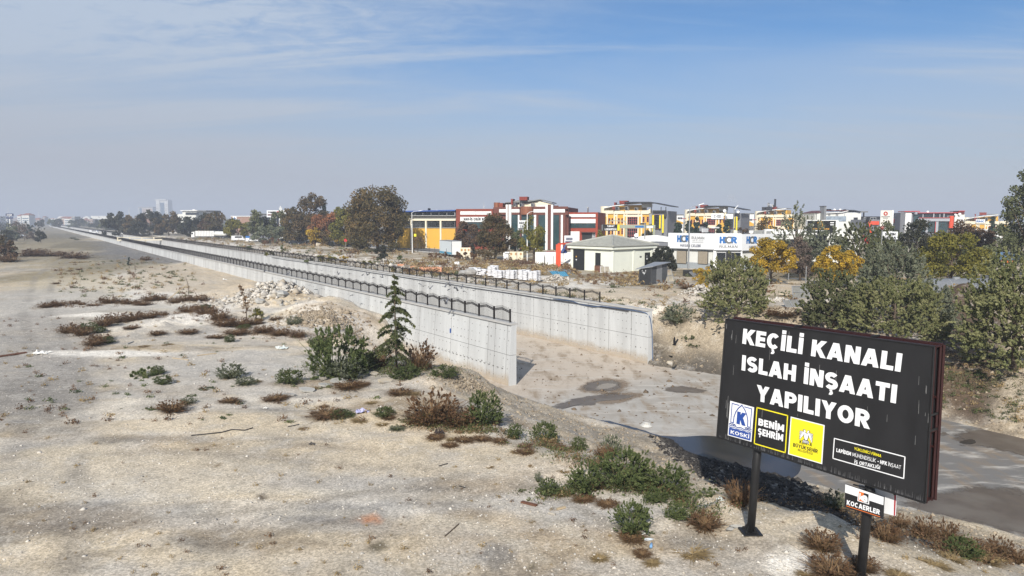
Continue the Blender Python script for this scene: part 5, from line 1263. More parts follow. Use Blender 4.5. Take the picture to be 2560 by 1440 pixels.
for k,(x0,x1)in enumerate(((1150,1176),(1272,1308))):
 b=simple_block('patterned_wall',('low cream garden wall with brown diamonds beside the white trailer','low cream garden wall with brown diamonds behind the brush pile')[k],x0,619+10*k,x1,632+11*k,150,cream,None,None,back=.25,cat='wall')
 for j in range(3):
  x=x0+(x1-x0)*(j+.5)/3;y=625+10*k;mb=MB();mb.add([on(b.f,q,.02)for q in((x,y-4),(x-3.4,y),(x,y+4),(x+3.4,y))],[(0,1,2,3)]);mb.build('diamond',mat('tan_stone',lin((176,136,92)),var=.1),b.root)
b=simple_block('white_pillar','short white concrete pillar with a flat cap beside the round dark tree',1258,632,1271,655,144,white_clad,None,None,back=1,cat='pillar');b.b('cap',white_clad,(1262,629.5,1273,633),back=.5,out=.3)
def pole_sign(label,x0,y0,x1,y1,depth,panel,texts,px,pole_mt,zb=ZR,bands=()):
 b=Bld('pole_sign',label,'sign',Face(x0,depth,x1,depth),zbase=zb);b.b('board',panel,(x0,y0,x1,y1),back=.35,out=0)
 for r,m_ in bands:b.b('band',m_,r,out=.05)
 for t,r,m_,w in texts:b.txt(t,r,m_,w,.12)
 for q in px:b.b('pole',pole_mt,(q-.9,y1,q+.9,y1+5),back=.3,out=-.05,ground=True)
 return b
b=pole_sign('square white sign with hand-drawn style lettering on a white pole before the showroom',1295.5,551,1320.5,574,160,sign_white,[('HAK-İŞ',(1298,554,1318,560),sign_black,.22),('ÇELİK',(1300,563,1317,568),sign_grey,.2)],[1307],white_clad,bands=[((1295.5,569.5,1313,573.5),sign_grey)])
b=pole_sign('white square sign with grey name and dark blue foot on the orange gate',1411,589,1432,607,131,sign_white,[('kalde',(1415,594,1431,600),sign_navy,.2)],[],zinc,zb=9,bands=[((1413,603,1431,606),sign_navy)])
b=pole_sign('black restaurant sign with white lettering and a narrow yellow strip',1504,561,1549,577,170,sign_black,[('SARAY',(1518,563,1536,567.5),sign_white,.22),('LOKANTASI',(1512,570.5,1541,575.5),sign_white,.22)],[1521],frame_dark,bands=[((1543.5,561.5,1548.7,576.5),yellow_vinyl),((1504,561.5,1507,576.5),sign_grey)])
b=pole_sign('white roof-top sign with slanted black name and a red bar above the grey trees',667,526,699,543,300,sign_white,[('YUNTES',(669.5,528.5,692,533),sign_black,.24)],[676,690],zinc,bands=[((669,535.5,689,539),red_roof),((692,528,698,531),sign_red)])
b=pole_sign('narrow upright white sign beside the white flues',708,525,714,542,300,sign_white,[('C',(709.5,527,712.5,531),sign_grey,.24),('E',(709.5,535,712.5,539),sign_grey,.24)],[711],zinc)
b=pole_sign('dark petrol-station style sign on a white mast at the far left',14,534,33,541,430,sign_navy,[('AYDIN',(17,536,30,539),sign_white,.26)],[23.5],white_clad,zb=ZL,bands=[((15,543,33,547),sign_navy)])
b=simple_block('flue_cluster','three white metal flues rising behind the roof-top sign',697,533,708,560,310,white_clad,None,None,back=2,cat='flues');b.cylw('flue',white_clad,(698,519,700,540));b.cylw('flue',white_clad,(700.5,515,703,540));b.cylw('flue',white_clad,(703.5,519,706,540))
b=Bld('gantry_crane','pale green gantry crane beam on two legs behind the white hut','crane',Face(1550,185,1640,185),crop=cr4)
gg=mat('crane_green',lin((150,156,138)),rough=.6,var=.12);b.b('beam',gg,(830,512,1320,558),back=.6,out=0);b.b('leg',gg,[(905,558,932,700),(1288,556,1316,700)],back=.5,out=-.1,ground=True);b.b('lettering_band',sign_blue,(1040,522,1160,548),out=.03);b.b('white_mark',sign_white,(1200,526,1285,552),out=.03);b.b('trolley',frame_dark,(1118,485,1190,508),back=.8,out=.1)
mb=MB()
for a_,c_2 in(((685,500),(700,452)),((700,452),(910,458)),((910,458),(928,505))):mb.bar(on(b.f,cr4(*a_),-1),on(b.f,cr4(*c_2),-1),.22)
mb.build('pipe_arch',gg,b.root)
def lamp(label,x,ybase,ytop,ax,ay,mt=None,base=None):
 p=at(x,ybase,ZR);k=px_size(p[1]);r=thing('street_lamp',label,'street lamp',p,'street lamps along the works road');h=CAM_Z+ray(x,ytop)[2]/ray(x,ytop)[1]*p[1];m_=mt or zinc
 top=np.array((p[0],p[1],h));q=atd(ax,ay,p[1]);MB().tube([p,top],[.13,.08],8).build('pole',m_,r);MB().tube([top-(0,0,.1),top*.7+q*.3+(0,0,.15),q],[.06,.05,.045],6).build('arm',m_,r)
 d=(q-top)/np.linalg.norm(q-top);MB().hexa([q-d*.2+(0,-.14,-.06),q+d*.8+(0,-.12,-.04),q+d*.8+(0,.12,-.04),q-d*.2+(0,.14,-.06)],[q-d*.2+(0,-.1,.08),q+d*.8+(0,-.06,.04),q+d*.8+(0,.06,.04),q-d*.2+(0,.1,.08)]).build('lamp_head',white_clad,r);return r
r=lamp('pale street lamp in front of the mustard factory hall',1031,632,531,1049,527,white_clad);q=atd(1036,588,184);MB().box(q[0]-.1,q[1]-.1,q[2]-.35,q[0]+.5,q[1],q[2]+.35).build('notice',yellow_vinyl,r)
lamp('pale street lamp before the showroom, behind the leaning tree',1318,655,534,1339,527,white_clad);lamp('grey street lamp crossing the first lettered shop panel',1721,672,521,1749,512);lamp('grey street lamp crossing the middle shop panel',1831,664,524,1838,521)
rd=at(1075,629,ZR)[:2];s_r,t_r=to_st(*rd)
road_m=mat('worn_asphalt',lin((112,111,110)),rough=.9,var=.12,scale=.4,world_co=True,bump=.1)
s_e=to_st(*at(1185,634,ZR)[:2])[0]
def road_pts(t0,t1):return[st(s_e,t0),st(900,t0),st(900,t1),st(s_e,t1)]
MB().prism(road_pts(t_r-4,t_r+7),ZR+.1,ZR+.22).build('road',road_m);tag(bpy.data.objects['road'],kind='structure')
for t0 in(t_r-4.3,t_r+7.02):o=MB().prism(road_pts(t0,t0+.28),ZR+.1,ZR+.34).build('kerb',conc_edge);tag(o,kind='structure')
# trees
bark=mat('bark',lin((92,80,68)),rough=.95,var=.25,scale=6,stretch=(1,1,.3),bump=.3)
bark_pale=mat('pale_bark',lin((128,116,100)),rough=.95,var=.25,scale=6,stretch=(1,1,.3))
def C8(*cs):return[lin(c)for c in cs]
PAL={'brown':leaf_mat('brown_leaves',C8((66,64,46),(86,80,54),(106,90,58),(124,102,64))),'olive_brown':leaf_mat('olive_brown_leaves',C8((62,62,44),(84,76,52),(104,84,56),(92,88,62))),'orange':leaf_mat('orange_leaves',C8((104,80,58),(136,92,62),(156,102,66),(148,110,64))),'gold':leaf_mat('golden_leaves',C8((112,98,44),(150,126,46),(184,150,50),(196,166,62))),'yellowgreen':leaf_mat('yellow_green_leaves',C8((78,80,38),(104,102,46),(130,122,54),(112,112,58))),'olive':leaf_mat('olive_leaves',C8((68,74,50),(90,96,66),(112,114,80),(104,104,76))),'grey':leaf_mat('grey_green_leaves',C8((78,84,70),(102,108,90),(126,130,108),(146,146,120))),'willow':leaf_mat('willow_leaves',C8((84,88,58),(112,116,76),(138,138,96),(158,154,114))),'dark':leaf_mat('dark_leaves',C8((40,44,38),(52,56,46),(66,66,52),(74,70,56))),'maroon':leaf_mat('maroon_leaves',C8((68,58,46),(90,72,56),(110,88,68),(98,88,68))),'spruce':leaf_mat('spruce_needles',C8((40,52,48),(56,70,64),(74,88,80),(64,74,64))),'dusky':leaf_mat('dusky_leaves',C8((78,70,66),(104,92,84),(126,110,98),(112,100,88))),'cedar':leaf_mat('cedar_needles',C8((46,54,36),(68,76,48),(92,98,60),(116,116,70))),'green':leaf_mat('green_leaves',C8((56,66,42),(76,88,52),(98,108,66),(122,122,84))),'dry':leaf_mat('dry_stems',C8((92,74,56),(120,96,70),(146,120,88),(128,102,76))),'straw':leaf_mat('straw_stems',C8((124,106,76),(150,130,94),(172,150,110),(142,122,86))),'russet':leaf_mat('russet_stems',C8((80,62,50),(104,80,60),(126,98,72),(96,76,58))),}
def leaf_cards(P,size,rs,aspect=1.6,nrm=None):
 """a kite-shaped leaf face at every point"""
 n=len(P);a=rs.normal(size=(n,3));a[:,2]*=.7
 if nrm is not None:a=a*.8+nrm
 a/=np.linalg.norm(a,axis=1)[:,None];b=rs.normal(size=(n,3));b-=(b*a).sum(1)[:,None]*a;b/=np.linalg.norm(b,axis=1)[:,None]
 c=np.cross(a,b);s=(size*rs.uniform(.6,1.35,n))[:,None]
 V=np.stack([P-b*s*aspect/2,P+c*s/2,P+b*s*aspect/2,P-c*s/2],1).reshape(-1,3)
 return V,np.arange(4*n).reshape(n,4)
def crown_points(rs,h,w,lo,n,shape,clump,spray=0.0):
 """leaf positions: clumps spread unevenly through the crown's volume"""
 nc=max(10,int(clump));cs=[]
 while len(cs)<nc:
  p=rs.uniform(-1,1,3)
  if np.linalg.norm(p)>1:continue
  r=np.linalg.norm(p)
  if r<.45 and rs.rand()<.6:continue
  cs.append(p)
 cs=np.array(cs)
 z=(cs[:,2]+1)/2
 if shape=='cone':k=(1-z)*1.0+.06
 elif shape=='egg':k=np.sqrt(np.clip(1-(z*1.02-.34)**2/.48,.10,1))*(1.12-.25*z)
 elif shape=='bush':k=np.sqrt(np.clip(1.12-(z*.98)**2.2,.05,1.1))
 else:k=np.ones_like(z)
 if shape in('cone','egg','bush'):
  rr=np.hypot(cs[:,0],cs[:,1])+1e-6;ru=np.sqrt(rs.rand(nc));ru=np.where(ru<.5,ru+.3,ru)
  cs[:,0]*=ru*k/rr;cs[:,1]*=ru*k/rr
 C3=np.stack([cs[:,0]*w/2*.88,cs[:,1]*w/2*.88,lo+z*(h-lo)*.97],1)
 cr=min(w,(h-lo))/2*rs.uniform(.18,.36,nc)*(nc/40)**-.25
 if shape=='spray' or spray:
  nt_=max(20,n//26);ci=rs.choice(nc,nt_);out=C3[ci]-np.array((0,0,lo+(h-lo)*.25));out/=np.linalg.norm(out,axis=1)[:,None]+1e-6
  dr=out*.9+rs.normal(size=(nt_,3))*.45+np.array((0,0,.45));dr/=np.linalg.norm(dr,axis=1)[:,None]
  ln=spray*rs.uniform(.5,1.3,nt_)*min(w,h);o=C3[ci]+rs.normal(size=(nt_,3))*cr[ci][:,None]*.55
  ti=rs.choice(nt_,n);t=rs.rand(n)**.8;P=o[ti]+dr[ti]*(ln[ti]*t)[:,None]+rs.normal(size=(n,3))*(ln[ti]*.07*(1.15-t))[:,None];P[:,2]-=.25*ln[ti]*t*t*.3
  ct=rs.rand(nt_);return P,C3,np.clip(ct[ti]*.55+rs.rand(n)*.2+.25*t,0,1),dr[ti]*.3
 wgt=cr**2;idx=rs.choice(nc,n,p=wgt/wgt.sum());d=rs.normal(size=(n,3));d/=np.linalg.norm(d,axis=1)[:,None]
 rad=cr[idx]*rs.rand(n)**.42*1.05
 P=C3[idx]+d*rad[:,None]*np.array((1,1,.85));ct=rs.rand(nc)
 return P,C3,np.clip(ct[idx]*.6+rs.rand(n)*.4+rs.normal(size=n)*.06,0,1),d
def tree(name,label,px,base,top,wpx,pal,n=5000,leaf=.30,lo=.12,shape='round',clump=46,seed=0,group=None,depth=None,cat='tree',droop=0.0,twigs=0,trunk=bark,mixp=None,zb=None,spray=0.0):
 p=at_ground(px,base)if depth is None else atd(px,base,depth);wpx*=1.12 if spray and depth is None else 1
 if depth is not None:p[2]=ZR if zb is None else zb
 wpx*=1.14 if not spray else 1.0;k=px_size(p[1]);h=CAM_Z+ray(px,top)[2]/ray(px,top)[1]*p[1]-p[2];w=wpx*k
 rs=np.random.RandomState(seed*7+int(px));r=thing(name,label,cat,p,group)
 P,C3,tint,d=crown_points(rs,h,w,h*lo,n,shape,clump,spray)
 if droop:P[:,2]-=droop*np.hypot(P[:,0],P[:,1])**1.3
 P[:,2]=np.maximum(P[:,2],.05)
 V,F=leaf_cards(P,leaf,rs,nrm=d*.5)
 mt=[PAL[pal]]
 o=arr_mesh('crown',V,F,mt,r,tint)
 tb=MB();tr=max(.06,h*.022);top_t=h*(lo+(1-lo)*.62);bend=rs.normal(size=2)*h*.02
 tb.tube([(0,0,-.15),(bend[0]*.4,bend[1]*.4,h*.25),(bend[0],bend[1],h*.5),(bend[0]*1.4,bend[1]*1.4,top_t)],[tr*1.25,tr,tr*.7,tr*.25],8)
 for i in rs.choice(len(C3),min(len(C3),16),replace=False):
  z0=rs.uniform(.35,.8)*C3[i][2];z0=min(z0,top_t*.95);a=np.array((bend[0]*z0/h*2,bend[1]*z0/h*2,z0));m_=(a+C3[i])/2+(0,0,-.04*h*rs.rand())
  tb.tube([a,m_,C3[i]],[tr*.42,tr*.26,tr*.08],5,caps=False)
 for i in range(twigs):
  c=C3[rs.randint(len(C3))];e=c+rs.normal(size=3)*np.array((.07,.07,.05))*w+(0,0,.025*h);tb.tube([c,e],[tr*.10,tr*.03],3,caps=False)
 tb.build('trunk',trunk,r,smooth=True,off=(0,0,0));return r
T=tree
# row far along the canal, left to right
far_row=[(298,531,66,'dark'),(340,537,46,'olive_brown'),(374,527,56,'dark'),(422,533,56,'olive_brown')]
for i,(x,tp,w,c)in enumerate(far_row):T('broadleaf_tree',['first of the dark hazy trees at the left end of the tree row','lower brownish tree between two dark hazy ones in the row','tallest dark hazy tree in front of the slab tower','brownish hazy tree at the tower end of the row, before the white villa'][i],x,580,tp,w*1.25,c,3200,.8,0,'bush',40,i,'hazy trees along the canal road',depth=425-i*8)
for i,(x,tp,w,c,d)in enumerate([(478,541,48,'dark',370),(508,527,40,'dark',365),(520,545,40,'maroon',350),(553,526,60,'olive_brown',345)]):T('broadleaf_tree',['low dark tree behind the left end of the white lorry','tall dark hazy tree rising above the white lorry','small reddish tree close behind the white lorry','broad olive-brown tree between the lorry and the yellow-green tree'][i],x,576,tp,w*1.4,c,3000,.65,0,'egg',36,i+9,'hazy trees along the canal road',depth=d)
T('broadleaf_tree','yellow-green tree beside the white lorry',596,592,547,72,'yellowgreen',3200,.5,.06,'round',34,2,depth=310)
T('broadleaf_tree','slender dark olive tree under the roof-top sign, left one',640,598,528,44,'olive',2200,.5,.1,'egg',24,3,depth=285);T('broadleaf_tree','slender dark olive tree under the roof-top sign, middle one',658,598,531,42,'dark',2000,.5,.1,'egg',22,4,depth=290);T('broadleaf_tree','dark olive tree hiding the right end of the roof-top sign',697,600,529,50,'olive',2400,.48,.1,'egg',26,5,depth=280)
T('grey_shrub_tree','wide grey-green shrubby tree in front of the roof-top sign',672,606,562,72,'grey',4200,.36,.02,'bush',40,6,depth=262)
T('broadleaf_tree','rust-tinged tree left of the tall brown one',736,605,511,60,'brown',5400,0.46,.02,'egg',34,7,depth=258,mixp='orange');T('broadleaf_tree','tall dark brown tree with a knobbly top in the middle of the row',783,607,484,84,'olive_brown',8600,.44,.02,'bush',60,8,depth=255)
T('conifer_tree','thin conifer tip beside the tall dark brown tree',811,600,494,20,'spruce',1300,.4,.1,'cone',24,9,depth=275);T('conifer_tree','small conifer tip left of the yellow-olive tree',846,600,522,14,'spruce',800,.4,.2,'cone',18,9,depth=300)
T('broadleaf_tree','orange autumn tree in the middle of the row',815,609,514,74,'orange',6900,0.42,.02,'egg',40,10,depth=243);T('broadleaf_tree','low golden tree before the orange one',788,610,566,34,'gold',1500,.34,.1,'round',20,11,depth=236);T('broadleaf_tree','low olive tree at the foot of the orange one',822,610,570,44,'olive_brown',2000,.34,.02,'bush',22,12,depth=234)
T('broadleaf_tree','yellow-olive tree beside the biggest tree',868,612,506,66,'yellowgreen',6300,0.42,.02,'egg',40,13,depth=228);T('broadleaf_tree','golden low tree beneath the yellow-olive one',852,612,545,50,'gold',1800,.36,.1,'egg',22,14,depth=232)
T('plane_tree','biggest brown-leaved tree, standing left of the mustard hall',945,630,457,152,'brown',20000,.36,.01,'bush',130,15,depth=192,twigs=60)
T('round_bush','dark green bush at the foot of the biggest tree',952,642,612,34,'dark',1200,.2,0,'bush',14,16,cat='bush')
T('broadleaf_tree','maroon-leaved tree in front of the brick-red showroom',1168,634,553,66,'maroon',5200,.26,.12,'egg',44,17,twigs=30,depth=178);T('conifer_tree','small dark cypress in front of the maroon tree',1181,636,604,18,'dark',900,.2,0,'cone',14,17,depth=168)
T('broadleaf_tree','large green and rust tree standing before the glass showroom',1238,650,531,92,'olive_brown',9500,.24,.06,'egg',70,18,twigs=50);T('broadleaf_tree','smaller dark olive tree right behind the green and rust one',1288,642,560,44,'olive',3000,.25,.1,'round',26,19,depth=158)
T('broadleaf_tree','thin leaning yellow-olive tree beside the white hoarding',1334,655,540,62,'yellowgreen',3400,.22,.18,'egg',30,20,twigs=60)
T('brush','dark low scrub in front of the white trailer',1163,650,628,74,'russet',2600,.16,0,'bush',30,21,cat='bush',twigs=60);T('brush','low reddish scrub left of the white trailer',1098,646,630,66,'russet',2000,.15,0,'bush',26,22,cat='bush',twigs=40)
T('bare_shrub','half-bare shrub before the mustard wall',1044,622,588,34,'dry',900,.16,0,'egg',14,23,cat='bush',twigs=120,depth=190)
for i,(x,y,w,h,c)in enumerate([(676,612,60,18,'russet'),(770,616,60,10,'dry'),(840,618,36,16,'dark'),(875,634,70,14,'dry'),(775,610,50,14,'dark')]):T('brush',['russet scrub under the grey-green shrubby tree','low dry scrub under the tall brown tree','dark low bush under the golden trees','dry brush in front of the biggest tree','dark hedge-like scrub under the orange tree'][i],x,y,y-h,w,c,1300,.2,0,'bush',18,24+i,cat='bush',twigs=20)
for i,(x,y,w,h,c)in enumerate([(675,640,22,16,'yellowgreen'),(772,656,26,14,'green'),(803,652,20,14,'yellowgreen'),(830,654,24,14,'yellowgreen'),(859,656,24,18,'gold'),(920,664,32,14,'yellowgreen'),(980,678,22,14,'yellowgreen'),(1000,650,16,12,'green'),(625,628,12,16,'green'),(708,632,10,20,'green'),(955,655,26,26,'dark')]):
 T('roadside_shrub',['yellow-green shrub behind the farther railing under the grey-green shrubby tree','small green shrub close behind the farther railing, left of a yellow pair','left yellow-green shrub of the pair under the orange tree','right yellow-green shrub of the pair under the orange tree','brightest golden shrub behind the farther railing','wide low yellow-green shrub on the white rubble before the biggest tree','yellow-green shrub touching the railing left of the orange bricks','little green shrub at the foot of the street lamp ground','thin green shrub farthest along the railing, below the yellow-green tree','slim upright green sapling on the pale rubble','dark green bushy shrub right below the biggest tree'][i],x,y,y-h,w,c,420,.17,0,'bush',9,40+i,'small shrubs behind the farther railing',cat='shrub')
for i,(x,tp,w)in enumerate([(1694,549,40),(1722,545,36),(1741,538,30),(1763,552,40),(1796,556,36),(1817,541,34)]):T('spruce_tree',['left spruce beside the lettered panels','second spruce, close behind the tall lamp post','slim taller spruce between the two broad blue ones','broad blue-grey spruce above the first lettered panel','small blue-grey spruce above the middle panel','tallest spruce, above the middle lettered panel'][i],x,600,tp,w,'spruce',3600,.24,.04,'cone',60,60+i,'spruces behind the bearing shop',depth=165+6*(i%3),droop=.05)
T('round_bush','dense dark round bush between the white hut and the shop',1657,676,617,66,'dark',10000,.16,0,'bush',110,70,cat='bush')
T('broadleaf_tree','small olive tree left of the restaurant sign',1502,600,573,26,'yellowgreen',900,.26,.1,'round',14,71,depth=175);T('broadleaf_tree','dark bush under the gantry crane',1618,600,572,30,'dark',1500,.26,0,'egg',16,72,depth=200);T('broadleaf_tree','brown bush at the grey end of the house behind the spruces',1858,600,565,44,'maroon',1700,.28,0,'egg',20,73,depth=185)
T('broadleaf_tree','brown and gold tree below the solar-panel house',1910,600,545,60,'olive_brown',3600,.24,.1,'round',34,74,depth=160,twigs=30)
# right-hand thicket
T('willow_tree','tall wispy grey-olive tree in front of the white house',1985,650,517,100,'grey',5200,.18,.22,'egg',50,75,depth=118,twigs=160,spray=.16)
T('bare_tree','nearly bare dusky tree between the two golden trees',2000,700,592,56,'dusky',3600,.14,.05,'egg',40,76,twigs=160,depth=98);T('bare_tree','dark thin tree behind the nearly bare dusky one',2005,705,612,60,'dark',3000,.16,0,'egg',30,77,twigs=60,depth=104)
T('golden_tree','golden tree covering the third lettered shop panel',1928,712,590,112,'gold',7500,.18,.22,'egg',60,78,twigs=30,depth=92);T('golden_tree','round golden tree behind the wire-mesh panels',2088,722,614,122,'gold',8000,.18,.2,'round',60,79,twigs=30,depth=88)
T('broadleaf_tree','grey-green tree below the black hoarding',2060,690,568,120,'grey',11000,.2,.05,'egg',80,80,depth=112,twigs=60,spray=.10);T('broadleaf_tree','dark grey-green tree right of the black hoarding',2145,690,556,110,'olive',10000,.2,.05,'egg',80,81,depth=110,twigs=50,spray=.10)
T('broadleaf_tree','dark brown tree before the silver showroom',2286,690,552,90,'dark',5600,.2,.05,'egg',50,82,depth=112,twigs=40);T('broadleaf_tree','olive tree just left of the pale pylon base',2216,690,551,70,'olive',4200,.22,.05,'egg',40,83,depth=135)
T('broadleaf_tree','dark maroon tree at the red fin of the silver showroom',2398,690,548,70,'maroon',4600,.22,.05,'egg',40,84,depth=122);T('broadleaf_tree','dark maroon tree by the amber sign',2450,690,565,60,'maroon',3800,.2,.05,'egg',34,85,depth=120)
T('conifer_tree','slender conifer before the mustard house at the right',2476,640,538,26,'spruce',1600,.26,.1,'cone',30,86,depth=150);T('broadleaf_tree','small grey tree beside the slender conifer',2505,640,556,34,'grey',1800,.24,.1,'egg',20,86,depth=155)
T('broadleaf_tree','big yellow-green tree above the grey tank trailer',2376,735,572,158,'yellowgreen',11000,.18,.16,'egg',80,87,twigs=30,depth=84)
T('broadleaf_tree','tall dark tree at the right edge of the picture',2568,690,418,124,'olive',11000,.24,.1,'egg',90,88,depth=104,twigs=60)
T('broadleaf_tree','olive tree behind the blue tank',2440,700,600,80,'olive',3800,.2,.02,'egg',34,89,depth=98);T('broadleaf_tree','dim green tree behind the willowy bushes',2200,720,590,110,'olive',10000,.18,.02,'egg',80,90,depth=96,spray=.10)
W=lambda label,px,base,top,w,n,seed,pal='willow':T('willow_bush',label,px,base,top,w,pal,int(n*2.6),.11,0,'bush',170,seed,'willowy bushes along the top of the right bank',cat='bush',twigs=220,droop=.02,spray=.075)
W('leftmost willowy bush, standing above the corner of the notice board',1840,806,642,168,12000,91);W('dark willowy bush behind the middle of the notice board',2082,818,676,152,10000,92,'olive');W('tall willowy bush rising above all the others near the tank trailer',2230,800,612,172,13000,93,'grey');W('widest willowy bush behind the right half of the notice board',2232,856,690,236,15000,94);W('large willowy bush at the right edge of the picture',2535,925,628,250,22000,95)
W('willowy bush filling the gap left of the tank trailer',2320,838,706,120,7000,99,'grey');W('low olive bush at the foot of the widest one',2080,812,752,110,5000,96,'olive')
T('golden_bush','low golden bush by the dark trough',1760,706,668,62,'gold',1700,.12,0,'bush',22,97,cat='bush',twigs=30);T('golden_bush','small golden bush left of the leftmost willowy bush',1752,722,690,36,'gold',700,.11,0,'bush',12,98,cat='bush')
# weeds, bushes and saplings on the near ground
def stems_geo(rs,n,h,w,curl=.35,thick=.012,seg=3,base=.35,up=.6):
 """thin tapering stems springing from a root patch"""
 V,F,T_=[],[],[]
 a=rs.uniform(0,2*math.pi,n);lean=rs.uniform(0,1,n)**.7;L_=h*rs.uniform(.45,1.1,n)
 for i in range(n):
  d=np.array((math.cos(a[i])*lean[i]*w/h/2,math.sin(a[i])*lean[i]*w/h/2,up));p=np.array((math.cos(a[i]),math.sin(a[i]),0))*rs.uniform(0,base)*w/2
  s=np.array((-math.sin(a[i]+rs.uniform(-1,1)),math.cos(a[i]),.0));o=len(V);t0=rs.rand()
  for k in range(seg+1):
   ww=thick*(1-.8*k/seg);V.append(p-s*ww);V.append(p+s*ww)
   d=d+np.array((math.cos(a[i]),math.sin(a[i]),-.6))*curl*.25+rs.normal(size=3)*.16;p=p+d*L_[i]/seg;p[2]=max(p[2],.01)
  for k in range(seg):F.append((o+2*k,o+2*k+1,o+2*k+3,o+2*k+2));T_.append(t0)
 return np.array(V),np.array(F),np.array(T_)
def weed_mesh(kind,seed):
 """returns [(name, mesh)] for a plant about 1 m wide"""
 rs=np.random.RandomState(seed)
 if kind=='dry':h,w,ns,nl,pl,ps,ls=.55,1.0,620,3600,'russet','dry',.019
 elif kind=='straw':h,w,ns,nl,pl,ps,ls=.35,1.0,420,160,'straw','straw',.035
 elif kind=='green':h,w,ns,nl,pl,ps,ls=.75,1.0,200,9500,'green','green',.021
 elif kind=='grey':h,w,ns,nl,pl,ps,ls=.6,1.0,260,6000,'grey','olive',.021
 elif kind=='flat':h,w,ns,nl,pl,ps,ls=.14,1.0,160,420,'straw','dry',.045
 elif kind=='greenflat':h,w,ns,nl,pl,ps,ls=.22,1.0,60,700,'green','green',.05
 V,F,T_=stems_geo(rs,ns,h,w*.95)
 P,C3,tint,d=crown_points(rs,h,w,0.0,nl,'bush',90,spray=.13 if kind!='flat' else 0.0)
 P[:,2]=np.maximum(P[:,2],.015);V2,F2=leaf_cards(P,ls,rs,2.2)
 return(V,F,T_,ps),(V2,F2,tint,pl)
PROTO={}
def plant(kind,px,py,wpx,label,group=None,hk=1.0,cat=None,seed=0,name=None):
 """one plant of its own; plants of a kind share three meshes"""
 key=(kind,seed%3);p=at_ground(px,py);s=wpx*px_size(p[1])*1.06;hk*=.86
 nm=name or{'dry':'dry_weed','straw':'dry_grass_tuft','green':'green_weed','grey':'grey_weed','flat':'flat_dry_weed','greenflat':'low_green_weed'}[kind]
 cat=cat or('grass tuft' if kind=='straw' else 'weed')
 r=thing(nm,label,cat,p,group,rz=rnd.uniform(0,6.28));r.scale=(s,s*.9,s*hk)
 if key not in PROTO:
  (V,F,t,ps),(V2,F2,t2,pl)=weed_mesh(kind,100+seed%3+10*len(PROTO))
  PROTO[key]=(arr_mesh('stems',V,F,PAL[ps],r,t),arr_mesh('leaves',V2,F2,PAL[pl],r,t2))
 else:
  for o in PROTO[key]:
   c=o.copy();COL.objects.link(c);c.parent=r
 return r
plant('green',845,944,146,'big dense green bush left of the young cedar',hk=1.3,cat='bush',name='green_bush',seed=0);plant('grey',868,948,105,'grey-leaved bush in front of the big green bush',hk=1.0,cat='bush',name='grey_bush')
plant('green',905,925,80,'green bush between the big bush and the cedar',hk=.9,cat='bush',name='green_bush',seed=1);plant('dry',1045,925,110,'tall dry brown bush right of the cedar trunk',hk=1.3,cat='bush',name='dry_bush');plant('dry',948,915,80,'rust-coloured dry brush left of the cedar trunk',hk=1.2,cat='bush',name='dry_bush',seed=1)
plant('green',1015,945,90,'low green growth under the cedar',hk=.5,cat='bush',seed=2);plant('green',1110,942,70,'green weed at the foot of the wall end, by the clay heap',hk=.6)
plant('green',725,958,72,'round green weed left of the big green bush',hk=.75,seed=1);plant('grey',615,962,56,'grey-green weed beside the long pale stick',hk=.7);plant('grey',575,945,76,'straggly grey weed with a pale seed head on the gravel',hk=.9,seed=1)
plant('greenflat',362,940,84,'low green creeping weed on the gravel at left',hk=1.2);plant('green',408,960,46,'small leafy green weed beside the creeping one',hk=.7);plant('greenflat',305,894,26,'tiny green weed on the white chalk strip',hk=.9)
plant('dry',430,1028,90,'brown and grey scrub nearest the bottom left gravel',hk=.6,seed=2);plant('greenflat',375,1024,34,'green sprig left of the brown and grey scrub',hk=1);plant('grey',470,1010,40,'dark grey weed at the right end of the brown scrub',hk=.9,seed=2)
plant('dry',1080,1056,165,'wide dark brown dry bush below the clay heap',hk=.95,cat='bush',name='dry_bush',seed=2);plant('dry',1150,1064,115,'dark dry bush touching the tall green one',hk=.9,cat='bush',name='dry_bush');plant('green',1208,1064,96,'tall green bush on the bank top',hk=1.35,cat='bush',name='green_bush',seed=2);plant('dry',1240,1060,40,'dry stalks at the canal side of the tall green bush',hk=1.0,seed=1)
plant('green',1287,1096,50,'green weed on the bank edge, first right of the tall green bush',hk=1.1);plant('green',1362,1104,72,'bushy green weed with straw blades on the bank edge',hk=1.0,seed=1);plant('straw',1372,1108,60,'yellow straw clump in front of the bushy green weed',hk=1.2);plant('green',1448,1125,44,'thin green weed on the bank edge above the pale soil',hk=1.1,seed=2)
plant('dry',1250,1105,50,'red-brown low weed between the two bank-edge weeds',hk=.4);plant('dry',1312,1118,46,'second red-brown low weed on the bank edge',hk=.4,seed=1);plant('dry',1385,1122,70,'rust-brown flattened weed below the straw clump',hk=.35,seed=2);plant('dry',1315,1132,60,'rust-brown flattened weed left of the pale soil',hk=.3)
plant('grey',1530,1138,66,'leggy grey-green weed with dead stalks on the bank slope',hk=1.5,seed=2);plant('dry',1510,1142,56,'dark dead stalks beside the leggy weed',hk=1.1,seed=1)
plant('green',1468,1228,115,'dense green weed at the left of the big roadside clump',hk=.95,seed=0);plant('green',1560,1218,160,'largest green weed in the middle of the roadside clump',hk=.85,cat='bush',seed=1);plant('green',1668,1232,135,'leafy green weed at the shaded muddy end of the roadside clump',hk=.75,seed=2);plant('straw',1585,1192,90,'arching straw grass behind the largest green weed',hk=1.4);plant('green',1640,1255,70,'green weed hanging at the lower right of the clump',hk=.6);plant('dry',1490,1220,60,'brown twiggy weed inside the roadside clump',hk=.9,seed=1)
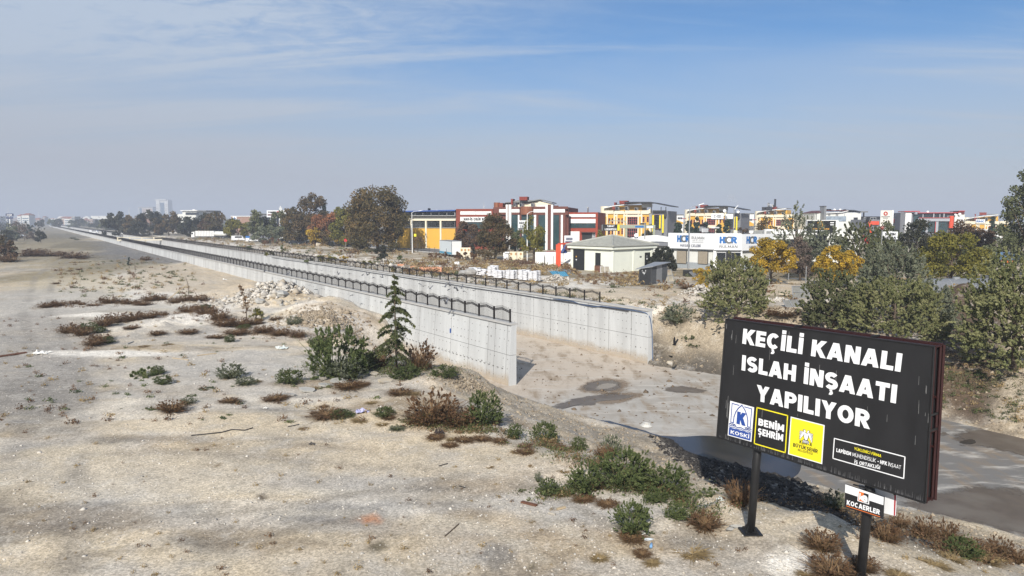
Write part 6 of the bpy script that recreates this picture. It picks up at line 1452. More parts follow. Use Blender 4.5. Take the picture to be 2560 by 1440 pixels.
plant('green',1372,1232,64,'rounded olive weed on the gravel left of the roadside clump',hk=.8,seed=2);plant('straw',1405,1238,60,'tan dry skirt beside the rounded olive weed',hk=.8);plant('grey',1345,1205,22,'single dark seed stalk above the rounded olive weed',hk=2.2);plant('greenflat',1306,1228,26,'small flat green sprig on the gravel',hk=.9)
plant('green',1580,1330,110,'green weed standing alone before the plastic bottles',hk=1.0,seed=1);plant('dry',1580,1348,84,'rusty dead foot of the lone green weed',hk=.35,seed=2);plant('green',1690,1298,60,'upright green weed at the edge of the mound',hk=1.1,seed=2);plant('dry',1762,1318,110,'brown twiggy bush left of the post foot',hk=.65,cat='bush',name='dry_bush');plant('dry',1850,1262,90,'tall grey-brown dead bush behind the left post',hk=1.5,cat='bush',name='dry_bush',seed=1);plant('greenflat',1770,1235,80,'green sprawl on the sandy mound',hk=.8)
plant('dry',2055,1372,110,'tumbleweed-like brown bush under the notice board',hk=.85,cat='bush',name='dry_bush',seed=2);plant('dry',2080,1440,150,'brown dry bush at the bottom edge left of the right post',hk=.6,cat='bush',name='dry_bush');plant('dry',2160,1425,90,'brown dry bush behind the right post',hk=.8,seed=1);plant('straw',1730,1385,110,'flat tan grass patch by the plastic bottles',hk=.3);plant('dry',1605,1388,56,'small heap of dead twigs below the lone green weed',hk=.4,seed=1)
plant('straw',1500,1398,60,'tan flattened tuft near the bottom middle',hk=.35,seed=1);plant('straw',1630,1408,60,'second tan flattened tuft near the bottom middle',hk=.3,seed=2);plant('straw',1590,1290,60,'dry tan patch above the lone green weed',hk=.4)
for i,(x,y,w,h)in enumerate([(2215,1352,90,1.0),(2250,1320,60,1.3),(2310,1340,70,1.5),(2370,1352,70,1.5),(2440,1385,70,1.2),(2500,1395,80,1.4),(2545,1410,60,1.6)]):plant('dry',x,y,w,['brown twiggy bush right of the right post','thin red-brown stalks behind the twiggy bush','upright red-brown stalks, third along the lower bank edge','upright red-brown stalks, fourth along the lower bank edge','dark stalks beside the green weed on the lower bank edge','dark leafy stalks near the bottom right corner','tallest dark stalks at the bottom right corner'][i],'red-brown stalks on the bank edge at lower right',hk=h,seed=i)
plant('green',2405,1392,90,'green weed among the red-brown stalks at lower right',hk=.8,seed=1);plant('straw',2460,1405,110,'yellow grass tuft at lower right',hk=.6,seed=1);plant('straw',2380,1400,80,'tan grass tuft left of the yellow one',hk=.5,seed=2);plant('straw',2340,1415,90,'tan grass on the dusty slope below the stalks',hk=.3);plant('grey',2085,1272,60,'spindly grey-green sapling weed showing below the board edge',hk=1.5,seed=1)
band=[(118,768,56,.5),(148,765,40,.8),(186,760,38,.5),(205,762,26,.5),(270,758,54,.7),(305,757,46,.5),(330,760,60,.4),(372,752,46,.7),(402,750,46,.7),(438,757,40,.6),(462,752,50,.6),(495,752,56,.6),(355,763,50,.4),(235,764,36,.3)]
lb=['leftmost sprawling brown weed of the upper scrub band','tall tuft of the two leftmost brown weeds','low dry weed right of the tall brown tuft','small dry weed left of the upper band gap','dense dark brown weed in the upper band','brown weed near the chalky soil in the upper band','low wide weed in front of the upper band middle','dark weed under the pale leaning pole','dark brown weed at the foot of the leaning pole','low weed left of the bare sapling','weed around the foot of the bare sapling','rounded brown weed right of the bare sapling','brown flattened weed in front of the leaning pole','faint dry weed alone on the grey soil']
for i,(x,y,w,h)in enumerate(band):plant('dry',x,y,w,lb[i],'brown scrub across the left field',hk=h,seed=i)
band2=[(172,832,60,.8),(205,838,60,.8),(290,806,62,.8),(330,802,66,.7),(370,795,60,.6),(262,815,60,.9),(405,788,40,.5),(470,780,60,.6),(515,785,66,.7),(550,800,66,.9),(560,815,60,.7),(600,815,70,.6),(640,810,50,.6),(660,830,60,.6),(700,838,60,.6),(745,842,50,.7),(590,835,70,.4),(500,772,50,.5),(235,862,70,.5),(250,850,66,.5),(470,833,56,.4),(395,836,50,.4),(330,822,44,.4),(420,862,40,.2),(360,866,40,.2),(540,845,50,.35),(690,800,40,.5)]
lb2=['pale brown weed at the left end of the lower scrub band','second weed from the left end of the lower band','dark brown weed at the middle rise of the lower band','wide brown weed right of the middle rise','brown weed above the white chalk tongue','leggy brown weed left of the middle rise','low brown weed before the chalk tongue tip','brown weed on the rise behind the chalk tongue','dense dark weed where both bands meet','darkest weed right of the chalk tongue','wide dark weed below the darkest one','brown weed under the bent dead conifer','weed at the foot of the bent dead conifer','brown weed below the boulder heap','russet weed along the trench rim','russet weed nearest the trench','flattened rust weed right of the chalk tongue','small brown weed on the sand above the chalk','mixed brown weed above the long chalk strip','pale brown weed behind the small green one','purple-brown weed on the grey gravel, upper right','thin brown weed on the gravel rise','thin brown weed left of the gravel rise','flat rust patch in the gravel centre','flat rust patch left of the gravel centre','rust and straw weed right of the gravel centre','low weed at the sandy heap']
for i,(x,y,w,h)in enumerate(band2):plant('dry' if i not in(23,24)else 'flat',x,y,w,lb2[i],'brown scrub across the left field',hk=h,seed=i)
for i,(x,y,w,h)in enumerate([(222,826,48,.6),(245,832,44,.5),(270,858,34,.7),(575,855,30,.9),(735,812,44,.9),(790,858,46,.5),(515,775,30,.7),(610,822,40,.4),(395,936,36,.9)]):plant('green' if i not in(4,)else 'grey',x,y,w,['green weed at the left end of the lower scrub band','darker green weed next to it in the lower band','bright green weed in the mixed brown scrub','bright round green weed alone on the gravel','grey-green bush on the sandy heap by the trench','green weed on the gravel left of the trench','small green weed between the scrub bands','green patch among the rust weeds','leafy tip of the creeping weed'][i],None,hk=h,seed=i)
mid=[(870,970,90,.35,'dry'),(690,1000,70,.4,'dry'),(700,995,46,.4,'straw'),(575,1005,60,.35,'dry'),(820,1040,110,.3,'dry'),(855,1042,70,.35,'green'),(900,1052,60,.25,'straw'),(960,1040,60,.55,'green'),(972,1046,44,.35,'dry'),(993,1075,44,.5,'grey'),(955,1062,40,.3,'straw'),(1000,985,70,.35,'dry'),(1030,985,60,.35,'straw'),(900,965,60,.35,'dry'),(1090,1095,60,.25,'dry'),(1125,1115,50,.25,'dry'),(1130,1100,40,.3,'straw'),(1160,1102,60,.3,'dry'),(1205,1100,60,.35,'dry'),(930,1008,40,.3,'straw'),(810,1018,30,.3,'dry'),(780,972,40,.3,'straw'),(640,955,40,.25,'straw'),(515,972,50,.3,'greenflat'),(480,990,30,.6,'greenflat'),(760,1072,40,.2,'flat'),(1290,1130,40,.2,'flat'),(1460,1250,70,.3,'dry'),(1520,1262,70,.25,'dry'),(1700,1255,40,.3,'dry'),(2020,1440,70,.3,'straw'),(2245,1440,80,.3,'straw'),(1420,1130,40,.3,'straw'),(1330,1165,30,.25,'flat'),(1225,1168,26,.25,'flat'),(1410,1178,40,.3,'flat')]
where={'dry':'low rust-brown weed','straw':'low straw-coloured tuft','green':'low green weed','grey':'low grey-green weed','greenflat':'thin green sprig','flat':'flat dead weed'}
wh2=['in front of the tilted concrete slabs','on the ridge left of the big green bush','on the same ridge, paler one','on the gravel rise below the straggly grey weed','left of the lilac cloth','joined to the weed left of the lilac cloth','just below the lilac cloth','just right of the lilac cloth','at the foot of the weed right of the lilac cloth','beside the white stone','above the white stone','on the clay left of the wide dark bush','at the left skirt of the clay heap','right of the tilted slabs','beside the black rag','below the black rag','right of the black rag','along the track edge below the wide dark bush','along the track edge below the tall green bush','on the sand above the lilac cloth','on the sand left of the lilac cloth','below the big green bush','right of the grey-green weed on gravel','near the right end of the brown gravel scrub','behind the brown gravel scrub','by the long black hose','on the open track under the bank','in front of the rounded olive weed','in front of the roadside clump','on the mound edge','at the bottom edge by the chalk spill','at the bottom edge right of the post','on the pale soil of the bank','on the open gravel, left of three','on the open gravel by the short rod','on the open gravel above the olive weed']
for i,(x,y,w,h,k)in enumerate(mid):plant(k,x,y,w,where[k]+' '+wh2[i],None,hk=h,seed=i)
for i,(x,y,w,h,k)in enumerate([(185,645,90,.35,'dry'),(90,632,60,.4,'dry'),(20,655,60,.6,'dry'),(80,640,70,.35,'dry'),(120,640,90,.3,'dry'),(20,630,50,.7,'grey'),(140,710,24,.4,'dry'),(198,675,18,.5,'dry'),(175,678,18,.3,'dry'),(365,651,34,.6,'dry'),(182,597,16,.5,'grey'),(192,600,12,.6,'grey'),(600,690,60,.25,'greenflat'),(195,656,50,.3,'flat'),(205,648,30,.3,'dry')]):plant(k,x,y,w,['dark dry scrub strip left of the asphalt track','brown scrub by the far left grass','russet scrub at the far left edge','brown scrub before the far left trees','low brown strip on the far left field','dark grey bush at the far left edge','lone dry weed on the pale far field','small dry weed on the white far ground','tiny dry weed left of it on white ground','round brown weed at the foot of the nearer wall','dark weed against the far stretch of the wall','second dark weed against the far stretch of the wall','green debris-like sprigs at the wall foot by the boulders','dead grass mat in the middle far field','dry scrub right of the dead grass mat'][i],None,hk=h,seed=i)
def tufts(name,spots,pal,hk,leafn=46):
 rs=np.random.RandomState(len(spots));Vs,Fs,Ts,o=[],[],[],0
 for x,y,z,w in spots:
  P=rs.normal(size=(leafn,3))*np.array((w*.32,w*.26,w*hk*.4));P[:,2]=np.abs(P[:,2])+.01;V,F=leaf_cards(P+(x,y,z),w*.13,rs,2.0);Vs.append(V);Fs.append(F+o);o+=len(V);Ts.append(np.clip(rs.rand()*.6+rs.rand(leafn)*.4,0,1))
 ob=arr_mesh(name,np.concatenate(Vs),np.concatenate(Fs),PAL[pal],None,np.concatenate(Ts));tag(ob,kind='stuff');return ob
sp={'olive':[],'straw':[],'russet':[],'green':[]}
for _ in range(330):
 x,y=rnd.gauss(330,120),rnd.gauss(695,34)
 if y<640 or y>745 or x<130 or x>520+(y-690)*1.2:continue
 p=at_ground(x,y);sp[rnd.choice(('olive','straw','olive','russet'))].append((p[0],p[1],p[2],rnd.uniform(.3,.9)))
for _ in range(260):
 x,y=rnd.uniform(0,1000),rnd.uniform(780,1060);p=at_ground(x,y)
 if p[2]<1.5:continue
 sp[rnd.choice(('straw','russet','russet','green'))].append((p[0],p[1],p[2],rnd.uniform(.12,.45)))
for _ in range(240):
 x,y=rnd.uniform(0,2560),rnd.uniform(1060,1440);p=at_ground(x,y)
 if p[2]<2.0:continue
 sp[rnd.choice(('straw','russet','straw'))].append((p[0],p[1],p[2],rnd.uniform(.06,.22)))
for _ in range(1500):
 s,t=rnd.uniform(-30,320),TW+rnd.uniform(6,75);q=st(s,t)
 if abs(t-t_r-1.5)<7 or rnd.random()>.3+.7*(fbm(np.array([q[0]/12]),np.array([q[1]/12]),77)[0]):continue
 sp[rnd.choice(('straw','russet','straw','olive'))].append((q[0],q[1],ground_z(*q),rnd.uniform(.5,1.6)))
for _ in range(200):
 s,t=rnd.uniform(2,120),TW+rnd.uniform(1.0,5);q=st(s,t);sp['olive' if rnd.random()<.6 else 'straw'].append((q[0],q[1],ground_z(*q),rnd.uniform(.3,.8)))
for _ in range(420):
 x,y=rnd.uniform(2100,2560),rnd.uniform(890,1060);p=at_ground(x,y)
 if p[2]>.5:sp[rnd.choice(('green','straw','olive'))].append((p[0],p[1],p[2],rnd.uniform(.15,.5)))
for _ in range(160):
 x,y=rnd.uniform(1500,1800),rnd.uniform(690,800);p=at_ground(x,y)
 if rnd.random()<.4:sp[rnd.choice(('russet','straw','olive'))].append((p[0],p[1],p[2],rnd.uniform(.2,.8)))
for _ in range(170):
 x,y=rnd.uniform(1440,1600),rnd.uniform(682,712);p=at_ground(x,y);sp[rnd.choice(('russet','russet','straw'))].append((p[0],p[1],p[2],rnd.uniform(.25,.75)))
for _ in range(330):
 x,y=rnd.uniform(1010,1440),rnd.uniform(648,688);p=at_ground(x,y);sp[rnd.choice(('straw','straw','russet'))].append((p[0],p[1],p[2],rnd.uniform(.5,1.4)))
tufts('grass',sp['straw'],'straw',.7);tufts('weeds',sp['russet'],'russet',.8);tufts('ground_cover',sp['olive'],'olive',.5);tufts('turf',sp['green'],'green',.5)
plant('grey',1697,806,84,'tall grey-green reedy weed at the end of the farther wall',hk=1.0,seed=1);plant('greenflat',1720,845,50,'green sprawl on the clay slope below the reedy weed',hk=.8);plant('greenflat',1735,865,40,'lower green sprawl on the clay slope by the notice board',hk=.7,seed=1);plant('dry',1718,722,50,'brown weed beside the white rubble heap on the right bank',hk=.5)
plant('dry',1960,790,90,'red-brown weed between the willowy bushes',hk=.5,seed=1)
def undergrowth(name,pts,n,w,pal,pals,hk,seed):
 rs=np.random.RandomState(seed);V,F,T_=[],[],[];P=[]
 o=0
 for i in range(n):
  u=rs.rand()*(len(pts)-1);a,b=pts[int(u)],pts[min(int(u)+1,len(pts)-1)];f=u%1;x=a[0]+(b[0]-a[0])*f;y=a[1]+(b[1]-a[1])*f;p=at_ground(x+rs.normal()*w,y+rs.normal()*w*.22)
  if p[2]<.3 or fbm(p[0:1]/1.6,p[1:2]/1.6,300+seed)[0]<.44:continue
  h=hk*math.exp(rs.normal()*.4);v,f2,t=stems_geo(rs,7,h,h*1.6,thick=.006,seg=2);V.append(v+p);F.append(f2+o);o+=len(v);T_.append(t);P.append(p+np.abs(rs.normal(size=(16,3)))*np.array((0,0,h*.45))+rs.normal(size=(16,3))*np.array((h*.5,h*.5,.02)))
 tag(arr_mesh(name,np.concatenate(V),np.concatenate(F),PAL[pals],None,np.concatenate(T_)),kind='stuff');P=np.concatenate(P);v,f2=leaf_cards(P,.035+.03*hk,rs,2.0);tag(arr_mesh(name,v,f2,PAL[pal],None,rs.rand(len(P))),kind='stuff')
edge=[(1010,1050),(1120,1070),(1240,1085),(1330,1110),(1430,1135),(1520,1165),(1600,1205),(1690,1240)]
undergrowth('undergrowth',edge,420,26,'green','straw',.30,1);undergrowth('undergrowth',edge,420,30,'dry','dry',.26,2);undergrowth('undergrowth',[(1380,1250),(1480,1225),(1580,1215),(1680,1240),(1760,1290)],380,34,'green','dry',.34,3)
undergrowth('undergrowth',[(760,920),(860,930),(960,930),(1060,925),(1130,940)],260,26,'green','dry',.4,4);undergrowth('undergrowth',[(150,835),(260,812),(360,798),(470,778),(540,795),(600,822),(700,838),(850,850)],520,26,'russet','dry',.38,5);undergrowth('undergrowth',[(110,768),(260,760),(400,755),(530,752)],300,18,'russet','dry',.4,6)
undergrowth('undergrowth',[(2190,1330),(2300,1350),(2420,1385),(2560,1410)],300,26,'russet','straw',.28,7);undergrowth('undergrowth',[(2130,900),(2300,930),(2450,960),(2560,985)],260,40,'olive','straw',.3,8);undergrowth('undergrowth',[(1830,1260),(1940,1240),(2060,1270),(2180,1320)],120,26,'dry','straw',.25,9)
# the young cedar by the wall
def cedar():
 p=at_ground(991,934);k=px_size(p[1]);h=CAM_Z+ray(985,672)[2]/ray(985,672)[1]*p[1]-p[2];rs=np.random.RandomState(5);W_=.30*h
 r=thing('young_cedar','young cedar with drooping branches standing before the near canal wall','tree',p);tb=MB()
 tb.tube([(0,0,-.1),(.02,0,h*.3),(-.04,.02,h*.6),(-.02,0,h*.85),(-.10,0,h)],[.085,.07,.045,.022,.008],8)
 P,T_,D=[],[],[]
 for i in range(44):
  t=(i//3+rs.uniform(-.42,.42)+.3)/15;t=min(max(t,.01),.985);z=h*(.13+.84*t);a=i*2.4+rs.uniform(-.3,.3);L_=(1-t)**.8*h*.27*rs.uniform(.25,1.25)+.08
  up=rs.uniform(.15,.6)
  if i%5==3:L_*=.5
  pts=[np.array((-.03,0,z))+np.array((math.cos(a),math.sin(a),up-.8*u))*L_*u for u in(0,.3,.6,.85,1)];tb.tube(pts,[.026,.02,.014,.009,.004],4,caps=False)
  n=int(26+190*L_/(h*.27))
  for _ in range(n):
   u=rs.uniform(.12,1.0);q=np.array((-.03,0,z))+np.array((math.cos(a),math.sin(a),up-.8*u))*L_*u;side=rs.normal()*.15*L_*(1.1-u*.7)
   q=q+np.array((-math.sin(a),math.cos(a),0))*side+np.array((0,0,rs.normal()*.03-abs(side)*.5-.05*rs.rand()));P.append(q);T_.append(np.clip(rs.rand()*.5+.4*u,0,1));D.append((0,0,1))
 V,F=leaf_cards(np.array(P),.07,rs,3.6);arr_mesh('needles',V,F,PAL['cedar'],r,T_);tb.build('trunk',bark,r,smooth=True,off=(0,0,0))
cedar()
def sapling(label,px,base,top,lean,nb,pal=None,leaves=0,seed=0,droop=.0,name='dead_sapling'):
 p=at_ground(px,base);h=CAM_Z+ray(px,top)[2]/ray(px,top)[1]*p[1]-p[2];rs=np.random.RandomState(seed+50);r=thing(name,label,'sapling',p);tb=MB()
 top_=np.array((lean*h,0,h));mid=np.array((lean*h*.15,0,h*.6));tb.tube([(0,0,-.1),mid*.5,mid,mid*.4+top_*.6,top_-(0,0,droop*h)],[.05,.04,.03,.018,.006],6);P=[]
 for i in range(nb):
  t=rs.uniform(.25,.98);c=mid*(t/.6)if t<.6 else mid+(top_-mid)*((t-.6)/.4);a=rs.uniform(0,6.28);L_=h*rs.uniform(.08,.2)*(1.2-t);e=c+np.array((math.cos(a),math.sin(a),rs.uniform(-.1,.4)))*L_;tb.tube([c,(c+e)/2+(0,0,.02),e],[.014,.009,.004],4,caps=False);P+=[c+(e-c)*rs.uniform(.3,1)+rs.normal(size=3)*.05 for _ in range(leaves)]
 tb.build('trunk',bark,r,smooth=True,off=(0,0,0))
 if P:V,F=leaf_cards(np.array(P),.07,rs,2.6);arr_mesh('needles',V,F,PAL[pal],r,rs.rand(len(P)))
 return r
sapling('bare dead sapling propped by a pale pole in the left field',473,748,690,-.12,34,seed=1);sapling('dead conifer sapling with a bent-over brown top before the boulder heap',618,808,712,-.16,46,'dry',9,seed=2,droop=.06);sapling('small dark young conifer alone on the pale far field',323,671,641,.05,26,'spruce',26,seed=3,name='young_conifer');sapling('thin bare stick of a sapling right of the dark young conifer',338,680,650,.02,12,seed=4)
T('golden_bush','small yellow-green bush right of the dead conifer sapling',640,802,772,40,'yellowgreen',900,.08,0,'bush',14,201,cat='bush');
# rubble, sacks, bricks, litter
stone=mat('pale_stone',lin((184,172,152)),var=.14,scale=2.5,bump=.4,bscale=8,col2=lin((170,164,154)),v2=(.45,.6));stone_grey=mat('grey_stone',lin((164,162,156)),var=.15,scale=3,bump=.3,bscale=8)
def rock(name,label,px,py,wpx,seed,mt=None,group=None,asp=(.8,.65),cat='boulder',tilt=0.0):
 p=at_ground(px,py);r=wpx/2*px_size(p[1]);mb=MB().blob((0,0,0),r,r*asp[0],r*asp[1],6,4,.34,seed);o=mb.build(name,mt or stone,None,off=(0,0,0));o.location=(p[0],p[1],p[2]+r*asp[1]*.45);o.rotation_euler=(tilt,tilt*.6,seed*1.3);return tag(o,label,cat,group)
BL=[(705,738,44,'longest cream boulder at the top right of the heap'),(693,759,26,'rounded cream boulder below the longest one'),(683,746,26,'cream boulder left of the rounded one'),(665,738,22,'dark-edged boulder at the crest of the heap'),(652,758,24,'broken boulder at the lower left of the heap'),(667,763,16,'small pale boulder at the foot of the heap, middle'),(718,762,18,'pale boulder at the foot of the heap, right'),(732,752,16,'boulder at the right end of the heap'),(741,761,11,'smallest boulder at the right end of the heap'),(634,751,22,'flat slab boulder on the left flank'),(640,738,26,'slanted slab boulder in the middle of the flank'),(610,748,16,'grey slab far left on the heap'),(703,765,14,'small boulder under the rounded one'),(625,762,14,'small boulder beside the dead conifer'),(655,726,18,'pale block near the top of the heap'),(590,736,14,'broken piece on the left slope of the heap')]
for i,(x,y,w,l_)in enumerate(BL):rock('boulder',l_,x,y,w*1.1,i+1,stone if i%4 else stone_grey,'broken boulders heaped by the near canal wall',(.6,.36)if i in(0,9,10)else(.75,.55),tilt=.25*(i%3))
def stones(name,spots,mt,seed=0):
 """loose stones nobody would count, one object"""
 rs=np.random.RandomState(seed);n=len(spots);base=np.array([(1,0,0),(0,1,0),(-1,0,0),(0,-1,0),(0,0,.7),(0,0,-.5)],float);F0=np.array([(0,1,4),(1,2,4),(2,3,4),(3,0,4),(1,0,5),(2,1,5),(3,2,5),(0,3,5)])
 S=np.array(spots);V=base[None]*rs.uniform(.55,1.35,(n,6,1));a=rs.rand(n)*6.28;c,s_=np.cos(a),np.sin(a);V=np.stack([V[...,0]*c[:,None]-V[...,1]*s_[:,None],V[...,0]*s_[:,None]+V[...,1]*c[:,None],V[...,2]],-1)
 V=V*S[:,None,3:4]+S[:,None,:3];F=(F0[None]+(np.arange(n)*6)[:,None,None]).reshape(-1,3)
 o=arr_mesh(name,V.reshape(-1,3),F,mt,None,rs.rand(len(F)//8).repeat(8));return tag(o,kind='stuff')
stone_mix=leaf_mat('gravel_stones',[lin((150,144,136)),lin((186,180,170)),lin((206,200,190)),lin((166,154,136))],rough=.9,trans=0.0)
clay_mix=leaf_mat('clay_clods',[lin((126,114,98)),lin((150,136,116)),lin((168,154,134)),lin((138,124,106))],rough=.95,trans=0.0)
mud_shade_mix=leaf_mat('mud_shade_clods',[lin((40,38,37)),lin((58,55,53)),lin((74,70,66))],rough=.8,trans=0.0)  # dark clods: wet mud plus the board's shadow put into the colour
def on_ground_pts(n,poly_fn,size):
 xy=poly_fn(n);z=Hq(xy[:,0],xy[:,1]);return np.c_[xy,z,size*np.exp(NR.normal(size=n)*.45)]
def near_field(n):
 r=16+62*NR.rand(n)**1.6;a=NR.uniform(-.66,.62,n);return np.c_[r*np.sin(a),r*np.cos(a)]
sp_=on_ground_pts(24000,near_field,.027);d_,l_=floor_dist(sp_[:,0],sp_[:,1]);ss_,tt_=to_st(sp_[:,0],sp_[:,1])
k_=(d_>.4)&(l_|(tt_<0))&(fbm(sp_[:,0]/4,sp_[:,1]/4,201)+NR.normal(size=len(sp_))*.12>.44);stones('gravel',sp_[k_],stone_mix,3)
sp_=on_ground_pts(600,near_field,.042);d_,l_=floor_dist(sp_[:,0],sp_[:,1]);stones('loose_stones',sp_[(d_>.3)&(l_)],stone_mix,4)
def heap(cx,cy,w,h,n,size,mt,name,seed,zoff=0.0):
 c=at_ground(cx,cy);k=px_size(c[1]);xy=np.c_[c[0]+NR.normal(size=n)*w*k/4,c[1]+NR.normal(size=n)*w*k/4*.8];z=Hq(xy[:,0],xy[:,1])+NR.rand(n)*h*np.exp(-((xy-c[:2])**2).sum(1)/(w*k/3.2)**2)+zoff
 return stones(name,np.c_[xy,z,size*np.exp(NR.normal(size=n)*.5)],mt,seed)
heap(650,736,210,1.3,1500,.21,stone_mix,'rubble',11);heap(810,790,230,.1,1900,.10,clay_mix,'rubble',12);heap(1165,965,200,.1,1200,.05,clay_mix,'clods',13);heap(1390,700,76,.8,700,.10,stone_mix,'rubble',14);heap(1755,735,90,.9,700,.12,stone_mix,'rubble',15);heap(1952,752,60,.3,260,.12,stone_mix,'rubble',16)
for x,y,w,n in((560,618,120,300),(480,612,90,200),(740,642,160,420),(890,664,170,520),(930,652,130,380),(1000,672,120,360),(1270,690,60,120),(640,628,160,420),(1200,705,90,200)):heap(x,y,w,.25,n,.17,stone_mix,'rubble',int(x))
m_sp=on_ground_pts(5000,lambda n:np.c_[NR.uniform(mx0-.5,mx1+.6,n),NR.uniform(22,42,n)],.085);d_,l_=floor_dist(m_sp[:,0],m_sp[:,1]);stones('mud_shade_clods',m_sp[(d_>.1)&(d_<9.2)&l_],mud_shade_mix,17)
b_sp=on_ground_pts(7000,lambda n:np.c_[NR.uniform(-6,22,n),NR.uniform(20,58,n)],.065);d_,l_=floor_dist(b_sp[:,0],b_sp[:,1]);stones('clods',b_sp[(d_>.05)&(d_<9)&l_&((b_sp[:,0]<mx0)|(b_sp[:,0]>mx1))],clay_mix,18)
r_sp=on_ground_pts(9000,lambda n:np.c_[NR.uniform(12,48,n),NR.uniform(36,74,n)],.08);d_,l_=floor_dist(r_sp[:,0],r_sp[:,1]);stones('clods',r_sp[(d_>.05)&(d_<10)&~l_],clay_mix,19)
f_sp=np.array([(*at(x,y,0)[:2],.012,.06*math.exp(rnd.gauss(0,.6)))for x,y in[(rnd.uniform(1290,1800),rnd.uniform(860,1060))for _ in range(420)]]);d_,l_=floor_dist(f_sp[:,0],f_sp[:,1]);f_sp=f_sp[d_<-.4];stones('silt_crumbs',f_sp,leaf_mat('silt_crumbs',[lin((90,78,64)),lin((120,104,86))],trans=0.0),20)
def slab(label,px,py,wpx,dpx,tilt,yaw,mt=None,th=.09,name='concrete_slab',cat='slab'):
 p=at_ground(px,py);k=px_size(p[1]);w,d=wpx*k/2,dpx*k;q=random.Random(int(px));n=7;pts=[(w*math.cos(a)*q.uniform(.75,1.1),d*math.sin(a)*q.uniform(.75,1.1))for a in[i*6.283/n for i in range(n)]]
 o=MB().prism(pts,0,th).build(name,mt or stone_grey,None,off=(0,0,0));o.location=(p[0],p[1],p[2]+.10);o.rotation_euler=(tilt,.15,yaw);return tag(o,label,cat)
slab('long grey concrete slab lying tilted below the big green bush',848,958,56,14,.35,.35);slab('grey slab at the left end of the broken slabs',768,980,50,12,.25,.2);slab('pale slab propped highest beside the green bush',893,943,40,10,.4,.3,stone);slab('narrow white slab lying tilted left of the clay heap',961,957,46,9,.5,.7,stone);slab('flat grey slab between the tilted ones',815,968,44,12,.15,.3);slab('small white slab in front of the cedar foot',935,938,24,9,.2,.1,stone);slab('thin broken slab edge left of the slab row',720,992,40,6,.1,.4)
slab('white cast block alone on the brown grass by the hedge',796,616,14,6,0,.1,stone,1.0);slab('broken concrete kerb beside the left post foot',1838,1322,50,5,1.2,.3,None,.07);slab('second broken kerb piece beside the post foot',1822,1330,26,5,1.1,.5,None,.07);slab('flat grey plastic-like slab in the shade below the board',2085,1264,40,14,.1,.3,stone_grey,.03);slab('white block by the black shed',1478,709,12,5,0,0,stone,.3);slab('long pale slab on the ground before the shed',1690,705,34,7,.05,.1,stone,.15);slab('pale slab lying beyond the wire-mesh panels',1975,742,70,6,.05,.05,stone,.15)
def stick(name,label,a,b,r,mt,cat,lift=0.0,liftb=None):
 p,q=at_ground(*a),at_ground(*b);p[2]+=r+lift;q[2]+=r+(lift if liftb is None else liftb);mid=(p+q)/2;mid[2]=max(mid[2],ground_z(mid[0],mid[1])+r);o=MB().tube([p,mid,q],r,6).build(name,mt,None,off=p);o.location=tuple(p);return tag(o,label,cat)
def plank(label,a,b,w,mt,th=.05,name='plank'):
 p,q=at_ground(*a),at_ground(*b);p[2]+=.04;q[2]+=.04;o=MB().bar(p,q,w,th).build(name,mt,None,off=p);o.location=tuple(p);return tag(o,label,'plank')
q=at_ground(418,750);e=atd(468,711,q[1]+.4);o=MB().tube([q,e],[.06,.045],7).build('leaning_pole',pale_wood,None,off=q);o.location=tuple(q);tag(o,'pale pole leaning against the bare dead sapling','pole')
plank('long rusty steel strip running in from the left edge',(-30,896),(66,882),.35,rust,.08,'steel_strip');plank('pale stick farther up on the grey gravel',(493,890),(541,884),.09,pale_wood);plank('short pale stick below the long one',(432,896),(471,901),.07,pale_wood);plank('small grey board on the gravel below the scrub',(318,860),(333,855),.14,stone_grey);plank('brown board at the left of the roadside clump',(1304,1257),(1342,1266),.14,rust);plank('short pale board right of the brown one',(1393,1275),(1413,1270),.10,pale_wood);plank('white splinter below the brown board',(1372,1284),(1388,1288),.07,stone);plank('long grey plank on the mound by the dead bush',(1757,1280),(1830,1252),.14,pale_wood);plank('second grey plank beside the long one',(1752,1272),(1812,1250),.10,stone_grey);plank('blue-grey strip on the sandy mound',(1732,1262),(1768,1272),.09,zinc)
black_rub=mat('black_rubber',lin((44,44,46)),rough=.7,var=.2);pts=[at_ground(*a)for a in[(478,1090),(520,1086),(555,1082),(580,1075),(612,1077),(632,1071)]];tube_thing('old_hose','length of dark hose lying across the pale track','hose',[p+(0,0,.03)for p in pts],.025,black_rub)
stick('steel_rod','short dark rod right of the dark hose',(720,1068),(748,1062),.022,black_rub,'rod');stick('steel_rod','dark rod on the open gravel, middle',(1098,1166),(1119,1160),.02,black_rub,'rod');stick('steel_rod','curved dark twig near the bottom middle',(1112,1342),(1147,1311),.02,bark,'twig');stick('steel_rod','thin dark rod right of the middle one',(1148,1216),(1163,1220),.018,black_rub,'rod')
def crumple(name,label,px,py,wpx,mt,cat,seed,h=.22):
 """crumpled cloth or sheet"""
 p=at_ground(px,py);w=wpx*px_size(p[1]);rs=np.random.RandomState(seed);n=9;V=[];F=[]
 for i in range(n):
  for j in range(n):
   a,b_=i/(n-1)-.5,j/(n-1)-.5;rr=1-.5*abs(math.sin(3*math.atan2(b_,a)+seed))*(math.hypot(a,b_)*1.6);V.append((a*w*rr+rs.normal()*w*.03,b_*w*.7*rr+rs.normal()*w*.03,.02+abs(rs.normal())*h*w*.5*(1-1.2*math.hypot(a,b_))))
 for i in range(n-1):
  for j in range(n-1):F.append((i*n+j,(i+1)*n+j,(i+1)*n+j+1,i*n+j+1))
 V=[(x,y,max(z,.015))for x,y,z in V];o=MB().add(V,F).build(name,mt,None,off=(0,0,0));o.location=tuple(p);return tag(o,label,cat)
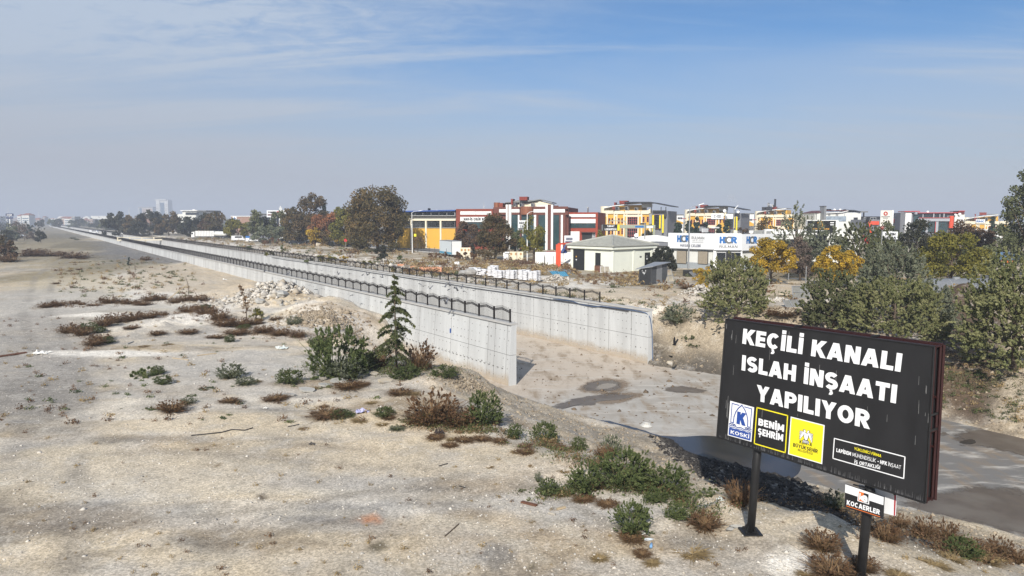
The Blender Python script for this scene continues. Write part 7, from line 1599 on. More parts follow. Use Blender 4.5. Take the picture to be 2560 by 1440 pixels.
crumple('cloth','crumpled lilac cloth lying on the sand',905,1032,42,mat('lilac_cloth',lin((178,178,214)),var=.12,scale=5),'cloth',3,.5);crumple('plastic_sheet','crumpled white plastic at the end of the rusty strip',102,884,54,mat('white_plastic',lin((212,210,204)),rough=.5,var=.1),'plastic sheet',5,.2);crumple('rag','black rag bundle on the track edge',1098,1085,26,mat('black_rag',lin((52,44,42)),var=.3,scale=6),'rag',7,.9);crumple('rag','small dark rag on the open sand',780,1112,20,mat('grey_rag',lin((84,80,76)),var=.3,scale=6),'rag',9,.5);crumple('paper_scrap','white paper scrap below the dry ridge',664,1022,14,_mats['white_plastic'],'litter',11,.6);crumple('plastic_bag','grey-white plastic film on the gravel, upper middle',704,872,40,mat('grey_film',lin((190,196,192)),rough=.4,var=.1),'plastic bag',13,.3);crumple('plastic_bag','white film in the mound hollow by the grey planks',1800,1252,22,_mats['grey_film'],'plastic bag',15,.6);crumple('paper_scrap','white scrap at the foot of the boulder heap debris',562,700,14,_mats['white_plastic'],'litter',17,.3)
rock('white_stone','round white stone by the grey-green weed',976,1081,9,21,stone,cat='stone');rock('white_stone','white stone below the black rag',1080,1097,7,22,stone,cat='stone');rock('white_stone','white stone right of the rag',1155,1104,7,23,stone,cat='stone');rock('white_stone','pale rock at the wet foot of the right bank',1676,911,18,24,stone,cat='rock')
p=at(1616,1066,0);mb=MB()
for k in range(3):mb.tube([(p[0]+(.34-.05*k)*math.cos(a),p[1]+(.34-.05*k)*math.sin(a),.05+.05*k)for a in[i*6.283/14 for i in range(14)]],.035,5,caps=False)
o=mb.build('rope_coil',_mats['white_plastic'],None,off=p);o.location=tuple(p);tag(o,'white coil of rope lying on the canal floor','rope')
def bottle(label,px,py,mt,yaw):
 p=at_ground(px,py);mb=MB().tube([(-.15,0,.045),(.06,0,.045),(.10,0,.045),(.13,0,.045),(.16,0,.045)],[.045,.045,.03,.016,.016],8);o=mb.build('plastic_bottle',mt,None,smooth=True,off=(0,0,0));o.location=tuple(p);o.rotation_euler=(0,0,yaw);tag(o,label,'bottle','plastic bottles on the gravel')
bottle('white plastic bottle nearest the lone green weed',1614,1336,_mats['white_plastic'],.4);bottle('clear plastic bottle lying in the middle of three',1622,1352,mat('clear_plastic',lin((196,204,210)),rough=.2,var=.05),.1);bottle('blue plastic bottle, lowest of three',1628,1366,mat('blue_clear_plastic',lin((120,160,200)),rough=.2,var=.1),1.3)
# white sacks on pallets
sack_m=mat('white_sack',lin((222,222,224)),rough=.6,var=.06,scale=3,bump=.15);pallet_m=mat('grey_pallet',lin((112,102,88)),var=.2)
def sack_mesh():
 mb=MB();n,m_=8,5;V=[]
 for i in range(n+1):
  u=i/n*2-1
  for j in range(8):
   a=j*math.pi/4;e=(1-abs(u)**4)**.5*.9+.1;V.append((u*.42,math.cos(a)*.27*e**.3,math.sin(a)*.085*e+.085))
 F=[(i*8+j,(i+1)*8+j,(i+1)*8+(j+1)%8,i*8+(j+1)%8)for i in range(n)for j in range(8)]+[tuple(range(7,-1,-1)),tuple(n*8+j for j in range(8))];return mb.add(V,F)
_sk=None
def sack_stack(label,px,py,cols,rows,layers,seed,jit=.04,top=3):
 global _sk
 p=at_ground(px,py);r=thing('sack_stack',label,'sacks',p,'stacks of white sacks behind the farther railing',rz=math.atan2(DS[1],DS[0])+.2);q=random.Random(seed);w,d=cols*.86,rows*.56
 pm=MB()
 for i in range(5):pm.box(-w/2,-d/2+i*d/5,.1,w/2,-d/2+i*d/5+d/5*.7,.13)
 for x in(-w/2,-.05,w/2-.1):pm.box(x,-d/2,0,x+.1,d/2,.1)
 pm.build('pallet',pallet_m,r,off=(0,0,0))
 for z in range(layers+1):
  for i in range(cols):
   for j in range(rows):
    if z==layers and q.random()>top/(cols*rows):continue
    if _sk is None:o=sack_mesh().build('sack',sack_m,r,smooth=True,off=(0,0,0));_sk=o
    else:o=_sk.copy();COL.objects.link(o);o.parent=r
    o.location=(-w/2+(i+.5)*.86+q.uniform(-jit,jit),-d/2+(j+.5)*.56+q.uniform(-jit,jit),.13+z*.155);o.rotation_euler=(q.uniform(-.06,.06),q.uniform(-.06,.06),q.uniform(-.12,.12)+(math.pi if q.random()<.5 else 0))
sack_stack('rightmost stack of white sacks, nearest the sand heap',1336,704,2,2,8,1);sack_stack('second stack of white sacks from the right',1311,702,2,2,8,2);sack_stack('third stack of white sacks from the right',1279,699,2,2,7,3);sack_stack('low stack of white sacks under the tallest one',1249,697,2,2,6,4);sack_stack('tallest stack of white sacks, left of the middle',1233,692,2,2,9,5);sack_stack('slumped heap of white sacks left of the tallest stack',1205,690,3,2,5,6,.16,2);sack_stack('leftmost slumped heap of white sacks',1188,686,2,2,5,7,.14,2)
tarp=mat('grey_tarp',lin((150,148,144)),rough=.6,var=.15,scale=3);p=at_ground(1176,688);o=MB().blob((0,0,.5),1.1,.8,.6,9,6,.12,4).build('tarp_bundle',tarp,None,off=(0,0,0));o.location=tuple(p);tag(o,'grey tarpaulin bundle at the left end of the sacks','bundle');p=at_ground(1158,688);o=MB().blob((0,0,.35),.8,.7,.45,9,6,.15,6).build('tarp_bundle',tarp,None,off=(0,0,0));o.location=tuple(p);tag(o,'smaller grey bundle beside the orange bricks','bundle')
# orange brick stacks
brick_m=mat('orange_hollow_brick',lin((194,142,112)),var=.14,scale=3);brick_m2=mat('tan_hollow_brick',lin((200,158,122)),var=.14,scale=3);_bk={}
def brick_stack(label,px,py,wpx,hpx,seed,mt,loose=0.0):
 p=at_ground(px,py);k=px_size(p[1]);w,h=wpx*k,hpx*k;r=thing('brick_stack',label,'bricks',p,'stacks of orange hollow bricks');q=random.Random(seed);bw,bh=.62,.38;nx,nz=max(2,int(w/bw)),max(1,int(h/bh));n=0
 for z in range(nz):
  for i in range(nx):
   for j in range(2):
    if loose and q.random()<loose*(z+1)/nz:continue
    if mt.name not in _bk:o=MB().box(-.30,-.28,0,.30,.28,.36).build('brick',mt,r,off=(0,0,0));_bk[mt.name]=o
    else:o=_bk[mt.name].copy();COL.objects.link(o);o.parent=r
    o.location=(-w/2+(i+.5)*bw+q.uniform(-.03,.03),(j-.5)*.6+q.uniform(-.04,.04),z*bh+.0);o.rotation_euler=(0,0,q.uniform(-.06,.06)*(1+6*loose))
brick_stack('widest stack of orange bricks behind the farther railing',1078,679,58,14,1,brick_m,.12);brick_stack('small stack of orange bricks at the left end',1006,665,24,8,2,brick_m,.2);brick_stack('tan loose brick pile between the orange stack and the grey bundles',1127,685,34,12,3,brick_m2,.35);brick_stack('single tan brick column right behind the widest stack',1120,674,9,9,4,brick_m2);brick_stack('flat scatter of orange bricks before the biggest tree',1040,670,30,5,5,brick_m,.4)
b=simple_block('white_cistern','small white box on legs standing on the dry grass',1136,655,1148,659.5,130,white_clad,None,None,back=1,cat='cistern',z=ZR+.6);b.b('leg',zinc,[(1137,659,1138,663),(1146,659,1147,663)],back=.1,out=-.05)
p=at_ground(1304,661);r=thing('brush_pile','heap of cut brown branches before the thin leaning tree','brush',p);mb=MB();q=random.Random(8)
for i in range(150):a=(q.gauss(0,1.5),q.gauss(0,.8),abs(q.gauss(0,.4)));mb.tube([a,(a[0]+q.gauss(0,1.0),a[1]+q.gauss(0,.5),max(.05,a[2]+q.gauss(0,.35)))],[.05,.02],4,caps=False)
tag(mb.build('branches',mat('cut_branches',lin((92,70,56)),var=.25),r,off=(0,0,0)),kind='stuff')
for i,(x,y0,y1,l_)in enumerate([(1045,632,612,'thin dark fence post right of the street lamp'),(1073,634,616,'thin dark fence post before the white trailer, left one'),(1087,636,618,'thin dark fence post touching the white trailer'),(1116,642,621,'thin dark fence post in front of the white trailer'),(1129,643,610,'taller dark fence post at the corner of the white trailer'),(1361,662,638,'thin post before the white hoarding'),(1383,664,640,'second thin post before the white hoarding'),(1292,650,614,'grey post left of the brush pile'),(1923,712,664,'pale thin post at the left golden tree trunk'),(1900,690,662,'shorter pale post left of it'),(1971,700,664,'pale thin post under the dusky tree'),(2014,710,666,'pale thin post left of the round golden tree'),(1997,660,628,'white thin post behind the dusky tree'),(2303,700,672,'pale thin post under the big yellow-green tree')]):
 p=at(x,y0,ZR);h=CAM_Z+ray(x,y1)[2]/ray(x,y1)[1]*p[1]-ZR;o=MB().bar((0,0,-.1),(0,0,h),.09).build('fence_post',zinc if i>6 else frame_dark,None,off=(0,0,0));o.location=tuple(p);tag(o,l_,'post','thin fence posts')
# vehicles
tyre=mat('tyre_rubber',lin((36,36,37)),rough=.85,var=.2);steel_tank=mat('dull_tank_steel',lin((138,140,142)),rough=.45,var=.12,metal=.4);blue_band=mat('blue_trailer_band',lin((84,150,180)),rough=.5);trailer_w=mat('trailer_white',lin((206,214,218)),rough=.5,var=.06);car_glass=glass_mat('car_glass',lin((30,36,42)))
def wheel(r,x,y,rad,w=.28):
 t=MB().tube([(x,y-w/2,rad),(x,y+w/2,rad)],rad,14).build('tyre',tyre,r,off=(0,0,0));MB().tube([(x,y-w/2-.01,rad),(x,y+w/2+.01,rad)],rad*.5,10).build('rim',zinc,t,off=(0,0,0))
def trailer():
 A,B,C2=at(1099,638,ZR),at(1129,643,ZR),at(1151,637,ZR);L_=np.linalg.norm((B-A)[:2]);r=thing('white_trailer','white box trailer with a blue lower band beside the works road','trailer',B,rz=math.atan2((B-A)[1],(B-A)[0]));h=5.0*.62;w=2.4
 MB().box(-L_,0,.55,0,w,.55+h).build('body',trailer_w,r,off=(0,0,0));MB().box(-L_-.01,-.012,.6,.012,w+.01,.6+h*.16).build('blue_band',blue_band,r,off=(0,0,0));MB().box(-L_-.05,-.05,.55+h,.05,w+.05,.62+h).build('roof',zinc,r,off=(0,0,0));MB().box(-.03,-.04,.5,.05,.06,.56+h).build('corner_post',zinc,r,off=(0,0,0));MB().box(.0,.15,.6,.03,w-.15,.5+h).build('rear_door',white_clad,r,off=(0,0,0));MB().box(.012,.8,1.2,.05,1.9,1.9).build('notice',sign_white,r,off=(0,0,0))
 for x in(-L_*.3,-L_*.62):
  for y in(.25,w-.25):wheel(r,x,y,.45)
trailer()
def tanker(label,px,py,length,rad,mt,yaw,base=None,z=None,depth=None,zc=2.0):
 p=at_ground(px,py)if depth is None else atd(px,py,depth);p[2]=z if z is not None else p[2];r=thing('tank_trailer',label,'tank trailer',p,rz=yaw)
 n=9;MB().tube([(-length/2-.25,0,zc),(-length/2-.12,0,zc),(-length/2,0,zc),(length/2,0,zc),(length/2+.12,0,zc),(length/2+.25,0,zc)],[rad*.5,rad*.85,rad,rad,rad*.85,rad*.5],22).build('tank',mt,r,smooth=False,off=(0,0,0))
 for x in(-length/2,-length/6,length/6,length/2):MB().tube([(x-.05,0,zc),(x+.05,0,zc)],rad*1.03,22).build('band',zinc,r,off=(0,0,0))
 MB().box(-length/2,-.5,zc-rad-.25,length/2,.5,zc-rad+.12).build('chassis',base or frame_dark,r,off=(0,0,0));MB().cyl((0,0,zc+rad-.05),.35,.2,14).build('hatch',zinc,r,off=(0,0,0));MB().box(length/2+.1,-.9,zc-.2,length/2+.18,.9,zc+rad+.3).build('end_plate',mt,r,off=(0,0,0))
 for x in(-length*.35,-length*.2,length*.3):
  for y in(-1,1):wheel(r,x,y,.5)
tanker('dull grey cylindrical tank trailer half hidden behind the willowy bushes',2388,738,6.5,1.05,steel_tank,.1,z=4.2,depth=70,zc=2.05);tanker('small blue tank on an orange chassis behind the big yellow-green tree',2512,642,4.2,.85,mat('blue_tank',lin((84,112,142)),rough=.4,var=.1),.05,orange_vinyl,z=ZR+.2,depth=126,zc=1.75)
def lorry():
 D=330;p=atd(525,590,D);p[2]=ZR;k=px_size(D);r=thing('white_lorry','white lorry with a long ribbed trailer and a tank behind it on the canal road','lorry',p);w=2.4
 MB().box(-37*k,0,1.1,10*k,w,3.6).build('trailer_body',white_clad,r,off=(0,0,0));MB().tube([(8*k,w/2,2.3),(12*k,w/2,2.3),(36*k,w/2,2.2),(39*k,w/2,2.2)],[.9,1.15,1.15,.8],16).build('tank',white_wall,r,off=(0,0,0))
 for i in range(12):MB().box((-36+i*3.9)*k,-.06,1.2,(-35.4+i*3.9)*k,.02,3.5).build('rib',grey_roof,r,off=(0,0,0))
 MB().box(-37*k,.3,.7,39*k,w-.3,1.1).build('chassis',frame_dark,r,off=(0,0,0));MB().hexa([(-47*k,0,.7),(-39*k,0,.7),(-39*k,w,.7),(-47*k,w,.7)],[(-46*k,0,3.1),(-39*k,0,3.3),(-39*k,w,3.3),(-46*k,w,3.1)]).build('cab',white_clad,r,off=(0,0,0));MB().box(-46*k,-.02,2.0,-42*k,.02,2.8).build('cab_window',car_glass,r,off=(0,0,0))
 for x in(-43,-30,-25,5,26,32):wheel(r,x*k,.15,.5)
lorry()
def car(label,px,py,depth,col,yaw,z=ZR,kind='car'):
 p=atd(px,py,depth);p[2]=z;r=thing('parked_car' if kind=='car' else 'parked_van',label,kind,p,rz=yaw);pr=[(-2.1,.35),(2.1,.35),(2.15,.8),(1.3,.95),(.7,1.42),(-1.1,1.45),(-1.9,.98),(-2.12,.85)]if kind=='car' else[(-2.6,.4),(2.6,.4),(2.6,1.0),(2.1,1.2),(1.6,2.2),(-2.5,2.25),(-2.6,1.9)]
 mb=MB();n=len(pr);mb.add([(x,-.85,z_)for x,z_ in pr]+[(x,.85,z_)for x,z_ in pr],[tuple(range(n)),tuple(range(2*n-1,n-1,-1))]+[((i+1)%n,i,n+i,n+(i+1)%n)for i in range(n)]);mb.build('body',col,r,off=(0,0,0))
 for y in(-.86,.86):
  zz=(.98,1.36)if kind=='car' else(1.35,2.0);MB().box(-1.2,y-.01,zz[0],.6 if kind=='car' else 1.5,y+.01,zz[1]).build('window',car_glass,r,off=(0,0,0))
 for x in(-1.35,1.35):
  for y in(-.75,.75):wheel(r,x,y,.33,.2)
dcar=mat('dark_car_paint',lin((36,38,44)),rough=.25,var=.05);wcar=mat('white_car_paint',lin((215,216,218)),rough=.25,var=.04);rcar=mat('red_car_paint',lin((150,40,38)),rough=.3,var=.05)
car('dark car parked under the rust-tinged tree',738,612,248,dcar,.1);car('white van behind the yellow-green tree',596,597,290,wcar,.2,kind='van');car('white car left of the grey-green shrubby tree',632,600,280,wcar,.1);car('white van parked at the far left edge',4,580,380,wcar,.3,ZL,'van');car('second white van at the far left, by the mast sign',24,580,372,wcar,.2,ZL,'van');car('white car behind the amber sign',2470,600,165,wcar,.1);car('red car behind the white hoarding by the gate',1380,628,160,rcar,.1);car('white car on the road left of the white lorry',300,580,420,wcar,.2);car('white van among the far trees at left',235,570,470,wcar,.2,ZR,'van')
b=simple_block('small_white_hut','small white hut with a pale roof left of the white lorry',422,572,450,583,470,conc_edge,[(428,575,434,579,2,1)],grey_roof,back=6,cat='hut');b=simple_block('blue_banner','small blue and white banner by the yellow-green tree',614,590,624,604,288,sign_white,None,None,back=.1,cat='banner');b.b('blue_top',sign_blue,(614,590,624,595),back=.05,out=.05)
p=atd(864,604,215);p[2]=ZR;r=thing('round_red_sign','round red sign on a short pole left of the biggest tree','sign',p);MB().bar((0,0,-.1),(0,0,2.2),.08).build('pole',zinc,r,off=(0,0,0));MB().tube([(0,-.04,2.4),(0,.04,2.4)],.5,16).build('disc',sign_red,r,off=(0,0,0))
p=atd(49,571,390);p[2]=ZL;r=thing('white_tent','small white peaked tent at the far left','tent',p);MB().add([(-2,-2,1.6),(2,-2,1.6),(2,2,1.6),(-2,2,1.6),(0,0,3)],[(0,1,4),(1,2,4),(2,3,4),(3,0,4)]).build('canopy',sign_white,r,off=(0,0,0))
for x in(-1.9,1.9):
 for y in(-1.9,1.9):MB().bar((x,y,-.1),(x,y,1.6),.08).build('leg',zinc,r,off=(0,0,0))
def crane():
 p=atd(2172,640,118);p[2]=ZR;r=thing('loader_crane','dark folding loader crane with red parts standing among the right-hand trees','crane',p);f=Face(2140,118,2190,118);g=lambda x,y,o=0:on(f,cr5(x,y),o)
 for a,c in(((2330,760),(2400,640)),((2400,640),(2345,480)),((2345,480),(2300,500)),((2290,560),(2330,680))):MB().bar(g(*a),g(*c),.28).build('boom',frame_dark,r)
 MB().bar(g(2290,700),g(2370,820),.5).build('red_arm',sign_red,r);MB().bar(g(2395,600),g(2400,650),.4).build('red_joint',orange_p,r);MB().bar(g(2380,800),(p[0]+.3,p[1],ZR),.5).build('base',frame_dark,r);p2=g(2360,480);MB().bar(p2,p2+np.array((0,0,.8)),.35).build('head',frame_dark,r)
crane()
f=Face(2195,118,2215,118);c=on(f,cr6(290,955),0);r=thing('round_badge_sign','red ring badge with a Y-shaped mark among the right-hand trees','sign',(c[0],c[1],ZR));mb=MB();line_on(mb,f,[cr6(290+26*math.cos(t*.5236),955+26*math.sin(t*.5236))for t in range(12)],.12,.06,True);mb.build('ring',sign_red,r);mb=MB();[line_on(mb,f,[cr6(290,955),cr6(290+16*math.cos(t),955+16*math.sin(t))],.08,.06+.003*i)for i,t in enumerate((1.57,-.6,3.74))];mb.build('mark',sign_red,r);MB().bar(on(f,cr6(290,980),0),(c[0],c[1],ZR),.1).build('pole',zinc,r)
# birds
bird_g=mat('grey_feathers',lin((92,94,100)),var=.2,scale=8);bird_b=mat('black_feathers',lin((24,24,26)),var=.2)
def bird_mesh(up,mt,name='pigeon'):
 V=[(-.16,0,0),(-.05,.05,.03),(-.05,-.05,.03),(.10,.05,.03),(.10,-.05,.03),(.17,0,.04),(-.05,0,-.05),(.10,0,-.05),(.21,0,.02),(-.30,.05,0),(-.30,-.05,0)];F=[(0,1,2),(1,3,4,2),(3,5,4),(0,6,1),(0,2,6),(1,6,7,3),(2,4,7,6),(3,7,5),(4,5,7),(5,8,4),(0,9,10)]
 for s in(-1,1):
  o=len(V);V+=[(.09,s*.04,.03),(-.05,s*.04,.03),(.07,s*.22,.03+up*.16),(-.07,s*.20,.03+up*.13),(-.03,s*.38,.03+up*.34),(-.10,s*.34,.03+up*.28)];F+=[(o,o+2,o+3,o+1),(o+2,o+4,o+5,o+3)]
 return MB().add(V,F).build(name,mt,None,off=(0,0,0))
protos=[bird_mesh(u,bird_g)for u in(.8,-.35,.2,1.2)]
BP=[(975,245),(1165,265),(1195,270),(1110,275),(1340,280),(1390,300),(1300,282),(1460,300),(680,215),(1755,350),(1785,370),(1840,390),(1960,375),(1990,395),(2035,385),(2060,405),(2090,385),(2110,410),(2190,405),(2000,365),(880,362),(930,395),(930,455),(845,460),(810,385),(1220,440),(1950,480),(1970,510),(515,255),(1380,415),(705,270)]
for i,(x,y)in enumerate(BP):
 px,py=500+x/3.2,600+y/3.2;near=i>=20;s=8.0;D=0
 u=(px-1280)/FPX;n_=DT;tt=(-2.0 if near else 5.0+(i%4)*1.6);k=(P0@n_+tt)/(np.array((u,1.0))@n_);p=atd(px,py,k)
 o=protos[i]if i<4 else protos[i%4].copy()
 if i>=4:COL.objects.link(o)
 o.location=tuple(p);o.rotation_euler=(rnd.uniform(-.5,.5),rnd.uniform(-.3,.3),rnd.uniform(0,6.28));o.scale=(1.1,)*3
 tag(o,'grey pigeon flying over the canal in the scattered flock' if not near else 'grey pigeon flying low in front of the nearer canal wall','bird','flock of flying pigeons')
o=bird_mesh(1.3,bird_b,'crow');p=atd(1687,862,56);o.location=tuple(p);o.rotation_euler=(.3,0,2.6);o.scale=(1.3,)*3;tag(o,'black crow flying past the end of the farther wall','bird')
o=bird_mesh(.0,bird_b,'crow');p=at_ground(1677,895);o.location=(p[0],p[1],p[2]+.15);o.rotation_euler=(0,0,.4);o.scale=(1.2,.8,1.2);tag(o,'black crow low over the wet ground beside the hose','bird')
# the far town at the left and the canal bridge
far_white=mat('far_white',lin((205,205,202)),var=.05,scale=.1);far_grey=mat('far_grey',lin((150,148,146)),var=.08,scale=.1);far_tan=mat('far_tan',lin((176,150,128)),var=.08,scale=.1);far_roof=mat('far_tile',lin((140,92,78)),var=.1,scale=.2);far_glass=glass_mat('far_glass',lin((70,92,112)))
b=Bld('glass_tower','tall pale tower with a blue glass middle far off in the haze','tower',Face(391,2300,421,2300),crop=cr1)
b.b('walls',far_white,(1566,240,1682,420),back=30,out=0,ground=True);b.b('glass_strip',far_glass,(1605,266,1646,420),back=1,out=.6);b.b('top_ledge',far_white,(1553,234,1664,244),back=30,out=3);b.b('side_rib',far_white,[(1566,244,1600,420),(1652,250,1684,420)],back=1,out=2)
for y in range(285,410,20):b.b('window_band',far_grey,[(1574,y,1594,y+6),(1656,y,1678,y+6)],back=.5,out=2.5)
b=Bld('slab_block','wide pale slab block left of the far tower','building',Face(346,2350,383,2350),crop=cr1);b.b('walls',far_white,(1388,312,1528,420),back=30,out=0,ground=True);b.b('roof_band',far_grey,(1385,308,1530,318),back=30,out=1.5);b.b('glass_front',far_glass,(1396,322,1420,420),back=.5,out=.8);b.b('facade',far_tan,(1424,325,1524,420),back=.5,out=.8)
for x in range(1430,1520,18):b.b('window_strip',far_grey,(x,332,x+7,420),back=.4,out=1.4)
def minaret(label,x,ytop,ybase,D,w=1.0,crop=None):
 p=atd(x,ybase,D);p[2]=ZR;h=CAM_Z+ray(x,ytop)[2]/ray(x,ytop)[1]*D-ZR;r=thing('minaret',label,'minaret',p);k=px_size(D)*w;MB().tube([(0,0,0),(0,0,h*.55)],k*1.1,10).build('shaft',far_white,r,off=(0,0,0));MB().cyl((0,0,h*.55),k*1.6,h*.03,10).build('balcony',far_white,r,off=(0,0,0));MB().tube([(0,0,h*.58),(0,0,h*.82),(0,0,h)],[k*.8,k*.7,k*.05],10).build('spire',far_white,r,off=(0,0,0))
minaret('slender hazy minaret left of the far slab block',324,517,552,1900);minaret('hazy minaret above the mast sign at the far left',22.5,513,552,2600,1.1);minaret('faint short minaret on the left skyline',98.5,521,552,2800);minaret('white spire rising behind the brick-red showroom',1210,503,560,420,1.0)
p=atd(331,545,1900);p[2]=ZR;r=thing('mosque_dome','small grey dome beside the slender minaret','mosque',p);MB().blob((0,0,11),10,10,7,14,7,0,1).build('dome',far_grey,r,off=(0,0,0));MB().box(-11,-11,0,11,11,10).build('walls',far_white,r,off=(0,0,0))
b=Bld('white_villa_block','white modern block with a grey roof line among the far trees','building',Face(441,620,495,610),crop=cr1);b.b('walls',white_wall,(1772,380,1960,470),back=18,out=0,ground=True);b.b('upper_block',white_wall,(1820,350,1965,390),back=14,out=-.5);b.b('flat_roof',white_clad,(1812,342,1982,350),back=15,out=1);b.b('glass_band',dark_glass,(1858,364,1985,388),back=.4,out=.3);b.b('roof_box',white_clad,(1905,334,1930,344),back=3,out=-2)
for x,y in((1790,405),(1815,405),(1790,435),(1815,435),(1860,405),(1900,405)):b.win((x,y,x+13,y+16),1,1,frame_dark,dark_glass,out=.05,t=.15)
b=Bld('dark_house_block','dark flat-topped block rising among the far trees','building',Face(515,560,536,560),crop=cr1);b.b('walls',grey_wall,(2068,356,2138,440),back=12,out=0,ground=True);b.b('roof',dark_roof,(2062,345,2142,358),back=13,out=.6);b.b('window_band',dark_glass,(2072,372,2134,388),back=.3,out=.2)
b=simple_block('white_works_hall','long white works hall on the left skyline',228,541,291,562,1400,white_wall,[(238,548,262,551,6,1),(270,546,286,549,4,1),(240,556,246,561,2,1),(262,556,268,561,2,1)],white_clad);b=simple_block('teal_showroom','low showroom with a white roof edge and teal glass front',121,548,160,562,1450,far_glass,[(132,552,158,561,8,2)],white_clad,wm=teal_glass)
b=simple_block('low_white_shed','long low white shed right of the teal showroom',167,558,213,563,1330,white_wall,[(172,559,180,562,2,1),(190,559,200,562,3,1)],white_clad);b=simple_block('white_letter_hall','pale hall with a white square sign far behind the lorry',578,541,634,560,480,mat('pale_brick',lin((150,120,104)),var=.1),[(590,548,600,553,3,1)],white_clad);b.b('sign_board',sign_white,(582,541,592,550.5),back=.2,out=.3);b.txt('A',(584.5,543,589.5,549),sign_blue,w=.2,out=.5)
b=simple_block('grey_gable_hall','grey hall behind the dark trees under the roof-top sign',626,535,668,575,330,grey_wall,[(632,545,650,552,5,1)],grey_roof);b=simple_block('grey_low_hall','grey roofed hall glimpsed between the autumn trees',840,531,868,575,290,grey_wall,[(844,540,860,546,4,1)],grey_roof);b=simple_block('brown_letter_block','brown block carrying pale roof letters among the far trees',361,534,382,548,700,mat('far_brown',lin((120,92,78)),var=.1),[(364,541,380,546,5,1)],None);b.txt('SERSU',(363,533,381,538.5),sign_white,w=.2,out=.8)
q=random.Random(21);names=[('far_block',far_white),('far_block',far_tan),('far_block',far_grey),('far_block',far_white)]
for i in range(74):
 D=q.uniform(900,3200);x=q.uniform(-30,250)if i<46 else q.uniform(250,720);base_y=552+8.36*FPX/D;w=q.uniform(5,20);h=q.uniform(7,17)*FPX/D;mt=q.choice(names)[1]
 top=base_y-h;p=atd(x,base_y,D);p[2]=ZR;k=px_size(D);W_=w*k;hh=h*k;r=thing('far_block','hazy %s block of the far town on the left skyline'%{'far_white':'white','far_tan':'tan','far_grey':'grey'}[mt.name],'building',p,'hazy blocks of the far town');MB().box(-W_/2,0,-1,W_/2,14,hh).build('walls',mt,r,off=(0,0,0))
 rf=MB();rr=q.random()
 if rr<.5:rf.hexa([(-W_/2-.5,-.5,hh),(W_/2+.5,-.5,hh),(W_/2+.5,14.5,hh),(-W_/2-.5,14.5,hh)],[(-W_/2+3,6.5,hh+3),(W_/2-3,6.5,hh+3),(W_/2-3,7.5,hh+3),(-W_/2+3,7.5,hh+3)]);rf.build('roof',far_roof,r,off=(0,0,0))
 else:rf.box(-W_/2-.3,-.3,hh,W_/2+.3,14.3,hh+.6);rf.build('roof',far_grey,r,off=(0,0,0))
 for f_ in range(max(1,int(hh/3.4))):MB().box(-W_/2+1,-.08,f_*3.3+1.2,W_/2-1,.02,f_*3.3+2.5).build('window_band',far_glass,r,off=(0,0,0))
for i in range(3):
 p=atd(152+i*32,548,1500);p[2]=ZR;r=thing('arched_hall',['left round-gabled hazy hall of the far town','middle round-gabled hazy hall of the far town','right round-gabled hazy hall of the far town'][i],'building',p,'round-gabled halls of the far town');MB().box(-14,0,-1,14,20,9).build('walls',far_tan,r,off=(0,0,0));MB().tube([(0,0,9),(0,20,9)],9,16).build('arched_gable',far_white,r,off=(0,0,0));MB().tube([(0,-.3,9),(0,0,9)],5.5,14).build('rose_window',far_roof,r,off=(0,0,0))
rs=np.random.RandomState(3);P=[];
for i in range(420):
 D=rs.uniform(520,2600);x=rs.uniform(-60,720);p=atd(x,552,D);h=rs.uniform(4,9);w=rs.uniform(5,14)
 if abs(to_st(p[0],p[1])[1]-7)<40:continue
 P.append(np.c_[p[0]+rs.normal(size=60)*w/2,p[1]+rs.normal(size=60)*w/2,ZR-1+np.abs(rs.normal(size=60))*h/1.8])
P=np.concatenate(P);V,F=leaf_cards(P,2.0,rs,1.3);o=arr_mesh('distant_trees',V,F,PAL['dark'],None,rs.rand(len(P)));tag(o,kind='stuff')
for i,(x,tp,w,c,by)in enumerate([(48,542,40,'dusky',578),(73,555,14,'spruce',580),(15,572,44,'dark',600),(101,575,24,'dark',592),(30,560,30,'grey',590),(2,590,40,'olive_brown',640),(20,600,34,'maroon',650),(60,574,50,'dusky',590)]):T('broadleaf_tree',['bare brownish hazy tree beside the mast sign','small conifer right of the bare hazy tree','dark tree at the far left edge below the vans','dark conifer-like bush beside the far asphalt track','grey tree in front of the white vans','brown bushy tree on the left edge','russet bushy tree on the left edge below','low brown thicket behind the far track'][i],x,by,tp,w,c,1600,.34,0,'egg' if i in(0,1)else 'bush',20,120+i,'trees at the far left edge',depth=[400,390,300,330,340,190,175,360][i],zb=ZL)
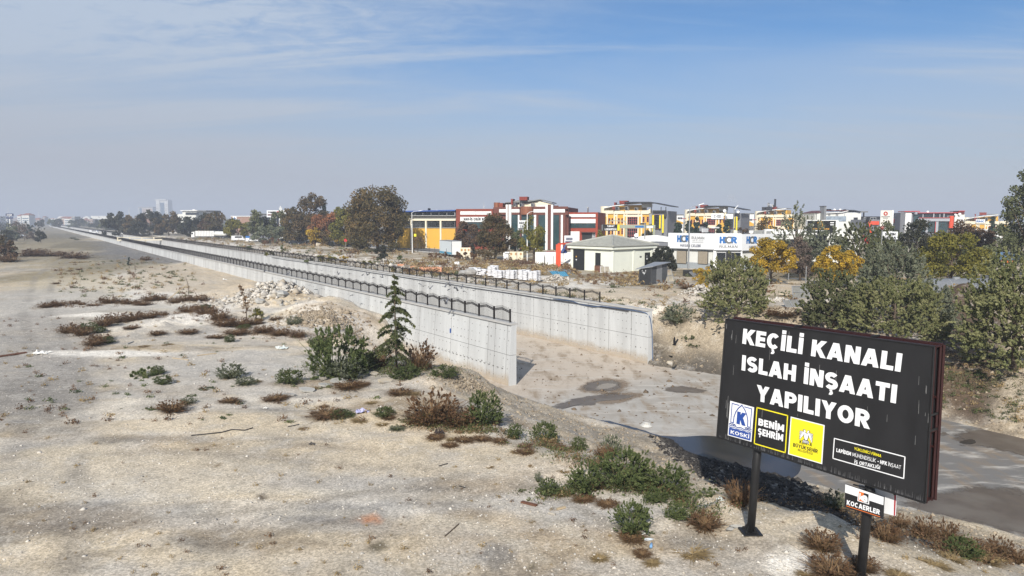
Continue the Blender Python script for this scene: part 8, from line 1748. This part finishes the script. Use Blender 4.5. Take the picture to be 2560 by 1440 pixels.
for i in range(26):x=110+i*22+q.uniform(-8,8);T('broadleaf_tree',['low dark hazy tree on the left skyline behind the canal','low olive hazy tree on the left skyline behind the canal'][i%2],x,560,q.uniform(546,551),q.uniform(16,30),('dark','olive')[i%2],500,1.3,0,'bush',10,300+i,'low hazy trees on the left skyline',depth=q.uniform(620,980))
s0_=285;p=st(s0_,TW/2);r=thing('canal_bridge','small pale footbridge crossing the canal far along','bridge',(p[0],p[1],WH),rz=math.atan2(DT[1],DT[0]));MB().box(-9,-1.2,-.2,9,1.2,.35).build('deck',cream,r,off=(0,0,0));MB().box(-9,-1.25,1.1,9,-1.1,1.3).build('rail',cream,r,off=(0,0,0));MB().box(-9,1.1,1.1,9,1.25,1.3).build('rail',cream,r,off=(0,0,0))
for x in(-8.9,-4.5,0,4.5,8.7):
 for y in(-1.2,1.1):MB().box(x,y,.3,x+.2,y+.12,1.2).build('post',cream,r,off=(0,0,0))
for x in(-1.5,1.2):MB().box(x,-.8,-5,x+.4,.8,-.2).build('pier',cream,r,off=(0,0,0))
sm=bpy.data.materials.new('smoke');sm.use_nodes=True;n,l=sm.node_tree.nodes,sm.node_tree.links;n.clear();v=n.new('ShaderNodeVolumePrincipled');v.inputs['Color'].default_value=(.95,.95,.97,1);v.inputs['Density'].default_value=.035;l.new(v.outputs[0],n.new('ShaderNodeOutputMaterial').inputs['Volume'])
mb=MB()
for x,y,w in((1842,507,6),(1836,500,9),(1828,494,12)):p=atd(x,y,520);k=px_size(520)*w;mb.blob(p,k,k,k*.8,12,8,.12,int(x))
tag(mb.build('smoke',sm,None,smooth=True),kind='stuff')
# the dusty air over the plain
hz=bpy.data.materials.new('haze');hz.use_nodes=True
hn,hl=hz.node_tree.nodes,hz.node_tree.links;hn.clear()
ho=hn.new('ShaderNodeOutputMaterial');pv=hn.new('ShaderNodeVolumePrincipled')
pv.inputs['Color'].default_value=(.80,.86,.98,1);pv.inputs['Density'].default_value=0.00050;pv.inputs['Anisotropy'].default_value=0.0
hl.new(pv.outputs[0],ho.inputs['Volume'])
hb=MB().box(-10500,-5000,-1.2,10500,13000,100);hobj=hb.build('haze',hz);tag(hobj,kind='stuff')
